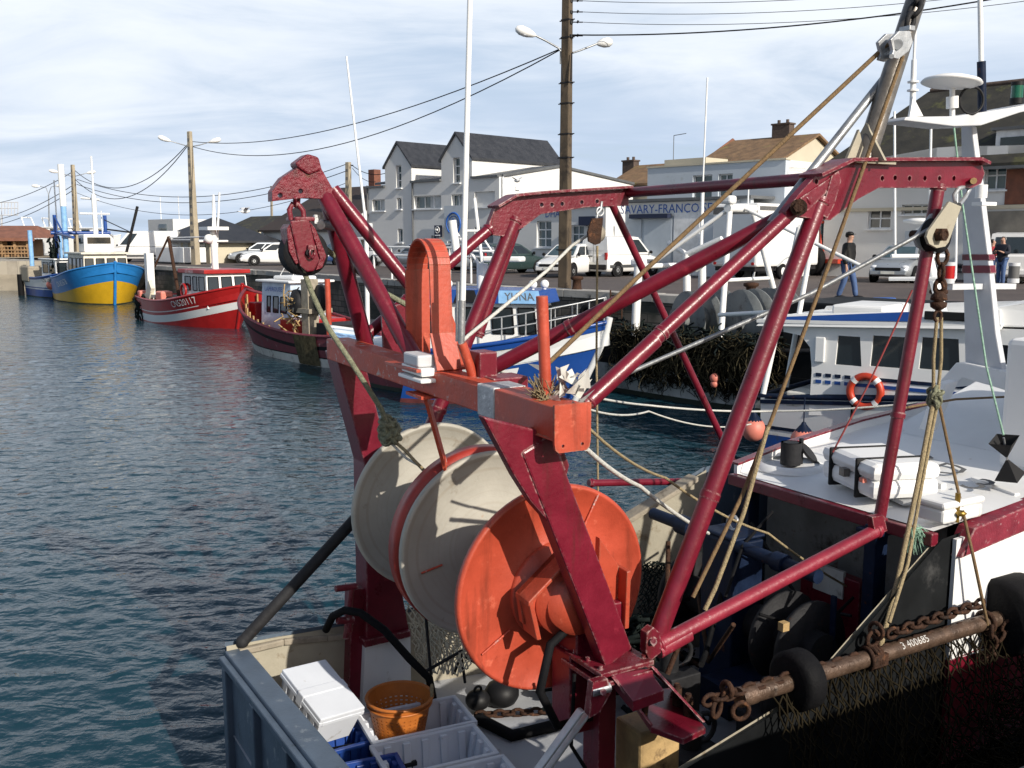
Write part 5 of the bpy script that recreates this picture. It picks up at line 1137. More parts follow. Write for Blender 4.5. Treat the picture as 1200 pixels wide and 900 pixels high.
bx(D, 'gutter', 'lead', ea - .5, eb, K5 - .62, K5 - .5, ze - .5, ze - .38)
bx(D, 'string_course', 'render_cream', ea, eb, K5 - .1, K5 - .004, 3.0, 3.15)
bx(D, 'brick_panel', 'brick', *[Ez(x, 190, K5)[0] for x in (1181, 1215)], K5 - .06, K5 - .003, 3.16, 4.6)
bx(D, 'stone_base', 'old_stone', *[Ez(x, 240, K5)[0] for x in (1150, 1260)], K5 - .06, K5 - .003, .9, 2.9)
bx(D, 'shutter_door', 'door_grey', *[Ez(x, 260, K5)[0] for x in (1062, 1094)], K5 - .05, K5 - .003, .05, 2.1)
a, z = Ez(1170, 150, K5 + .6); bx(D, 'dormer', 'frame_white', a, a + 3.0, K5 + .4, K5 + 3, ze + .1, ze + 1.15); bx(D, 'dormer_window', 'glass_dark', a + .2, a + 2.8, K5 + .36, K5 + .395, ze + .3, ze + .85); bx(D, 'dormer_roof', 'lead', a - .15, a + 3.15, K5 + .2, K5 + 3, ze + 1.15, ze + 1.27)
# brown-roofed barn and small houses further left
h, a, b, ze, zr = tiled_house('brown_roof_barn', 'big dark brown roofed building with a skylight behind the stern arm', 384, 470, 224, 268, 15, 12, 'brown_roof', 'render_white')
sk = MB(); s_ = (zr - ze) / 6; kk = 15 + 2.2; e_ = Ez(374, 256, kk)[0] + 2.2; c = ek(e_, kk, ze + 2.2 * s_ + .26); sk.box(c, EV * 1.0, (IV + ZV * s_).normalized() * 1.2, (ZV - IV * s_).normalized() * .08); sk.build('skylight', 'glass_blue', h, True)
h, a, b, ze, zr = tiled_house('mossy_house', 'small cream house with a mossy roof behind the parked white cars', 296, 338, 256, 271, 24, 7, 'moss_roof', 'render_cream', group=G2)
for px in (309, 318): e_, z_ = Ez(px, 276, 24); bx(h, 'window', 'glass_dark', e_ - .4, e_ + .4, 23.96, 23.99, z_ - .4, z_ + .5)
h, a, b, ze, zr = tiled_house('grey_shed', 'little grey shed with a dark roof left of the mossy house', 276, 288, 265, 272, 26, 4, 'brown_roof', 'render_blue', group=G2)
# hip-roofed kiosk
kk = 9.5; a, _ = Ez(190, 300, kk); b, _ = Ez(246, 300, kk); ze = Ez(218, 279, kk)[1]; zr = Ez(219, 258, kk + 3)[1]
h = building('harbour_kiosk', 'cream kiosk with a dark slate hip roof behind the red and white boat', a, kk, 'kiosk')
bx(h, 'walls', 'render_cream', a, b, kk, kk + 5, 0, ze); gable_roof(h, a, b, kk, kk + 5, ze, zr, 'slate', 'E', .6, hip=(b - a) / 2 + .3)
bx(h, 'eaves_board', 'frame_white', a - .5, b + .5, kk - .5, kk - .44, ze - .28, ze - .08)
for f0, f1, mt in ((.05, .2, 'glass_blue'), (.28, .42, 'frame_white'), (.48, .58, 'curtain'), (.75, .92, 'glass_dark')): bx(h, 'window', mt, a + (b - a) * f0, a + (b - a) * f1, kk - .04, kk - .004, .95, ze - .25)
for f0, f1, mt in ((.3, .42, 'frame_white'), (.5, .62, 'door_grey')): bx(h, 'door', mt, a + (b - a) * f0, a + (b - a) * f1, kk - .05, kk - .006, .03, .9)
st = thing('white_container', 'white container box in front of the hip-roofed kiosk', 'container', ek(b - 2.5, kk - 1.5, 0)); bx(st, 'box', 'white_paint', b - 3.2, b + 1.2, kk - 2.6, kk - .9, .1, 1.15, .03); bx(st, 'skids', 'steel_dark', b - 3.9, b + 1.4, kk - 3.1, kk - 1.0, 0, .1)
kk = 22.; a, _ = Ez(174, 270, kk); b, _ = Ez(203, 270, kk); zt = Ez(188, 257, kk)[1]
h = building('white_tower_block', 'white flat-roofed block with one window rising behind the parked white van', a, kk); bx(h, 'walls', 'render_white', a, b, kk, kk + 5, 0, zt); bx(h, 'window', 'glass_blue', a + (b - a) * .45, a + (b - a) * .75, kk - .04, kk - .004, zt - 1.3, zt - .5)
m = MB()
for px in (178, 199): e_ = Ez(px, 250, kk)[0]; m.tube(ek(e_, kk + 1, zt), ek(e_, kk + 1, zt + 2.4), .04, n=6)
m.build('roof_aerials', 'frame_white', h, True)
# wooden pavilion at the basin's end
d0 = 93.; pv = thing('wooden_pavilion', 'wooden pavilion with a red-brown hip roof above the basin end wall', 'pavilion', at_d(8, 300, d0)); 
def pz(px, py, dd=0): return at_d(px, py, d0 + dd)
x0, x1 = pz(-40, 300).x, pz(36, 300).x; zf = pz(0, 301).z; zev = pz(0, 279).z; zrd = pz(0, 264).z
m = MB(); E4 = [V((x0 - .9, d0 - .9, zev)), V((x1 + .9, d0 - .9, zev)), V((x1 + .9, d0 + 6.9, zev)), V((x0 - .9, d0 + 6.9, zev))]; r0, r1 = V((x0 + 2, d0 + 3, zrd)), V((x1 - 2 + 1.4, d0 + 3, zrd))
m.poly([E4[0], E4[1], r1, r0]); m.poly([E4[1], E4[2], r1]); m.poly([E4[2], E4[3], r0, r1]); m.poly([E4[3], E4[0], r0]); m.poly([E4[0] - ZV * .05, E4[3] - ZV * .05, E4[2] - ZV * .05, E4[1] - ZV * .05]); m.build('roof', 'red_roof', pv, True)
m = MB(); m.box(V(((x0 + x1) / 2, d0 - .92, zev - .12)), (x1 - x0 + 1.8, 0, 0), (0, .06, 0), (0, 0, .3)); m.build('fascia', 'red_roof', pv, True)
for i, x in enumerate(np.linspace(x0, x1, 6)): m = MB(); m.box(V((x, d0 - .4, (zf + zev) / 2 - .3)), (.22, 0, 0), (0, .22, 0), (0, 0, zev - zf + .6)); m.build('post', 'wood_deck', pv, True)
m = MB(); m.abox(x0 + .5, x1 - 1.6, d0 + 1, d0 + 6, zf, zev - .1); m.build('cabin', 'wood_deck', pv, True)
m = MB(); m.abox(x0 + 3.5, x1 - 2.2, d0 + .94, d0 + .99, zf + .2, zev - .3); m.build('dark_opening', 'text_black', pv, True)
m = MB(); m.abox(x0 - 1, x1 + .6, d0 - 1, d0 + 7, zf - .16, zf - .01); m.build('deck', 'wood_grey', pv, True)
m = MB()
for z in (.35, .65, 1.0): m.abox(x0 - 1, x1 + .6, d0 - .98, d0 - .92, zf + z - .05, zf + z + .05)
for x in np.linspace(x0 - 1, x1 + .5, 26): m.abox(x - .03, x + .03, d0 - .92, d0 - .87, zf, zf + 1)
m.build('railing', 'wood_deck', pv, True)
bb = thing('billboard_frame', 'pale lattice billboard frame above the wooden pavilion', 'billboard', at_d(3, 300, 118)); m = MB()
for z_ in (237, 244, 252): a, b = at_d(-40, z_, 118), at_d(21, z_, 118); m.tube(a, b, .06, n=6)
for px in np.linspace(-36, 21, 16): m.tube(at_d(px, 237, 118), at_d(px, 253, 118), .05, n=5)
m.tube(at_d(2, 252, 118), at_d(2, 300, 118), .1, n=6); m.build('lattice', 'mast_grey', bb, True)

# ------------------------------------------------------------------ poles, lamps, cables
def pole(name, label, base, top, w0, w1, arms, group='lamp poles along the far quay', bands=(), mat='concrete', ladder=True):
    t = thing(name, label, 'lamp pole', base, group=group); m = MB(); base = V(base); top = V(top)
    for i in range(1):
        x, y = V((.8, -.6, 0)), V((.6, .8, 0)); vs = []
        for p, w_ in ((base - ZV * .2, w0), (top, w1)): vs += [p + x * w_ * a + y * w_ * .75 * b for a, b in ((-.5, -.5), (.5, -.5), (.5, .5), (-.5, .5))]
        m.add(vs, [(0, 1, 5, 4), (1, 2, 6, 5), (2, 3, 7, 6), (3, 0, 4, 7), (4, 5, 6, 7)])
    m.build('shaft', mat, t, True, .03)
    if ladder:
        m = MB(); n = int((top - base).length / .55)
        for i in range(2, n):
            p = base.lerp(top, i / n); w_ = w0 + (w1 - w0) * i / n; m.box(p - V((.6, .8, 0)) * w_ * .38, x * w_ * .5, y * .02, ZV * .2)
        m.build('shaft_recesses', 'pole_brown', t, True)
    if bands:
        m = MB()
        for f in bands: p = base.lerp(top, f); w_ = (w0 + (w1 - w0) * f) * 1.06; m.box(p, x * w_, y * w_ * .8, ZV * .05); m.tube(p - x * w_ * .9, p + x * w_ * .9, .02, n=6)
        m.build('steel_bands', 'steel_dark', t, True)
    for pts in arms:
        pts = [V(p) for p in pts]; m = MB(); m.path(pts[:-1], .035, n=6); ao = m.build('lamp_arm', 'steel_grey', t, True)
        a, b = pts[-2], pts[-1]; d = b - a; m = MB(); u, w_ = perp(d)
        L_ = d.length; prof = [(0, .03), (L_ * .12, .09), (L_ * .4, .16), (L_ * .75, .17), (L_ * .95, .1), (L_, .01)]
        m.lathe(a, d, prof, 12); m.v = [p - ZV * (p - a).dot(ZV) * .0 for p in m.v]; m.build('lamp_head', 'white_clean', ao, True)
        m = MB(); m.ball(a + d * .55 - ZV * .09, .13, sc=(1, 1, .6)); m.build('lamp_glass', 'lamp_clear', ao, True)
    return t
d1 = 34.7; pb = on_z(661.5, 338, 0); pt1 = at_d(665.5, -60, d1)
p1 = pole('utility_pole', 'tall dark brown pole with two lamp heads, rising out of the picture', pb, pt1, .40, .30, [
    [at_d(657, 75, d1), at_d(657, 60, d1), at_d(654, 56, d1), at_d(640, 48, d1), at_d(628, 42, d1 - .1), at_d(604, 33, d1 - .3)],
    [at_d(671, 62, d1), at_d(680, 59, d1 + .2), at_d(699, 51.5, d1 + .4), at_d(718, 48.5, d1 + .5)]], bands=(.12, .3, .40, .47, .56, .62, .75, .8), ladder=False, mat='pole_dark')
m = MB()
for y in (1, 14, 26, 42): m.tube(at_d(666, y, d1), at_d(683, y, d1), .02, n=6); m.tube(at_d(669, y - 1.5, d1), at_d(669, y + 2, d1), .07, n=8); m.tube(at_d(676, y - 1, d1), at_d(678, y, d1), .05, n=8)
m.build('insulators', 'black_plastic', p1, True)
m = MB(); m.path([at_d(657.5, 60, d1 - .1), at_d(658.5, 85, d1 - .15), at_d(660, 95, d1 - .15)], .02); m.path([at_d(670, 62, d1 - .1), at_d(669.5, 80, d1 - .15), at_d(669, 95, d1 - .15)], .025); m.build('conduit', 'steel_dark', p1, True)
d2 = 68.; p2 = pole('utility_pole', 'pale stepped pole with two lamp heads behind the red and white boat', at_d(229.5, 309, d2), at_d(222, 154, d2), .55, .30, [
    [at_d(222, 172, d2), at_d(212, 169, d2), at_d(200, 165.5, d2 - .3), at_d(185, 160, d2 - .6)], [at_d(223, 172, d2), at_d(234, 170, d2), at_d(245, 166.5, d2 + .3), at_d(259, 163, d2 + .4)]])
d3 = 96.; p3 = pole('utility_pole', 'pale stepped pole with two lamp heads behind the yellow and blue boat', at_d(91, 298, d3), at_d(85, 193, d3), .6, .34, [
    [at_d(85, 207, d3), at_d(78, 205, d3), at_d(69, 202, d3 - .3), at_d(57, 199.5, d3 - .6)], [at_d(86, 207, d3), at_d(94, 205, d3), at_d(101, 203, d3 + .3), at_d(112, 201, d3 + .4)]])
d4 = 108.; pole('lamp_post', 'slim grey double lamp post standing behind the wooden pavilion', at_d(58, 298, d4), at_d(57, 228, d4), .2, .12, [
    [at_d(57, 228, d4), at_d(54, 220, d4), at_d(47, 218.5, d4), at_d(37, 217.5, d4)], [at_d(57, 228, d4), at_d(60, 219, d4), at_d(65, 218, d4), at_d(73, 217, d4)]], mat='steel_grey', ladder=False)
d5 = 72.; p4 = pole('utility_pole', 'bare concrete pole beside the brown-roofed building', at_d(409, 305, d5), at_d(408, 190, d5), .48, .36, [], ladder=True)
m = MB(); m.tube(at_d(406, 193, d5), at_d(414, 194, d5), .05, n=6); m.build('cable_bracket', 'steel_dark', p4, True)
pole('utility_pole', 'thin distant wooden pole above the mossy roofed house', at_d(319, 290, 100), at_d(318, 218, 100), .25, .2, [], mat='wood_grey', ladder=False)
def cable(a, b, sag, r, label):
    pts = []
    for i in range(25): t = i / 24; p = a.lerp(b, t); p.z -= sag * 4 * t * (1 - t); pts.append(p)
    solo('power_cable', MB().path(pts, r, n=5), 'black_rubber', label, 'cable', 'overhead cables between the quay poles')
L1 = 'one of two sagging cables from the tall brown pole to the nearer stepped pole'
cable(at_d(657, 57, d1), at_d(226, 166, d2), 1.1, .022, L1); cable(at_d(657, 58, d1), at_d(226, 172, d2), 1.75, .022, L1)
L2 = 'one of the two cables sagging between the two stepped poles'
cable(at_d(219, 170, d2), at_d(88, 200, d3), 2.2, .03, L2); cable(at_d(219, 172, d2), at_d(88, 210, d3), 2.6, .03, L2)
L3 = 'one of the cables running from the far stepped pole to the bare concrete pole'
cable(at_d(90, 210, d3), at_d(407, 192, d5), 2.0, .028, L3); cable(at_d(90, 216, d3), at_d(407, 200, d5), 2.0, .028, L3); cable(at_d(90, 226, d3), at_d(407, 214, d5), 2.2, .022, L3)
L4 = 'one of the cables leaving the far stepped pole towards the picture edge'
cable(at_d(84, 202, d3), at_d(-60, 236, 140), 1.5, .034, L4); cable(at_d(84, 218, d3), at_d(-60, 258, 140), 1.5, .034, L4); cable(at_d(84, 224, d3), at_d(-60, 264, 140), 1.5, .034, L4)
for y, yb in ((1, -46), (14, -32), (26, -18)): cable(at_d(683, y, d1), at_d(1330, yb, 30), .45, .010, 'one of the three thin parallel wires leaving the tall brown pole at its top')
cable(at_d(671, 41, d1), at_d(1330, -34, 30), .5, .024, 'thick lowest cable leaving the tall brown pole towards the derrick')
L5 = 'one of the cables from the bare concrete pole to the white gabled building'
cable(at_d(413, 194, d5), at_d(452, 203, 66), .3, .025, L5); cable(at_d(413, 197, d5), at_d(440, 213, 68), .3, .02, L5)
# ------------------------------------------------------------------ vehicles
pm('car_white', (.74, .74, .73), .25, var=.02, spec=.5, coat=.6, dirt=((.55, .53, .50), .08, 2)); pm('car_silver', (.40, .43, .46), .3, metal=.5, var=.04, coat=.5); pm('car_dark', (.025, .045, .045), .25, var=.05, coat=.6); pm('car_blue', (.03, .06, .16), .25, coat=.6); pm('car_grey', (.10, .11, .12), .25, metal=.3, coat=.6)
pm('tractor_red', (.45, .04, .015), .4, dirt=((.2, .05, .03), .2, 3)); pm('plate', (.65, .65, .6), .4)
def loft(m, secs, mi=0):
    """secs: (x, z0, z1, halfwidth) -> body with rounded shoulders"""
    rings = []
    for x, z0, z1, h in secs:
        r = min(.16, (z1 - z0) * .4)
        half = [(h * .90, z0), (h * .98, z0 + r * .7), (h, (z0 + z1) / 2 - .02), (h * .985, z1 - r * .7), (h * .90, z1 - r * .15), (h * .5, z1 + .012)]
        rings.append([V((x, y, z)) for y, z in half] + [V((x, -y, z)) for y, z in half[::-1]])
    n = len(rings[0]); vs = [p for r in rings for p in r]; fs = []
    for i in range(len(rings) - 1):
        for j in range(n): fs.append((i * n + j, (i + 1) * n + j, (i + 1) * n + (j + 1) % n, i * n + (j + 1) % n))
    m.add(vs, fs, mi, True); m.add(rings[0], [tuple(range(n))], mi); m.add(rings[-1], [tuple(range(n - 1, -1, -1))], mi)
def vehicle(name, label, cat, paint, kind, group=None):
    t = thing(name, label, cat, group=group)
    K_ = dict(
        hatch=dict(L=4.0, W=1.72, secs=[(-2.0, .38, .78, .70), (-1.93, .28, .95, .80), (-1.5, .22, .98, .85), (0, .20, .97, .86), (.95, .22, .95, .85), (1.6, .25, .80, .82), (1.93, .30, .66, .74), (2.02, .36, .56, .62)], g=(-1.90, 1.05, -1.45, .25, .94, 1.47, .80, .60), wh=(1.25, -1.22), r=.30, wins=[(.04, .32), (.36, .62), (.66, .94)]),
        saloon=dict(L=4.4, W=1.75, secs=[(-2.2, .40, .85, .70), (-2.1, .28, .98, .80), (-1.5, .22, 1.0, .86), (0, .20, .96, .87), (.9, .22, .94, .86), (1.8, .25, .80, .82), (2.15, .30, .66, .74), (2.22, .36, .56, .62)], g=(-2.0, 1.0, -1.75, .15, .94, 1.46, .81, .62), wh=(1.36, -1.28), r=.31, wins=[(.04, .30), (.34, .62), (.66, .94)]),
        smallvan=dict(L=4.1, W=1.75, secs=[(-2.03, .30, .95, .84), (-1.98, .24, 1.06, .86), (0, .22, 1.06, .87), (1.1, .22, 1.03, .86), (1.75, .26, .90, .83), (2.02, .32, .70, .76), (2.08, .38, .58, .64)], g=(-2.0, 1.22, -1.94, .35, 1.02, 1.82, .84, .72), wh=(1.33, -1.30), r=.31, wins=[(.72, .95)]),
        bigvan=dict(L=5.3, W=2.0, secs=[(-2.65, .35, 1.15, .97), (-2.6, .28, 1.22, .99), (0, .25, 1.22, 1.0), (1.6, .25, 1.2, .99), (2.2, .28, 1.05, .96), (2.58, .34, .86, .88), (2.66, .4, .7, .76)], g=(-2.62, 2.0, -2.58, 1.0, 1.18, 2.3, .98, .86), wh=(1.7, -1.65), r=.34, wins=[(.79, .95)]),
        minibus=dict(L=5.0, W=1.95, secs=[(-2.5, .33, 1.05, .93), (-2.45, .27, 1.12, .96), (0, .25, 1.12, .97), (1.5, .25, 1.1, .96), (2.15, .28, .98, .93), (2.45, .34, .82, .84), (2.52, .4, .68, .7)], g=(-2.46, 1.95, -2.38, .95, 1.08, 1.95, .94, .82), wh=(1.55, -1.55), r=.33, wins=[(.05, .34), (.38, .68), (.75, .95)]))[kind]
    m = MB(); loft(m, K_['secs']); 
    x0, x1, X0, X1, zb, zr, hb, hr = K_['g']
    base = [V((x0, -hb, zb)), V((x1, -hb, zb)), V((x1, hb, zb)), V((x0, hb, zb))]; top = [V((X0, -hr, zr)), V((X1, -hr, zr)), V((X1, hr, zr)), V((X0, hr, zr))]
    for i in range(4): j = (i + 1) % 4; m.quad(base[i], base[j], top[j], top[i])
    crown = [p.lerp(V(((X0 + X1) / 2, 0, zr)), .18) + ZV * .05 for p in top]
    for i in range(4): j = (i + 1) % 4; m.add([top[i], top[j], crown[j], crown[i]], [(0, 1, 2, 3)], 0, True)
    m.poly(crown); body = m.build('body', paint, t, bevel=.02)
    def q4(a, b, c, d, fx0, fx1, fz0, fz1, off, name, mat):
        f = lambda u, v: (a.lerp(b, u)).lerp(d.lerp(c, u), v); n_ = (b - a).cross(d - a).normalized() * off
        g = MB(); g.quad(f(fx0, fz0) + n_, f(fx1, fz0) + n_, f(fx1, fz1) + n_, f(fx0, fz1) + n_); return g.build(name, mat, t)
    for f0, f1 in K_['wins']:
        q4(base[0], base[1], top[1], top[0], f0, f1, .12, .86, .012, 'side_window', 'glass_dark'); q4(base[2], base[3], top[3], top[2], 1 - f1, 1 - f0, .12, .86, .012, 'side_window', 'glass_dark')
    q4(base[1], base[2], top[2], top[1], .06, .94, .10, .92, .012, 'windscreen', 'glass_blue')
    q4(base[3], base[0], top[0], top[3], .1, .9, .25 if kind in ('smallvan', 'bigvan') else .12, .85, .012, 'rear_window', 'glass_dark' if kind not in ('smallvan', 'bigvan') else paint)
    L2, W2_ = K_['L'] / 2, K_['W'] / 2; r = K_['r']
    for wx in K_['wh']:
        for s in (-1, 1):
            m = MB(); m.disc((wx, s * (W2_ - .02), r + .03), (0, s, 0), r + .07, .025, 28); m.build('wheel_arch', 'black_plastic', t)
            m = MB(); m.lathe((wx, s * (W2_ - .2), r), (0, s, 0), [(0, r * .6), (0, r * .95), (.03, r), (.18, r), (.215, r * .93), (.215, r * .62)], 28); wo_ = m.build('wheel', 'tyre', t)
            m = MB(); m.lathe((wx, s * (W2_ + .0), r), (0, s, 0), [(0, .02), (.012, r * .25), (-.01, r * .55), (.014, r * .64), (0, r * .66)], 20); m.build('rim', 'rim', wo_)
    fz = K_['secs'][-2]
    for s in (-1, 1):
        m = MB(); m.ball((L2 - .16, s * (W2_ - .26), fz[2] - .03), .16, sc=(.9, 1.0, .55)); m.build('headlight', 'lamp_clear', t)
        m = MB(); m.box((-L2 + .03, s * (W2_ - .12), .95 if kind != 'hatch' else .88), (.1, 0, 0), (0, .16, 0), (0, 0, .34)); m.build('tail_light', 'lamp_red', t, bevel=.03)
        m = MB(); m.ball((x1 - .18, s * (hb + .12), zb + .1), .1, sc=(.6, 1, .8)); m.build('wing_mirror', 'black_plastic', t)
    bm_ = 'black_plastic' if kind in ('smallvan', 'bigvan') else paint
    m = MB(); m.box((L2 - .05, 0, .42), (.18, 0, 0), (0, W2_ * 1.66, 0), (0, 0, .22)); m.build('bumper', bm_, t, bevel=.05)
    m = MB(); m.box((-L2 + .03, 0, .45), (.16, 0, 0), (0, W2_ * 1.8, 0), (0, 0, .24)); m.build('bumper', bm_, t, bevel=.05)
    m = MB(); m.box((L2 + .03, 0, .56), (.06, 0, 0), (0, 1.0, 0), (0, 0, .12)); m.build('grille', 'black_plastic', t, bevel=.02)
    m = MB(); m.box((L2 + .06, 0, .42), (.02, 0, 0), (0, .52, 0), (0, 0, .11)); m.box((-L2 - .06, 0, .62), (.02, 0, 0), (0, .52, 0), (0, 0, .11)); m.build('number_plate', 'plate', t)
    if kind in ('smallvan', 'bigvan'):
        m = MB(); m.abox(-L2 + .2, L2 - .3, -W2_ - .008, -W2_ + .02, .42, .55); m.abox(-L2 + .2, L2 - .3, W2_ - .02, W2_ + .008, .42, .55); m.build('side_strip', 'plastic_grey', t)
        m = MB(); m.box((-L2 - .01, 0, 1.15), (.02, 0, 0), (0, .012, 0), (0, 0, 1.2)); m.box((-L2 - .02, .2, .95), (.03, 0, 0), (0, .3, 0), (0, 0, .06)); m.build('rear_door_gap', 'plastic_grey', t)
    return t
def put(o, px, py, head, dpt=None):
    p = on_z(px, py, 0) if dpt is None else at_d(px, 300, dpt); o.location = (p.x, p.y, .004); o.rotation_euler = (0, 0, math.atan2(head.y, head.x)); return o
GV = 'vehicles parked along the far quay'
put(vehicle('small_van', 'small white van with grey bumper parked nose to the shops, between pole and trailer', 'van', 'car_white', 'smallvan', GV), 728, 323, IV)
put(vehicle('parked_car', 'pale silver car facing the water beside the tall brown pole', 'car', 'car_white', 'hatch', GV), 668, 324, -IV + EV * .25)
put(vehicle('parked_car', 'dark green hatchback seen from behind beyond the blue wheelhouse', 'car', 'car_dark', 'hatch', GV), 598, 320, IV + EV * .2)
put(vehicle('parked_car', 'light grey car left of the dark green hatchback', 'car', 'car_silver', 'saloon', GV), 556, 317, IV * .6 + EV)
put(vehicle('parked_car', 'silver hatchback showing its grille behind the walking man in leather', 'car', 'car_silver', 'hatch', GV), 1058, 330, V((-.62, -.78, 0)))
put(vehicle('minibus', 'white minibus with dark side windows behind the two standing people', 'van', 'car_white', 'minibus', GV), 1192, 330, V((.55, .9, 0)))
put(vehicle('large_van', 'white panel van facing the yellow and blue boat', 'van', 'car_white', 'bigvan', GV), 172, 307, V((-1, -.12, 0)))
put(vehicle('parked_car', 'dark grey car tucked behind the white panel van', 'car', 'car_grey', 'saloon', GV), 196, 304, IV)
put(vehicle('large_van', 'white van parked behind the row of white cars', 'van', 'car_white', 'minibus', GV), 272, 302, V((1, .1, 0)))
put(vehicle('parked_car', 'white car nearest the water in the row by the mossy house', 'car', 'car_white', 'saloon', GV), 322, 311, V((-1, -.32, 0)))
put(vehicle('parked_car', 'white car in the middle of the row by the mossy house', 'car', 'car_silver', 'saloon', GV), 304, 308, V((-1, -.32, 0)))
put(vehicle('parked_car', 'white car farthest from the water in the row by the mossy house', 'car', 'car_white', 'saloon', GV), 289, 305, V((-1, -.32, 0)))
put(vehicle('parked_car', 'blue car parked behind the white crane gear', 'car', 'car_blue', 'hatch', GV), 812, 318, -IV + EV * .2)
put(vehicle('small_van', 'white pickup-like van right of the orange tractor', 'van', 'car_white', 'smallvan', GV), 1110, 323, V((-.3, -.9, 0)))
put(vehicle('small_van', 'white van half hidden behind the brown-roofed barn and stern tubes', 'van', 'car_white', 'smallvan', GV), 436, 311, EV)
put(vehicle('parked_car', 'dark blue saloon parked beside the brown-roofed building', 'car', 'car_blue', 'saloon', GV), 398, 310, -IV + EV * .3)
put(vehicle('parked_car', 'silver saloon behind the orange hoop, side on to the water', 'car', 'car_silver', 'saloon', GV), 492, 314, -EV)
put(vehicle('large_van', 'tall white van between the shop doors and the crane gear', 'van', 'car_white', 'bigvan', GV), 800, 316, IV)
put(vehicle('parked_car', 'dark grey estate car between the silver hatchback and the white minibus', 'car', 'car_grey', 'saloon', GV), 1140, 326, V((-.5, -.85, 0)))
# box trailer
t = thing('box_trailer', 'white box trailer with grey shade painted on its end, standing on the quay', 'trailer', group=GV); put(t, 897, 326, IV)
m = MB(); m.abox(-2.6, 2.6, -1.15, 1.15, .55, 3.25); m.build('box_body', 'white_clean', t, bevel=.12)
m = MB(); m.abox(-2.615, -2.603, -1.05, 1.05, .75, 2.75); m.build('shaded_end', 'door_grey', t); m = MB(); m.abox(-2.62, -2.604, -1.1, 1.1, 2.8, 3.1); m.abox(-2.5, 2.5, -1.17, -1.155, 2.95, 3.12); m.build('roof_strip', 'text_grey', t)  # grey sheet paints shade onto the white end turned from the sun
for x in (-.5, .6):
    for s in (-1, 1): m = MB(); m.lathe((x, s * .98, .34), (0, s, 0), [(0, .2), (0, .32), (.03, .34), (.17, .34), (.2, .3), (.2, .05)], 24); wo_ = m.build('wheel', 'tyre', t); m = MB(); m.disc((x, s * 1.18, .34), (0, s, 0), .18, .012, 20); m.build('rim', 'white_clean', wo_)
m = MB(); m.path([(x, -1.172, .55 + .42 * math.sin(a) * 1.0) for x, a in zip(np.linspace(-1.0, 1.1, 13), np.linspace(0, math.pi, 13))], .03, n=6); m.build('wheel_arch', 'grey_paint', t)
m = MB(); m.tube((-2.3, -.9, .6), (-2.45, -.9, 0), .05); m.tube((-2.3, .9, .6), (-2.45, .9, 0), .05); m.tube((2.6, 0, .5), (3.6, 0, .42), .06); m.build('support_leg', 'steel_grey', t)
m = MB()
for s in (-1, 1): m.disc((-2.6, s * .95, .7), (-1, 0, 0), .07, .03, 14)
m.build('tail_light', 'lamp_red', t); m = MB(); m.abox(-2.5, 2.6, -1.0, 1.0, .38, .545); m.build('chassis', 'steel_dark', t)
# red tractor with a cab
t = thing('tractor', 'orange-red tractor with a glazed cab behind the leather-jacketed man', 'tractor', group=GV); put(t, 952, 322, -EV + IV * .3)
m = MB(); m.abox(.2, 2.0, -.4, .4, .7, 1.35); m.build('bonnet', 'tractor_red', t, bevel=.08)
m = MB()
for x, y in ((-1.1, -.6), (-1.1, .6), (.15, -.6), (.15, .6)): m.tube((x, y, 1.2), (x * .85, y * .9, 2.5), .05)
m.abox(-1.15, .25, -.65, .65, 2.48, 2.6); m.abox(-1.2, .2, -.62, .62, .7, 1.25); m.build('cab', 'tractor_red', t, bevel=.02)
m = MB(); m.abox(-1.05, .15, -.6, .6, 1.25, 2.47); m.build('cab_glass', 'glass_blue', t)
for x, r, wd in ((-.8, .72, .4), (1.5, .48, .3)):
    for s in (-1, 1): m = MB(); m.lathe((x, s * .62, r), (0, s, 0), [(0, r * .5), (0, r * .92), (.05, r), (wd - .05, r), (wd, r * .92), (wd, r * .52)], 26); wo_ = m.build('wheel', 'tyre', t); m = MB(); m.disc((x, s * (.62 + wd - .06), r), (0, s, 0), r * .53, .02, 20); m.build('rim', 'rim', wo_)
m = MB(); m.abox(-2.3, -1.2, -.7, .7, .6, .8); m.build('rear_carrier', 'tractor_red', t); m = MB(); m.abox(2.0, 3.6, -.8, .8, .55, .75); m.build('front_loader', 'tractor_red', t)
# ------------------------------------------------------------------ people
pm('skin', (.42, .24, .17), .6); pm('leather_black', (.010, .0095, .0095), .5, spec=.25, var=.3, bump=.3, bscale=12); pm('denim', (.055, .10, .22), .8, var=.25, scale=10); pm('hair_grey', (.30, .29, .28), .8); pm('hair_dark', (.02, .016, .014), .8); pm('red_cloth', (.30, .02, .025), .8); pm('navy_cloth', (.012, .014, .025), .8, var=.3); pm('shoe_black', (.012, .011, .01), .5); pm('cloth_white', (.6, .6, .58), .8)
def skin_mesh(name, nodes, edges, mat, parent, root=0, sub=2):
    me = bpy.data.meshes.new(name); me.from_pydata([n[0] for n in nodes], edges, []); me.materials.append(M(mat)); o = bpy.data.objects.new(name, me); COL.objects.link(o); o.parent = parent
    sk = o.modifiers.new('skin', 'SKIN'); sk.use_smooth_shade = True
    for i, n in enumerate(nodes):
        r = n[1]; me.skin_vertices[0].data[i].radius = r if isinstance(r, tuple) else (r, r); me.skin_vertices[0].data[i].use_root = (i == root)
    s = o.modifiers.new('sub', 'SUBSURF'); s.levels = sub; s.render_levels = sub; return o
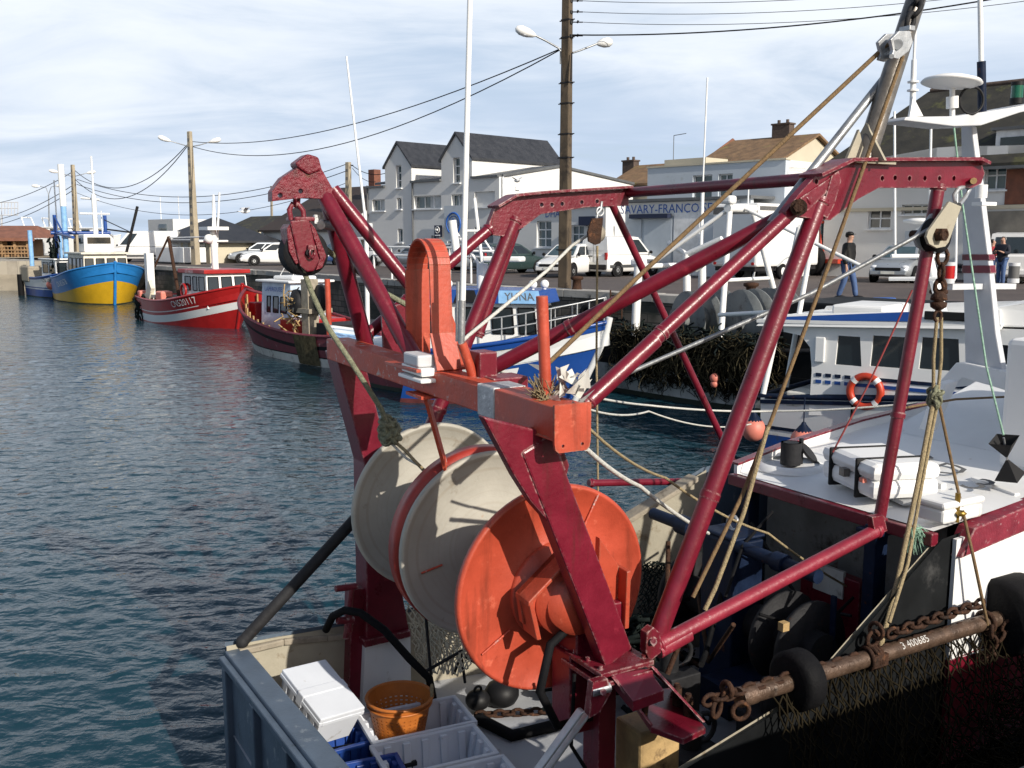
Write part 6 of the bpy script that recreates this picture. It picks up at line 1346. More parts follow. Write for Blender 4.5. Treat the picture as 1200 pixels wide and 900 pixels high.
def person(label, px, py, head, coat, trousers, hair, stride=.25, armf=.15, cap=None, bend=0.0, arm_up=False, ht=1.0):
    t = thing('person', label, 'person', group='people on the far quay'); put(t, px, py, head)
    s = stride; hip = .93
    legs = [((-.0, .0, hip), .13)]
    def leg(sy, f): return [(.0, sy * .095, hip - .03), (f * .45 + .03, sy * .10, .50), (f - .02, sy * .10, .09), (f + .13, sy * .115, .035)]
    la, lb = leg(1, s), leg(-1, -s * .8)
    def arm(sy, f):
        if arm_up: return [(.0, sy * .19, 1.42), (.06, sy * .26, 1.18), (.24, sy * .16, 1.20), (.30, sy * .10, 1.24)]
        return [(bend * .4, sy * .19, 1.42), (bend * .3 - f * .12, sy * .245, 1.15), (bend * .3 + f * .3, sy * .235, .92), (bend * .3 + f * .38, sy * .23, .82)]
    aa, ab = arm(1, -armf), arm(-1, armf)
    # body: one continuous figure (pelvis first)
    nodes = [((0, 0, hip), (.115, .14)), ((bend * .15, 0, 1.15), (.10, .135)), ((bend * .4, 0, 1.38), (.10, .155)), ((bend * .5, 0, 1.50), (.05, .055)), ((bend * .6 + .015, 0, 1.58), (.085, .07)), ((bend * .65 + .02, 0, 1.67), (.095, .078)), ((bend * .65 + .01, 0, 1.735), (.06, .05)), ((bend * .65 + .12, 0, 1.63), .014)]
    ed = [(0, 1), (1, 2), (2, 3), (3, 4), (4, 5), (5, 6), (5, 7)]
    def chain_(pts, rad, at):
        p_ = at
        for q, r in zip(pts, rad): nodes.append((q, r)); ed.append((p_, len(nodes) - 1)); p_ = len(nodes) - 1
        return p_
    for l_ in (la, lb): chain_(l_[0:4], [.08, .055, .035, .022], 0)
    for a_ in (aa, ab):
        e_ = chain_(a_, [.05, .042, .032, .036], 2)
        h = V(a_[3]); d = (V(a_[3]) - V(a_[2])).normalized()
        for k in range(4): nodes.append((tuple(h + d * .09 + V((0, .012 * (k - 1.5) * 2, -.005 * k))), .009)); ed.append((e_, len(nodes) - 1))
        nodes.append((tuple(h + d * .03 + V((.045, 0, 0))), .01)); ed.append((e_, len(nodes) - 1))
    skin_mesh('body', nodes, ed, 'skin', t)
    # coat
    nodes = [((0, 0, .80), (.165, .20)), ((0, 0, hip + .05), (.165, .195)), ((bend * .15, 0, 1.18), (.155, .195)), ((bend * .4, 0, 1.40), (.145, .205)), ((bend * .45, 0, 1.50), (.08, .085))]; ed = [(0, 1), (1, 2), (2, 3), (3, 4)]
    for a_ in (aa, ab): chain_([a_[0], a_[1], a_[2]], [.088, .078, .062], 3)
    skin_mesh('coat', nodes, ed, coat, t)
    nodes = [((0, 0, hip), (.135, .16))]; ed = []
    for l_ in (la, lb): chain_(l_[0:3], [.105, .082, .068], 0)
    skin_mesh('trousers', nodes, ed, trousers, t)
    for l_ in (la, lb):
        m = MB(); f = V(l_[2]); m.ball(f + V((.07, 0, -.03)), .12, sc=(1.5, .6, .62)); m.abox(f.x - .06, f.x + .2, f.y - .05, f.y + .05, 0, .03); m.build('shoe', 'shoe_black', t)
    hx = bend * .65
    m = MB(); m.ball((hx - .012, 0, 1.685), .104, sc=(.98, .84, .92)); o = m.build('hair', hair, t)
    me = o.data; bm = bmesh.new(); bm.from_mesh(me); bmesh.ops.delete(bm, geom=[v for v in bm.verts if v.co.x > hx + .035 and v.co.z < 1.72 or v.co.z < 1.62], context='VERTS'); bm.to_mesh(me); bm.free()
    if cap:
        m = MB(); m.ball((hx, 0, 1.715), .108, sc=(1, .9, .62)); m.disc((hx + .09, 0, 1.705), (0, 0, 1), .075, .012, 16); m.build('cap', cap, t)
    t.scale = (ht,) * 3; return t
person('man in a black leather jacket and jeans walking along the quay edge', 992, 352, V((.6, -.55, 0)), 'leather_black', 'denim', 'hair_dark', stride=.22, cap='leather_black', ht=1.1)
person('grey-haired person in a dark jacket and jeans standing by the white minibus', 1172, 336, V((-.7, -.5, 0)), 'navy_cloth', 'denim', 'hair_grey', stride=.05, arm_up=True, ht=1.04)
person('person in red half hidden behind the mast, facing the grey-haired one', 1160, 334, V((.9, -.3, 0)), 'red_cloth', 'denim', 'hair_dark', stride=.04, arm_up=True, ht=.98)
# white guard rail and small things at the quay edge
gr = thing('guard_rail', 'white tubular guard rail on the quay behind the orange hoop', 'railing', on_k(510, 312, 1.2) * 1.0); gr.location.z = 0
m = MB(); a, b = on_k(438, 290, 1.4), on_k(578, 290, 1.4); a.z = b.z = 0
for z in (1.05, 1.4): m.tube(a + ZV * z, b + ZV * z, .045, n=8)
m.build('rails', 'white_paint', gr, True)
for i in range(7): m = MB(); p = a.lerp(b, i / 6); m.tube(p, p + ZV * 1.4, .045, n=8); m.build('post', 'white_paint', gr, True)
bd0 = MB(); bd0.lathe((0, 0, 0), (0, 0, 1), [(0, .22), (.05, .16), (.32, .14), (.36, .22), (.44, .22), (.47, .1), (.47, .001)], 20)
for i, (px, lab) in enumerate(((676, 'rusty mooring bollard on the coping just right of the tall pole'), (880, 'rusty mooring bollard on the coping below the box trailer'), (1100, 'rusty mooring bollard on the coping behind the white wheelhouse'), (470, 'rusty mooring bollard on the coping behind the orange hoop'))):
    p = on_k(px, 340, .35); q = MB(); q.v = [v + V((p.x, p.y, .03)) for v in bd0.v]; q.f = bd0.f; q.m = bd0.m; q.sm = bd0.sm
    solo('mooring_bollard', q, 'rust', lab, 'bollard', 'mooring bollards along the far quay', base=V((p.x, p.y, .03)))
m = MB(); p = on_z(1036, 352, 0); m.abox(-.3, .3, -.15, .15, 0, .08); m.v = [v + V((p.x, p.y, .0)) for v in m.v]; solo('blue_tarpaulin', m, 'text_blue', 'small folded blue tarpaulin lying on the quay edge near the walking man', 'tarpaulin', bevel=.03)
# gulls
def gull(px, py, d, rz, label):
    t = thing('seagull', label, 'seagull', at_d(px, py, d), rz, 'gulls in the air'); m = MB(); m.ball((0, 0, 0), .09, sc=(2.2, 1, .9)); m.ball((.2, 0, .03), .05); m.prism([(-.18, -.05, 0), (-.34, -.06, 0), (-.34, .06, 0), (-.18, .05, 0)], (0, 0, .02)); m.build('body', 'white_clean', t)
    m = MB()
    for s in (-1, 1): m.prism([(.08, s * .05, .05), (.12, s * .32, .2), (-.02, s * .68, .12), (-.08, s * .3, .16), (-.1, s * .05, .04)], (0, 0, .012))
    m.build('wings', 'mast_grey', t)
gull(287, 248, 45, .6, 'gull flying low over the mossy house roof'); gull(606, 212, 50, 2.2, 'gull gliding in front of the sunlit hall wall')

tf = MB(); tf.torus((0, 0, 0), (1, 0, 0), .27, .11, 24, 10)
for i, (px, kk_, z, lab) in enumerate(((690, 0, -.75, 'black tyre fender hung on the dark wall just right of the YUNA bow'), (668, 0, -1.15, 'black tyre fender hung lower on the dark wall by the YUNA bow'), (176, 3.2, -1.0, 'black tyre fender on the dark wall between the yellow and red boats'), (452, 0, -.9, 'black tyre fender on the dark wall behind the orange hoop'))):
    p = on_k(px, 345, kk_ - .14); q = MB(); q.v = [EV * v.y + IV * v.x + ZV * v.z + V((p.x, p.y, z)) for v in tf.v]; q.f = tf.f; q.m = tf.m; q.sm = tf.sm; q.tube(V((p.x, p.y, z + .3)), V((p.x, p.y, .0)) + IV * .1, .015, n=5)
    solo('tyre_fender', q, 'tyre', lab, 'tyre fender', 'tyre fenders on the quay wall', base=V((p.x, p.y, z - .38)))
ld = thing('quay_ladder', 'rusty iron ladder fixed to the dark wall right of the YUNA bow', 'ladder', on_k(722, 350, -.12)); ld.location.z = WATER
c = V((ld.location.x, ld.location.y, 0)); m = MB()
for s in (-1, 1): m.tube(c + EV * .24 * s - ZV * 2.3, c + EV * .24 * s + ZV * .1, .03, n=6)
m.build('side_rails', 'rust', ld, True); m = MB()
for i in range(8): m.tube(c - EV * .24 + ZV * (-2.1 + i * .29), c + EV * .24 + ZV * (-2.1 + i * .29), .018, n=6)
m.build('rungs', 'rust', ld, True)
# ------------------------------------------------------------------ moored boats
pm('hull_red', (.33, .012, .012), .35, var=.15, scale=2, dirt=[((.22, .03, .03), .2, 2), ((.1, .02, .02), .1, 5)]); pm('hull_blue', (.012, .06, .26), .35, var=.12, scale=2, dirt=((.03, .06, .16), .2, 2)); pm('hull_sky', (.02, .18, .48), .35, var=.1, scale=2, dirt=((.03, .1, .22), .18, 2))
pm('hull_yellow', (.62, .36, .015), .35, var=.12, scale=2, dirt=((.35, .18, .03), .2, 2)); pm('hull_plum', (.16, .026, .038), .6, var=.25, scale=3, bump=.3, bscale=6, dirt=[((.05, .025, .03), .3, 2.5), ((.32, .2, .2), .2, 5)]); pm('hull_stained', (.42, .42, .40), .6, var=.2, scale=2, dirt=[((.10, .09, .08), .42, 1.3), ((.03, .03, .03), .25, 2.2), (RUST, .2, 3)]); pm('hull_white', (.68, .69, .69), .4, var=.05, scale=1, dirt=[((.42, .38, .30), .16, 2), ((.3, .18, .08), .03, 6)])
pm('paint_lightblue', (.22, .42, .68), .4); pm('paint_bluewhite', (.50, .60, .72), .45, dirt=((.35, .38, .42), .2, 3)); pm('cream_paint', (.62, .58, .48), .5, dirt=((.4, .34, .25), .2, 4)); pm('antifoul', (.10, .02, .02), .7, var=.3); pm('weed', (.02, .03, .02), .8, var=.4)
class Boat:
    def __init__(s, name, label, stem, head, Lh, beam, sheer, rake=1.0, cat='fishing boat', group='fishing boats moored along the far quay', bow_full=2.3, wl=WATER, cut=0.):
        h = V(head).normalized(); s.L, s.beam, s.sh, s.rake, s.bf = Lh, beam, sheer, rake, bow_full
        base = V(stem) - h * (Lh - rake); base.z = wl
        s.cut = cut; s.root = thing(name, label, cat, base, math.atan2(h.y, h.x), group)
    def sheer(s, u):
        a, b, c = s.sh; return a * (1 - u) * (1 - 2 * u) + b * 4 * u * (1 - u) + c * u * (2 * u - 1)
    def S(s, u, z, side, off=0, inset=1.):
        zb = -.5; t = max(0, min(1.1, (z - zb) / (s.sheer(u) - zb)))
        b = s.beam / 2 * ((.80 + .20 * math.sin(math.pi * min(u / .9, .5 / .9 * 1)) if u < .5 else 1 - ((u - .5) / .5) ** s.bf) if True else 0)
        if u < .5: b = s.beam / 2 * (.84 + .16 * math.sin(math.pi * u))
        wlf = .92 - .45 * max(0, u - .35) / .65
        f = wlf + (1 - wlf) * (t ** 1.3)
        x = u * (s.L - s.rake * max(0, 1 - t) ** 1.15)
        return V((x, side * (b * f * inset + off), z))
    def hull(s, bands, names=None, cap='white_paint', deck='grey_paint', bul=.55, inner=None, nu=44):
        """bands: list of (level above the previous, material); a level is a z or ('s', offset below the sheer)"""
        lev = lambda l, u: min(s.sheer(u), (s.sheer(u) - l[1]) if isinstance(l, tuple) else l)
        us = [s.cut + (1 - s.cut) * i / nu for i in range(nu + 1)]; prev = -.5
        mats = []; m = MB()
        for l, mt in bands:
            if mt not in mats: mats.append(mt)
            mi = mats.index(mt)
            for side in (-1, 1):
                vs = []
                for u in us:
                    z0 = lev(prev, u); z1 = max(z0 + .002, lev(l, u)); 
                    vs += [s.S(u, z0, side), s.S(u, (z0 + z1) / 2, side), s.S(u, z1, side)]
                fs = []
                for i in range(nu):
                    for k in (0, 1):
                        q = (3 * i + k, 3 * i + 3 + k, 3 * i + 4 + k, 3 * i + 1 + k); fs.append(q if side < 0 else q[::-1])
                m.add(vs, fs, mi, True)
            uc = s.cut; z0 = lev(prev, uc); z1 = max(z0 + .002, lev(l, uc)); m.quad(s.S(uc, z0, 1), s.S(uc, z0, -1), s.S(uc, z1, -1), s.S(uc, z1, 1), mi)
            prev = l
        s.hullo = m.build('hull', mats, s.root)
        m = MB()
        for side in (-1, 1):
            vs = []
            for u in us: z = s.sheer(u); vs += [s.S(u, z, side, -.07), V((s.S(u, z, side, -.07).x, side * max(0, min(abs(s.S(u, z, side, -.09).y), abs(s.S(u, z - bul, side, -.07).y))), z - bul))]
            m.add(vs, [((2 * i, 2 * i + 1, 2 * i + 3, 2 * i + 2) if side > 0 else (2 * i + 2, 2 * i + 3, 2 * i + 1, 2 * i)) for i in range(nu)], 0, True)
        x_c = s.S(s.cut, 1, 1).x + .08; z = s.sheer(s.cut); m.quad(V((x_c, -s.beam * .4, z)), V((x_c, s.beam * .4, z)), V((x_c, s.beam * .4, z - bul)), V((x_c, -s.beam * .4, z - bul)))
        m.build('bulwark', inner or bands[-1][1], s.root)
        m = MB(); vs = []
        for u in us:
            z = s.sheer(u) - bul; vs += [V((s.S(u, z, 1).x, min(0, -s.S(u, z, 1, -.05).y), z)), V((s.S(u, z, 1).x, max(0, s.S(u, z, 1, -.05).y), z))]
        m.add(vs, [(2 * i, 2 * i + 2, 2 * i + 3, 2 * i + 1) for i in range(nu)]); m.build('deck', deck, s.root)
        m = MB()
        pts = [s.S(u, s.sheer(u) + .02, -1, -.03) for u in us] + [s.S(u, s.sheer(u) + .02, 1, -.03) for u in us[::-1]]
        m.path(pts, .06, n=6, closed=True); m.build('capping', cap, s.root)
        return s
    def stem_post(s, mat, r=.06):
        m = MB(); m.path([s.S(1, z, 1) for z in np.linspace(-.3, s.sheer(1) + .12, 8)], r, n=8); m.build('stem', mat, s.root)
    def stripe(s, z_, h, mat, name='rubbing_strake', off=.03, sides=(-1, 1), u0=0, u1=1):
        m = MB()
        for side in sides:
            us = np.linspace(u0, u1 * .995, 24)
            lv = lambda u: s.sheer(u) - z_[1] if isinstance(z_, tuple) else z_
            vs = []
            for u in us: z = lv(u); vs += [s.S(u, z - h / 2, side, .0), s.S(u, z - h / 2, side, off), s.S(u, z + h / 2, side, off), s.S(u, z + h / 2, side, .0)]
            n = len(us); fs = []
            for i in range(n - 1):
                for k in range(3): q = (4 * i + k, 4 * i + 4 + k, 4 * i + 5 + k, 4 * i + 1 + k); fs.append(q if side < 0 else q[::-1])
            m.add(vs, fs)
        return m.build(name, mat, s.root)
    def text(s, body, x, z, size, side, mat, name='registration', off=.05, zrel=False):
        def f(a, b):
            u = min(1, max(0, (x + (a if side < 0 else -a)) / s.L)); zz = (s.sheer(u) - z if zrel else z) + b
            for _ in range(3): u = min(1, max(0, u * (x + (a if side < 0 else -a)) / max(.01, s.S(u, zz, side).x)))
            return s.S(u, zz, side, off)
        return text_mesh(body, size, f, name, mat, s.root)
    def house(s, x0, x1, hw, z0, z1, mat, roof, fr=.25, br=.0, hwf=None, side=((.1, .4), (.5, .9)), front=3, wz=(.45, .88), over=.18, rt=.09, roofname='wheelhouse_roof', glass='glass_dark', th=.02, rear=1):
        hwf = hwf or hw; r = s.root; b = [V((x0, -hw, z0)), V((x1, -hwf, z0)), V((x1, hwf, z0)), V((x0, hw, z0))]; t = [V((x0 + br, -hw * .96, z1)), V((x1 - fr, -hwf * .94, z1)), V((x1 - fr, hwf * .94, z1)), V((x0 + br, hw * .96, z1))]
        m = MB()
        for i in range(4): j = (i + 1) % 4; m.quad(b[i], b[j], t[j], t[i])
        m.poly(t); wh = m.build('wheelhouse', mat, r, bevel=.02)
        def pane(i, f0, f1):
            j = (i + 1) % 4; A, B_, C, D = b[i], b[j], t[j], t[i]; n_ = (B_ - A).cross(D - A).normalized(); f = lambda u, v: A.lerp(B_, u).lerp(D.lerp(C, u), v)
            g = MB(); q = [f(f0, wz[0]), f(f1, wz[0]), f(f1, wz[1]), f(f0, wz[1])]; ctr = sum(q, V((0, 0, 0))) / 4
            for k in range(4): g.box((q[k] + q[(k + 1) % 4]) / 2 + n_ * .012, (q[(k + 1) % 4] - q[k]), n_ * .025, (q[(k + 1) % 4] - q[k]).normalized().cross(n_) * .035)
            fo = g.build('window', 'black_rubber', wh); g = MB(); g.quad(*[p + n_ * .008 for p in q]); g.build('pane', glass, fo)
        for f0, f1 in side: pane(0, f0, f1); pane(2, 1 - f1, 1 - f0)
        for i in range(front): w_ = 1 / front; pane(1, i * w_ + .12 * w_, (i + 1) * w_ - .12 * w_)
        if rear: pane(3, .15, .45)
        m = MB(); e = over; rp = [t[0] + V((-e, -e, 0)), t[1] + V((e * 1.3, -e, 0)), t[2] + V((e * 1.3, e, 0)), t[3] + V((-e, e, 0))]; m.prism(rp, V((0, 0, rt))); ro = m.build(roofname, roof, r, bevel=.025)
        s.wh, s.t, s.b, s.ro, s.rp = wh, t, b, ro, rp
        return wh
    def tubes(s, name, mat, segs, par=None):
        m = MB()
        for a, b, r in segs: m.tube(a, b, r, n=8)
        return m.build(name, mat, par or s.root)
    def rail(s, u0, u1, h, mat, sides=(-1, 1), n=7):
        m = MB()
        for side in sides:
            pts = [s.S(u, s.sheer(u), side, -.05) for u in np.linspace(u0, u1, n)]
            for p in pts: m.tube(p, p + ZV * h, .02, n=6)
            for f in (.55, 1): m.path([p + ZV * h * f for p in pts], .02, n=6)
        return m.build('guard_rail', mat, s.root)

# --- blue and white boat beyond the beam
hY = V((math.cos(R(-21)), math.sin(R(-21)), 0))
y = Boat('fishing_boat', 'blue and white fishing boat with a light blue fascia lettered YUNA', on_z(660, 472, WATER), hY, 8.0, 3.0, (1.15, 1.32, 2.02), rake=1.15, bow_full=2.5, cut=.42)
y.hull([(.10, 'antifoul'), (('s', .86), 'hull_blue'), (('s', .62), 'hull_blue'), (('s', .15), 'hull_white'), (('s', 0), 'hull_blue')], cap='hull_blue', deck='wood_grey', inner='hull_white')
y.stem_post('hull_white', .085); y.stripe(('s', .13), .07, 'hull_blue', u0=.42)
g = MB(); us = [4.15, 4.6, 5.1, 5.6, 6.05]
for x0_, x1_ in zip(us[:-1], us[1:]):
    f_ = lambda x_, z_: y.S(x_ / 8.0 * 1.04, y.sheer(x_ / 8.0) - z_, -1, .012)
    g.quad(f_(x0_, .86), f_(x1_, .86), f_(x1_, .66), f_(x0_, .66))
g.build('registration_board', 'white_clean', y.hullo)
y.text('CN 12  8', 5.3, .76, .24, -1, 'text_black', zrel=True)
m = MB(); m.disc(y.S(.40, 1.05, -1, -.015), (0, -1, .1), .13, .035, 20); m.build('porthole', 'steel_grey', y.root)
y.house(3.55, 6.5, 1.0, 1.05, 2.46, 'white_paint', 'hull_blue', fr=.16, hwf=.55, side=((.04, .24), (.29, .53), (.60, .78), (.83, .97)), front=2, wz=(.48, .92), over=.14, rt=.05)
fa = MB(); rp = y.rp; ctr_ = V((5, 0, 2.46))
up_ = lambda p, v: p + (ZV * .32 + (ctr_ - p) * .06) * v
for i in range(4):
    a, b = rp[i], rp[(i + 1) % 4]; fa.quad(a, b, up_(b, 1), up_(a, 1))
fa.poly([up_(p, .99) for p in rp]); fo = fa.build('fascia', 'hull_blue', y.root)
a, b = rp[0], rp[1]
def fpt(u, v, off=.012): return up_(a.lerp(b, u), v) + V((0, -1, .1)) * off
g = MB(); g.quad(fpt(.66, .02), fpt(.995, .02), fpt(.995, .98), fpt(.66, .98)); g.build('name_board', 'paint_lightblue', fo); g = MB(); g.quad(fpt(.30, .02), fpt(.5, .02), fpt(.46, .98), fpt(.32, .98)); g.build('black_panel', 'black_plastic', fo)
ln = (b - a).length; text_mesh('YUNA', .27, lambda x_, y_: fpt(.83 + x_ / ln, .5 + y_ / .33, .02), 'boat_name', 'text_grey', fo)
y.rail(.58, .985, .62, 'galvanised')
y.tubes('mast', 'white_clean', [(V((4.7, 0, 2.7)), V((4.7, 0, 3.4)), .15), (V((4.7, 0, 3.4)), V((4.5, 0, 5.0)), .045), (V((5.0, .3, 2.75)), V((4.0, -.1, 4.2)), .04), (V((4.3, 0, 3.7)), V((5.1, 0, 3.7)), .03), (V((4.3, -.3, 4.2)), V((4.9, .3, 4.2)), .03), (V((4.6, 0, 4.2)), V((4.95, .2, 3.6)), .025)])
m = MB(); m.tube(V((4.15, -.35, 3.7)), V((4.05, -.35, 4.45)), .10, n=12); m.build('radar_reflector', 'white_clean', y.root)
m = MB(); m.abox(4.9, 5.9, -.5, -.1, 3.45, 3.58); m.build('radar_scanner', 'white_clean', y.root, bevel=.04)
for x_, y_ in ((4.0, -.5), (6.1, -.15), (6.3, .15)): m = MB(); m.ball((x_, y_, 2.9), .11, sc=(1, .8, 1)); m.tube((x_, y_, 2.74), (x_, y_, 2.85), .04); m.build('deck_light', 'white_clean', y.root)
y.tubes('gallows', 'white_paint', [(V((3.3, -1.1, .6)), V((3.3, -.8, 2.7)), .05), (V((3.3, 1.1, .6)), V((3.3, .8, 2.7)), .05), (V((3.3, -.8, 2.7)), V((3.3, .8, 2.7)), .05), (V((3.3, -.8, 2.7)), V((3.6, -.9, 1.4)), .04), (V((2.7, -1.0, .6)), V((2.8, -.9, 2.2)), .04), (V((2.8, -.9, 2.2)), V((3.6, -.9, 2.3)), .03)])
m = MB()
for yy in (-.9, -.4, .3, .8): m.lathe(V((3.2, yy, 1.5)), (0, 1, 0), [(0, .1), (0, .45), (.03, .45), (.03, .1)], 28)
m.tube((3.2, -.9, 1.5), (3.2, .85, 1.5), .15, n=14); m.build('net_drum', 'drum_grey', y.root)
m = MB(); m.abox(3.0, 3.4, -1.1, -.6, 1.25, 1.5); m.build('blue_tub', 'hull_blue', y.root, bevel=.03)
nm = MB(); rr_ = random.Random(8)
for i in range(160):
    a_ = V((rr_.uniform(3.4, 3.6), rr_.uniform(-1.1, -.3), rr_.uniform(.9, 1.6))); nm.path([a_, a_ + V((rr_.uniform(-.2, .2), rr_.uniform(-.1, .1), rr_.uniform(-.2, .1))), a_ + V((rr_.uniform(-.3, .3), rr_.uniform(-.1, .1), rr_.uniform(-.3, .1)))], .018, n=4)
nm.build('net_pile', 'net_brown', y.root)

# --- black hulled trawler with net drums against the wall
hB_ = EV; k0 = on_k(690, 470, -5.2); k0.z = 0; stem_ = k0 + EV * 10.4 + IV * 1.9
b = Boat('fishing_boat', 'black hulled trawler draped with nets, its drums and white A-frame by the wall', stem_, hB_, 11.5, 3.9, (1.55, 1.5, 2.4), rake=1.1)
b.hull([(.12, 'weed'), (.75, 'hull_stained'), (('s', .35), 'hull_black'), (('s', 0), 'hull_black')], cap='steel_dark', deck='wood_grey', bul=.6, inner='hull_black')
b.stripe(.9, .08, 'hull_black')
m = MB()
for xx, yy, rr, w_ in ((2.4, -.9, .75, .04), (2.4, -.15, .75, .04), (2.4, .6, .75, .04), (4.0, -.9, .85, .04), (4.0, -.35, .85, .04), (4.0, .25, .85, .04), (4.0, .9, .85, .04)): m.lathe(V((xx, yy, 1.95)), (.35, 1, 0), [(0, .12), (0, rr), (w_, rr), (w_, .12)], 32)
m.tube((2.0, -.9, 1.95), (2.7, .7, 1.95), .3, n=16); m.tube((3.7, -.9, 1.95), (4.4, .95, 1.95), .3, n=16); m.build('net_drums', 'drum_grey', b.root)
b.tubes('a_frame', 'white_paint', [(V((3.9, -1.65, 1.0)), V((3.3, -.5, 4.75)), .075), (V((3.9, 1.65, 1.0)), V((3.3, .5, 4.75)), .075), (V((3.3, -.6, 4.75)), V((3.3, .6, 4.75)), .11), (V((3.55, -1.1, 3.0)), V((3.55, 1.1, 3.0)), .05), (V((1.2, -1.5, 1.2)), V((1.2, -1.4, 3.3)), .11), (V((1.2, 1.5, 1.2)), V((1.2, 1.4, 3.3)), .11), (V((1.2, -1.4, 3.3)), V((1.2, 1.4, 3.3)), .07), (V((3.3, -.5, 4.75)), V((1.2, -1.2, 3.2)), .05), (V((3.4, .0, 4.75)), V((6.5, 0, 3.4)), .045)])
b.tubes('crane_arm', 'white_paint', [(V((2.0, -.3, 1.4)), V((1.9, -.3, 3.6)), .1), (V((1.9, -.3, 3.6)), V((2.9, -.2, 4.0)), .08), (V((2.2, -.3, 3.2)), V((2.9, -.2, 3.7)), .06), (V((1.9, -.3, 3.6)), V((1.3, -.3, 3.9)), .07)])
b.tubes('whip_aerial', 'white_clean', [(V((1.5, .9, 3.3)), V((1.5, .9, 5.3)), .05), (V((1.5, .9, 5.3)), V((1.55, .9, 8.2)), .022), (V((3.3, .3, 4.8)), V((3.3, .3, 5.5)), .02)])
m = MB(); m.abox(1.0, 1.35, -1.5, -1.2, 3.3, 3.5); m.build('deck_light', 'white_clean', b.root, bevel=.06); m = MB(); m.abox(3.1, 3.45, -.7, -.4, 4.85, 5.05); m.build('deck_light', 'white_clean', b.root, bevel=.06)
m = MB(); m.abox(5.4, 8.6, -1.4, 1.4, 1.3, 2.6); m.build('deck_house', 'hull_black', b.root, bevel=.05); m = MB(); m.abox(4.8, 5.3, -1.6, 1.6, 1.0, 1.9); m.build('winch', 'steel_dark', b.root, bevel=.1)
nm = MB(); rr_ = random.Random(5)
for i in range(1500):
    u = rr_.uniform(.08, .5); p = b.S(u, b.sheer(u) + rr_.uniform(-.95, .25), -1, rr_.uniform(.02, .10)); pts = [p]
    for k in range(4): pts.append(pts[-1] + V((rr_.uniform(-.16, .16), rr_.uniform(-.03, .03), rr_.uniform(-.16, .1))))
    nm.path(pts, .012, .008, n=4)
nm.build('hanging_net', 'net_black', b.root)
nm = MB()
for i in range(420):
    u = rr_.uniform(.06, .48); p_ = b.S(u, b.sheer(u) + rr_.uniform(-.5, .3), -1, rr_.uniform(.05, .13)); pts = [p_]; th = rr_.uniform(0, 6.3)
    for k in range(8): th += rr_.uniform(-.9, .9); pts.append(pts[-1] + V((math.cos(th) * .07, rr_.uniform(-.015, .015), math.sin(th) * .07 - .03)))
    nm.path(pts, .010, .008, n=4)
nm.build('net_highlights', 'net_brown', b.root)
nm = MB()
for i in range(300):
    u = rr_.uniform(.02, .46); p = b.S(u, b.sheer(u) + rr_.uniform(-.1, .4), -1, rr_.uniform(-.7, .05)); pts = [p]
    for k in range(4): pts.append(pts[-1] + V((rr_.uniform(-.2, .2), rr_.uniform(-.15, .15), rr_.uniform(-.12, .1))))
    nm.path(pts, .03, .02, n=5)
nm.build('net_pile', 'net_dark', b.root)
m = MB(); p = b.S(.36, .75, -1, .14); m.ball(p, .12); m.ball(p - ZV * .14, .10); m.build('orange_float', 'fender_pink', b.root)

# --- white and blue boat on the right
c = on_plane(880, 537, IV, 15.5); c.z = 0; hE2 = V((math.cos(R(-38)), math.sin(R(-38)), 0)); stem_ = c + IV * 1.7 + hE2 * 9.4
r_ = Boat('fishing_boat', 'white boat with blue hull and stripes, its cabin lined with dark windows', stem_, hE2, 10.6, 3.4, (1.10, 1.62, 2.25), rake=1.0)
r_.hull([(.08, 'weed'), (.42, 'hull_blue'), (('s', 0), 'hull_white')], cap='navy', deck='grey_paint', bul=.5, inner='hull_white')
r_.stripe(('s', .07), .07, 'navy'); r_.stripe(.56, .06, 'navy', 'waterline_stripe', .01); r_.text('CN 608', 4.6, 1.25, .30, -1, 'navy')
m = MB()
for x_ in (1.75, 3.4, 5.0): m.path([r_.S(x_ / 10.6, z, -1, .03) for z in np.linspace(.5, 1.2, 6)], .02, n=5)
m.build('fender_lines', 'black_rubber', r_.root)
# cabin with a long side wall, an aft canopy and a taller helm forward
hw = 1.5
zs = lambda x: r_.sheer(x / 10.6)
wall = [(.95, zs(.95) - .3), (5.7, zs(5.7) - .3), (5.35, 2.62), (3.9, 2.60), (.4, 2.50), (.42, 2.35), (.75, 2.30), (.92, 2.1), (.97, 1.7)]
wins = [((1.38, 1.84, 1.83, 2.34)), ((1.98, 2.62, 1.85, 2.38)), ((2.78, 3.42, 1.87, 2.40))]
m = MB()
for sy in (-1, 1): prism_holes(m, [V((x_, sy * hw, z_)) for x_, z_ in wall], [[V((x_, sy * hw, z_)) for x_, z_ in ((a_, z0), (b_, z0), (b_ - .05, z1), (a_ + .03, z1))] for a_, b_, z0, z1 in wins] + [[V((x_, sy * hw, z_)) for x_, z_ in ((3.75, 1.9), (4.2, 1.92), (4.1, 2.35), (3.9, 2.35))]], V((0, -sy * .05, 0)))
cab = m.build('cabin_sides', 'white_clean', r_.root)
for sy in (-1, 1):
    for a_, b_, z0, z1 in wins + [(3.75, 4.2, 1.9, 2.35)]:
        g = MB(); g.quad(*[V((x_, sy * (hw - .04), z_)) for x_, z_ in ((a_ - .02, z0 - .02), (b_ + .02, z0 - .02), (b_ + .02, z1 + .02), (a_ - .02, z1 + .02))]); g.build('window', 'glass_dark', cab)
m = MB(); m.quad(V((5.7, -hw, zs(5.7) - .3)), V((5.7, hw, zs(5.7) - .3)), V((5.35, hw, 2.62)), V((5.35, -hw, 2.62))); m.quad(V((1.3, -hw + .06, .8)), V((1.3, hw - .06, .8)), V((1.3, hw - .06, 2.5)), V((1.3, -hw + .06, 2.5))); m.build('cabin_ends', 'white_clean', r_.root)
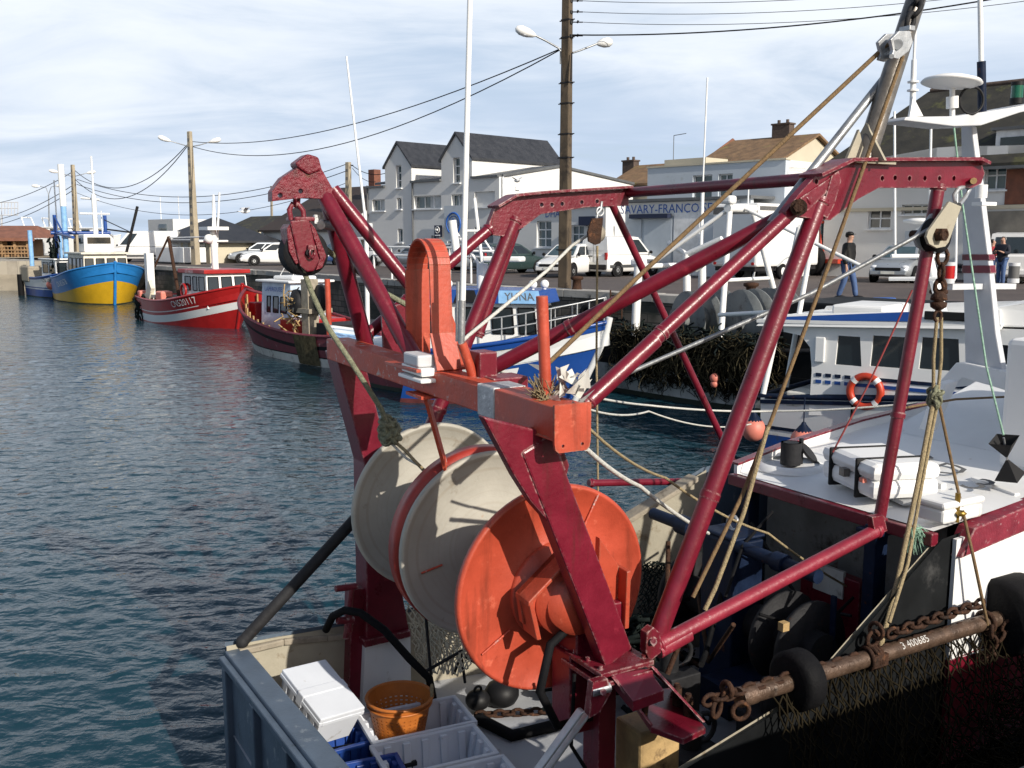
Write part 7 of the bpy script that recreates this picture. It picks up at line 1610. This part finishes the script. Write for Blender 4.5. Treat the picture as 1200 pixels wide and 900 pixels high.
m = MB(); m.abox(5.5, 5.52, -1.3, -.05, 2.0, 2.45); m.abox(5.5, 5.52, .05, 1.3, 2.0, 2.45); m.build('front_window', 'glass_dark', r_.root)
m = MB(); m.prism([V((-.05, -hw - .12, 2.50)), V((4.0, -hw - .1, 2.62)), V((4.0, hw + .1, 2.62)), V((-.05, hw + .12, 2.50))], (0, 0, .06)); m.prism([V((-.05, -hw - .12, 2.44)), V((4.0, -hw - .12, 2.60)), V((3.95, -hw - .02, 2.90)), V((.1, -hw - .02, 2.64))], (0, .1, 0)); m.prism([V((-.05, hw + .12, 2.44)), V((4.0, hw + .12, 2.60)), V((3.95, hw + .02, 2.90)), V((.1, hw + .02, 2.64))], (0, -.1, 0)); ro = m.build('cabin_roof', 'white_clean', r_.root)
g = MB(); g.quad(V((.4, -hw - .115, 2.56)), V((2.75, -hw - .112, 2.66)), V((2.75, -hw - .055, 2.82)), V((.5, -hw - .085, 2.63))); g.build('blue_flash', 'hull_blue', ro)
m = MB(); m.prism([V((3.3, -hw - .05, 2.62)), V((6.5, -hw * .8, 2.66)), V((6.2, -hw * .75, 3.1)), V((4.3, -hw * .95, 3.02)), V((3.9, -hw * .95, 2.95))], (0, 2 * hw * .85, 0)); m.build('helm_roof', 'white_clean', r_.root, bevel=.03)
g = MB(); g.abox(2.85, 3.9, -hw - .135, -hw - .10, 2.70, 2.84); g.build('roof_slot', 'black_plastic', r_.root, bevel=.03)
text_mesh('NAVAHIT', .17, lambda a_, b_: V((5.3 + a_, -hw * .90 - .015, 2.86 + b_)), 'boat_name', 'text_grey', r_.root)
g = MB()
for zz, x0_, x1_ in ((1.52, 1.75, 5.4), ): g.abox(1.75, 5.4, -hw - .012, -hw - .002, 1.60, 1.66)
for i in range(4): g.abox(1.05 + i * .17, 1.15 + i * .17, -hw - .012, -hw - .002, 1.60, 1.66)
g.build('dark_stripe', 'navy', cab); g = MB(); g.abox(1.75, 5.4, -hw - .012, -hw - .002, 1.48, 1.54)
for i in range(4): g.abox(1.05 + i * .17, 1.15 + i * .17, -hw - .012, -hw - .002, 1.48, 1.54)
g.build('blue_stripe', 'hull_blue', cab)
m = MB(); m.abox(1.2, 2.1, -1.3, .2, 2.66, 2.86); m.build('roof_locker', 'white_paint', r_.root, bevel=.04); m = MB(); m.abox(1.02, 1.2, -hw - .05, -hw, 1.85, 2.3); m.build('wall_box', 'white_paint', cab, bevel=.02); m = MB(); m.abox(.5, 1.7, -hw + .02, -.9, 1.0, 1.28); m.build('fish_hopper', 'white_dirty', r_.root, bevel=.03)
r_.tubes('radar_mast', 'white_clean', [(V((2.75, 0, 2.6)), V((2.2, .2, 4.2)), .085), (V((1.9, -.45, 3.3)), V((3.0, -.45, 3.33)), .035), (V((1.9, -.4, 3.7)), V((2.6, .5, 3.7)), .035)])
m = MB(); m.lathe((2.18, .2, 4.25), (0, 0, 1), [(0, .05), (.05, .28), (.09, .28), (.12, .1), (.12, .001)], 24); m.build('radar_dome', 'white_clean', r_.root)
r_.tubes('whip_aerial', 'white_clean', [(V((1.95, -.35, 3.7)), V((1.8, -.35, 6.2)), .022), (V((2.4, .1, 3.7)), V((2.3, .1, 6.0)), .022), (V((2.8, .4, 3.3)), V((2.7, .4, 5.4)), .02)])
r_.tubes('stern_gantry', 'white_paint', [(V((.1, -1.55, 1.2)), V((.55, -1.3, 4.2)), .055), (V((.1, -.5, 1.2)), V((.5, -.45, 4.2)), .05), (V((.55, -1.3, 4.2)), V((.5, -.45, 4.2)), .045), (V((-1.1, -1.0, 2.55)), V((.3, -1.4, 2.7)), .04)])
m = MB(); m.ball((7.3, -.6, 2.35), .42, sc=(1.2, .9, .8)); m.build('raft_pod', 'white_clean', r_.root); r_.rail(.66, .98, .6, 'galvanised')
m = MB(); m.ball((3.1, -.9, 2.26), .11); m.ball((3.1, -.9, 2.02), .2, sc=(.7, 1, 1)); m.build('helm_seat', 'leather_black', r_.root)
M_r = Matrix.Translation(r_.root.location) @ r_.root.rotation_euler.to_matrix().to_4x4()
lb = thing('lifebuoy', 'orange lifebuoy with white bands hung on the white cabin side', 'lifebuoy', M_r @ V((1.95, -hw - .05, 1.40)))
m = MB(); m.torus(M_r @ V((1.95, -hw - .075, 1.42)), M_r.to_3x3() @ V((0, 1, 0)), .26, .065, 32, 10); P(m, 'ring', 'tractor_red', lb)
for i in range(4):
    a_ = math.pi / 4 + i * math.pi / 2; m = MB(); pts = [M_r @ V((1.95 + .26 * math.cos(a_ + t_), -hw - .075, 1.42 + .26 * math.sin(a_ + t_))) for t_ in (-.14, 0, .14)]; m.path(pts, .068, n=10); P(m, 'white_band', 'white_clean', lb)
for px, py, lab in ((883, 503, 'pink round fender hanging at the stern corner of the white-blue boat'), (941, 516, 'pink round fender with blue top, second along the white-blue hull')):
    p = on_plane(px, py, IV, 15.2); f = thing('fender', lab, 'fender', p, group='pink ball fenders on the white-blue boat'); m = MB(); m.ball(p, .215, 18, sc=(1, 1, 1.05)); P(m, 'ball', 'fender_pink', f); m = MB(); m.lathe(p + ZV * .16, ZV, [(0, .15), (.05, .11), (.12, .05), (.16, .03)], 14); m.tube(p + ZV * .3, p + ZV * .75, .012, n=5); P(m, 'blue_neck', 'navy', f)

# --- plum coloured wooden boat
pS = on_z(299, 405, WATER)
p = Boat('fishing_boat', 'old plum coloured wooden boat with a worn hull and small pale blue wheelhouse', pS, -EV, 10.5, 3.7, (1.25, 1.0, 2.1), rake=.6, bow_full=2.8)
p.hull([(.26, 'white_dirty'), (.30, 'hull_black'), (('s', .42), 'hull_plum'), (('s', .30), 'hull_black'), (('s', 0), 'hull_plum')], cap='hull_plum', deck='wood_grey', bul=.75, inner='hull_red')
m = MB()
for side in (-1, 1):
    for u in np.linspace(.6, .96, 9): q = p.S(u, p.sheer(u) - .5, side, -.12); q.y = side * max(.05, abs(q.y)); q.z = p.sheer(u); m.box(q - ZV * .25, (.07, 0, 0), (0, .05, 0), (0, 0, .46))
m.build('bulwark_ribs', 'wood_yellow', p.root)
p.house(6.1, 8.0, .8, .6, 2.5, 'paint_bluewhite', 'white_clean', fr=.1, br=-.1, side=((.12, .32), (.40, .58), (.68, .80)), front=2, wz=(.45, .74), over=.16, rt=.08)
text_mesh('LAPEROUSE', .26, lambda a_, b_: V((7.05 - a_ * .85, .82, 2.26 + b_ * .85)), 'boat_name', 'text_blue', p.root)
m = MB(); m.abox(6.3, 7.6, -.5, .5, 2.58, 2.72); m.build('roof_box', 'white_clean', p.root, bevel=.1); p.tubes('roof_wires', 'white_clean', [(V((6.5, .4, 2.6)), V((6.2, .3, 3.3)), .015), (V((7.4, .4, 2.6)), V((6.9, .3, 3.2)), .015)])
m = MB(); m.abox(5.0, 6.4, -.8, 1.0, .4, 1.3); m.abox(8.9, 9.4, -.4, .5, 1.0, 1.7); m.build('red_hatch', 'hull_red', p.root, bevel=.05)
m = MB(); m.abox(4.1, 4.5, .9, 1.3, .3, 2.7); m.abox(3.9, 4.9, .5, 1.4, 1.6, 1.75); m.build('mooring_post', 'wood_grey', p.root)
m = MB()
for x_, y_, z_ in ((3.6, 1.0, 2.1), (4.9, 1.1, 1.9)): m.lathe((x_, y_, z_), (.3, 1, .1), [(0, .05), (0, .42), (.12, .45), (.24, .42), (.24, .05)], 24)
m.abox(2.5, 3.8, -1.0, 1.2, .3, 1.3); m.build('winch', 'steel_dark', p.root)
m = MB(); m.tube((2.9, 1.3, .3), (2.95, 1.3, 2.75), .09, n=12); m.build('orange_derrick', 'orange', p.root)
m = MB()
for i in range(36): a_ = V((random.uniform(4.6, 5.6), random.uniform(.9, 1.5), random.uniform(.9, 2.3))); m.path([a_, a_ + V([random.uniform(-.25, .25) for _ in range(3)]), a_ + V([random.uniform(-.3, .3) for _ in range(3)])], .025, n=5)
m.build('orange_nets', 'wood_yellow', p.root)
nm = MB(); vs = [p.S(u, p.sheer(u) - f * .95 + .02, 1, .03) for u in np.linspace(.28, .40, 8) for f in (0, .33, .66, 1)]; nm.add(vs, [(4 * i + k, 4 * i + k + 1, 4 * i + k + 5, 4 * i + k + 4) for i in range(7) for k in range(3)]); nm.build('worn_side_sheet', 'net_brown', p.root)
# small pale boat astern of her
c = on_plane(374, 440, IV, 15.6); c.z = 0
q_ = Boat('small_boat', 'small pink and white boat lying behind the far gantry leg', c + IV * 1.1 - EV * .3, -EV, 6.0, 2.2, (1.05, 1.05, 1.35), rake=.7)
q_.hull([(.1, 'weed'), (.8, 'hull_plum'), (('s', 0), 'cream_paint')], cap='hull_white', deck='paint_lightblue', bul=.12, inner='hull_white')
m = MB(); m.abox(2.0, 3.6, -.7, .7, .9, 1.25); m.build('cabin_top', 'hull_white', q_.root, bevel=.08); m = MB(); m.abox(3.7, 4.7, -.5, .6, 1.05, 1.2); m.build('blue_hatch', 'paint_lightblue', q_.root, bevel=.03)

m = MB(); m.tube(at_d(431, 392, 27.5), at_d(429, 265, 27.5), .065, n=8); m.box(at_d(430, 266, 27.5), (.3, 0, 0), (0, .2, 0), (0, 0, .2)); m.tube(at_d(429, 265, 27.5), at_d(406, 66, 27.5), .04, .025, n=8); m.build('aerial', 'white_clean', q_.root, True)
# --- red boat
hR = V((math.cos(R(-50)), math.sin(R(-50)), 0))
e = Boat('fishing_boat', 'red boat with a white band, registration CN 520117 and forward wheelhouse', on_z(276, 385, WATER), hR, 9.2, 3.7, (1.15, 1.15, 1.95), rake=.9, bow_full=2.9)
e.hull([(('s', 1.02), 'hull_red'), (('s', .68), 'hull_white'), (('s', .54), 'hull_red'), (('s', .50), 'hull_white'), (('s', 0), 'hull_red')], cap='hull_red', deck='grey_paint', inner='hull_red')
e.stem_post('hull_red', .08); e.text('CN520117', 6.4, .24, .42, -1, 'text_white', zrel=True)
e.house(5.2, 7.7, 1.15, .9, 2.45, 'white_paint', 'hull_red', fr=.2, hwf=1.0, side=((.12, .36), (.45, .62), (.70, .93)), front=3, wz=(.5, .9), over=.16, rt=.18)
text_mesh('LES SABLES', .2, lambda a_, b_: V((6.5 + a_ * .9, -1.31 + .02 * a_, 2.54 + b_)), 'boat_name', 'text_white', e.root)
m = MB(); q = V((5.5, -1.2, 1.65)); m.torus(q, (0, 1, 0), .28, .06, 24, 8); m.build('life_ring', 'hull_red', e.root)
e.tubes('mast', 'white_clean', [(V((6.4, 0, 2.6)), V((6.3, 0, 4.4)), .16), (V((6.3, 0, 4.3)), V((6.3, .1, 6.0)), .05), (V((6.0, .2, 2.6)), V((6.5, .3, 6.1)), .05), (V((6.3, -.7, 3.9)), V((6.3, .7, 3.9)), .05), (V((5.2, .6, 2.6)), V((5.1, .6, 5.8)), .08)])
m = MB(); m.ball((6.5, -.3, 4.0), .22); m.abox(5.9, 6.9, -.5, .5, 4.4, 4.55); m.build('radar', 'white_clean', e.root)
m = MB(); m.abox(.9, 1.25, -1.3, -.95, .5, 3.3); m.build('stern_post', 'white_paint', e.root); m = MB(); m.prism([V((.7, -1.4, .9)), V((1.5, -1.4, .9)), V((1.9, -1.4, 1.6)), V((1.6, -1.4, 2.0)), V((1.0, -1.4, 1.2))], (0, .2, 0)); m.abox(.3, 2.2, -1.35, -1.1, 1.15, 1.3); m.build('stern_roller', 'cream_paint', e.root)
e.tubes('derrick', 'rust', [(V((3.3, -.5, .7)), V((1.9, -.4, 4.1)), .09), (V((1.0, -.9, 2.5)), V((1.9, -.4, 4.1)), .05)]); e.tubes('white_stay', 'white_clean', [(V((1.9, -.4, 4.05)), V((6.2, 0, 4.1)), .03), (V((3.0, .8, .7)), V((4.4, .8, 3.2)), .05)])
nm = MB()
for i in range(130):
    a_ = V((random.uniform(.0, 1.1), -1.5 - random.uniform(-.15, .12), random.uniform(.1, 1.3))); nm.path([a_, a_ + V((random.uniform(-.15, .15), random.uniform(-.04, .04), random.uniform(-.25, .1))), a_ + V((random.uniform(-.2, .2), 0, random.uniform(-.4, 0)))], .035, n=5)
nm.build('stern_nets', 'net_dark', e.root)
m = MB(); m.abox(2.4, 3.2, -1.4, -.8, .8, 1.5); m.abox(.2, .6, -1.5, -1.0, 1.1, 1.45); m.build('orange_tubs', 'fender_pink', e.root, bevel=.08); m = MB(); m.abox(1.6, 5.0, -1.2, 1.3, .6, 1.25); m.build('deck_machinery', 'steel_dark', e.root, bevel=.1)

# --- yellow and blue boat
hW = V((math.cos(R(-56)), math.sin(R(-56)), 0))
g_ = Boat('fishing_boat', 'yellow hulled boat with a bright blue upper strake and cream wheelhouse', on_z(134, 357, WATER), hW, 10.4, 4.9, (1.5, 1.65, 2.55), rake=.9, bow_full=3.8)
g_.hull([(.06, 'weed'), (('s', 1.05), 'hull_yellow'), (('s', 0), 'hull_sky')], cap='hull_sky', deck='grey_paint', inner='hull_sky')
g_.stem_post('hull_sky', .09); g_.text('CN 803678', 6.0, .52, .5, -1, 'text_white', zrel=True, off=.09)
g_.house(4.4, 7.9, 1.65, 1.2, 3.05, 'cream_paint', 'cream_paint', fr=.15, hwf=1.35, side=((.06, .26), (.32, .52), (.58, .76), (.80, .96)), front=4, wz=(.45, .86), over=.18, rt=.12)
m = MB(); m.abox(4.4, 6.2, -.9, .9, 3.15, 4.3); m.build('upper_bridge', 'white_clean', g_.root, bevel=.08); m = MB(); m.abox(6.21, 6.23, -.7, .7, 3.7, 4.1); m.abox(4.7, 5.9, -.93, -.91, 3.7, 4.05); m.build('bridge_window', 'glass_dark', g_.root)
g_.tubes('mast', 'white_clean', [(V((5.4, 0, 4.2)), V((5.4, 0, 6.8)), .15), (V((5.4, 0, 6.8)), V((5.4, 0, 9.2)), .06), (V((5.4, -.9, 5.6)), V((5.4, .9, 5.6)), .06), (V((4.6, -.6, 6.6)), V((5.5, .3, 6.5)), .07), (V((4.9, .5, 3)), V((4.9, .5, 5.8)), .03)])
g_.tubes('gantry', 'hull_blue', [(V((.6, -1.6, 1.2)), V((.6, -1.6, 5.6)), .12), (V((.6, 1.6, 1.2)), V((.6, 1.6, 5.6)), .12), (V((.6, -1.9, 4.4)), V((.6, 1.9, 4.4)), .12), (V((.6, -1.6, 4.4)), V((5.5, -1.4, 4.1)), .1), (V((.6, -1.6, 5.5)), V((3.0, -1.5, 4.3)), .06)])
g_.tubes('boom', 'steel_dark', [(V((7.6, 1.3, 3.1)), V((8.6, 1.9, 6.0)), .09), (V((7.9, 1.6, 4.4)), V((6.4, .5, 4.6)), .05), (V((7.9, 1.6, 4.4)), V((6.6, .3, 5.2)), .03)])
nm = MB()
for i in range(200):
    a_ = V((random.uniform(-.3, .9), -1.7 - random.uniform(-.25, .25), random.uniform(.2, 4.2))); nm.path([a_, a_ + V((random.uniform(-.15, .15), random.uniform(-.1, .1), random.uniform(-.4, .1))), a_ + V((random.uniform(-.2, .2), 0, random.uniform(-.7, 0)))], .06, n=5)
nm.build('stern_nets', 'net_dark', g_.root)
m = MB(); m.ball((.2, -2.0, .9), .34); m.build('pink_float', 'fender_pink', g_.root); m = MB(); m.abox(1.2, 4.2, -1.4, 1.6, .9, 1.9); m.build('deck_machinery', 'steel_dark', g_.root, bevel=.1)

# --- blue and white boat at the far end
s_ = on_z(31, 346, WATER)
l_ = Boat('fishing_boat', 'white boat with blue stripes and tall pale mast, farthest from the trawler', s_ + EV * 7.4 + IV * 1.2, EV, 8.2, 3.1, (1.35, 1.4, 2.0), rake=.8)
l_.hull([(.06, 'weed'), (.55, 'hull_blue'), (.62, 'hull_white'), (.7, 'hull_blue'), (('s', .12), 'hull_white'), (('s', 0), 'hull_blue')], cap='hull_blue', inner='hull_white'); l_.text('CN 789', 5.0, 1.2, .4, -1, 'text_grey')
l_.house(3.4, 6.2, 1.2, 1.0, 2.6, 'white_paint', 'white_clean', side=((.1, .45), (.55, .9)), front=3); l_.tubes('mast', 'paint_lightblue', [(V((4.9, 0, 2.6)), V((4.9, 0, 6.2)), .2), (V((1.0, -1, 1)), V((1.0, -1, 4.6)), .16), (V((1.0, 1, 1)), V((1.0, 1, 4.6)), .16)]); l_.tubes('mast_top', 'white_clean', [(V((4.9, 0, 6.2)), V((4.9, 0, 9.0)), .22), (V((3.5, 0, 2.6)), V((3.5, 0, 8)), .05)])
nm = MB(); nm.abox(.1, 1.6, -1.5, 1.5, 1.0, 2.1); nm.build('stern_gear', 'wood_grey', l_.root, bevel=.1); m = MB(); m.tube((-.1, -1.5, -.3), (-.1, -1.5, 1.5), .22, n=10); m.build('tyre_fender', 'black_rubber', l_.root)
# --- white cabin cruisers laid up ashore
for i, (px, d_, hd, lab) in enumerate(((62, 108, V((1, -.1, 0)), 'white cabin cruiser ashore nearest the wooden pavilion'), (88, 112, V((1, .1, 0)), 'white cabin cruiser ashore behind the blue gantry'), (112, 116, V((1, -.2, 0)), 'white cabin cruiser ashore behind the yellow boat wheelhouse'))):
    q = at_d(px, 300, d_); w_ = Boat('cabin_cruiser', lab, V((q.x + 2.4, q.y, 0)), hd, 7.5, 2.6, (1.3, 1.3, 1.75), rake=.8, cat='motor boat', group='white cruisers laid up ashore', wl=.45)
    w_.hull([(.3, 'hull_white'), (('s', 0), 'hull_white')], deck='white_clean', bul=.1); w_.house(1.6, 5.2, 1.0, 1.2, 2.5, 'white_clean', 'white_clean', fr=.8, side=((.08, .4), (.5, .85)), front=2); w_.tubes('cradle', 'steel_dark', [(V((1.5, -.9, -.45)), V((1.5, -.8, .2)), .08), (V((5, -.6, -.45)), V((5, -.5, .2)), .08), (V((1.5, .9, -.45)), V((1.5, .8, .2)), .08), (V((5, .6, -.45)), V((5, .5, .2)), .08)]); w_.tubes('arch', 'white_clean', [(V((1.8, -1, 2.4)), V((1.4, -.9, 3.6)), .07), (V((1.8, 1, 2.4)), V((1.4, .9, 3.6)), .07), (V((1.4, -.9, 3.6)), V((1.4, .9, 3.6)), .07)])
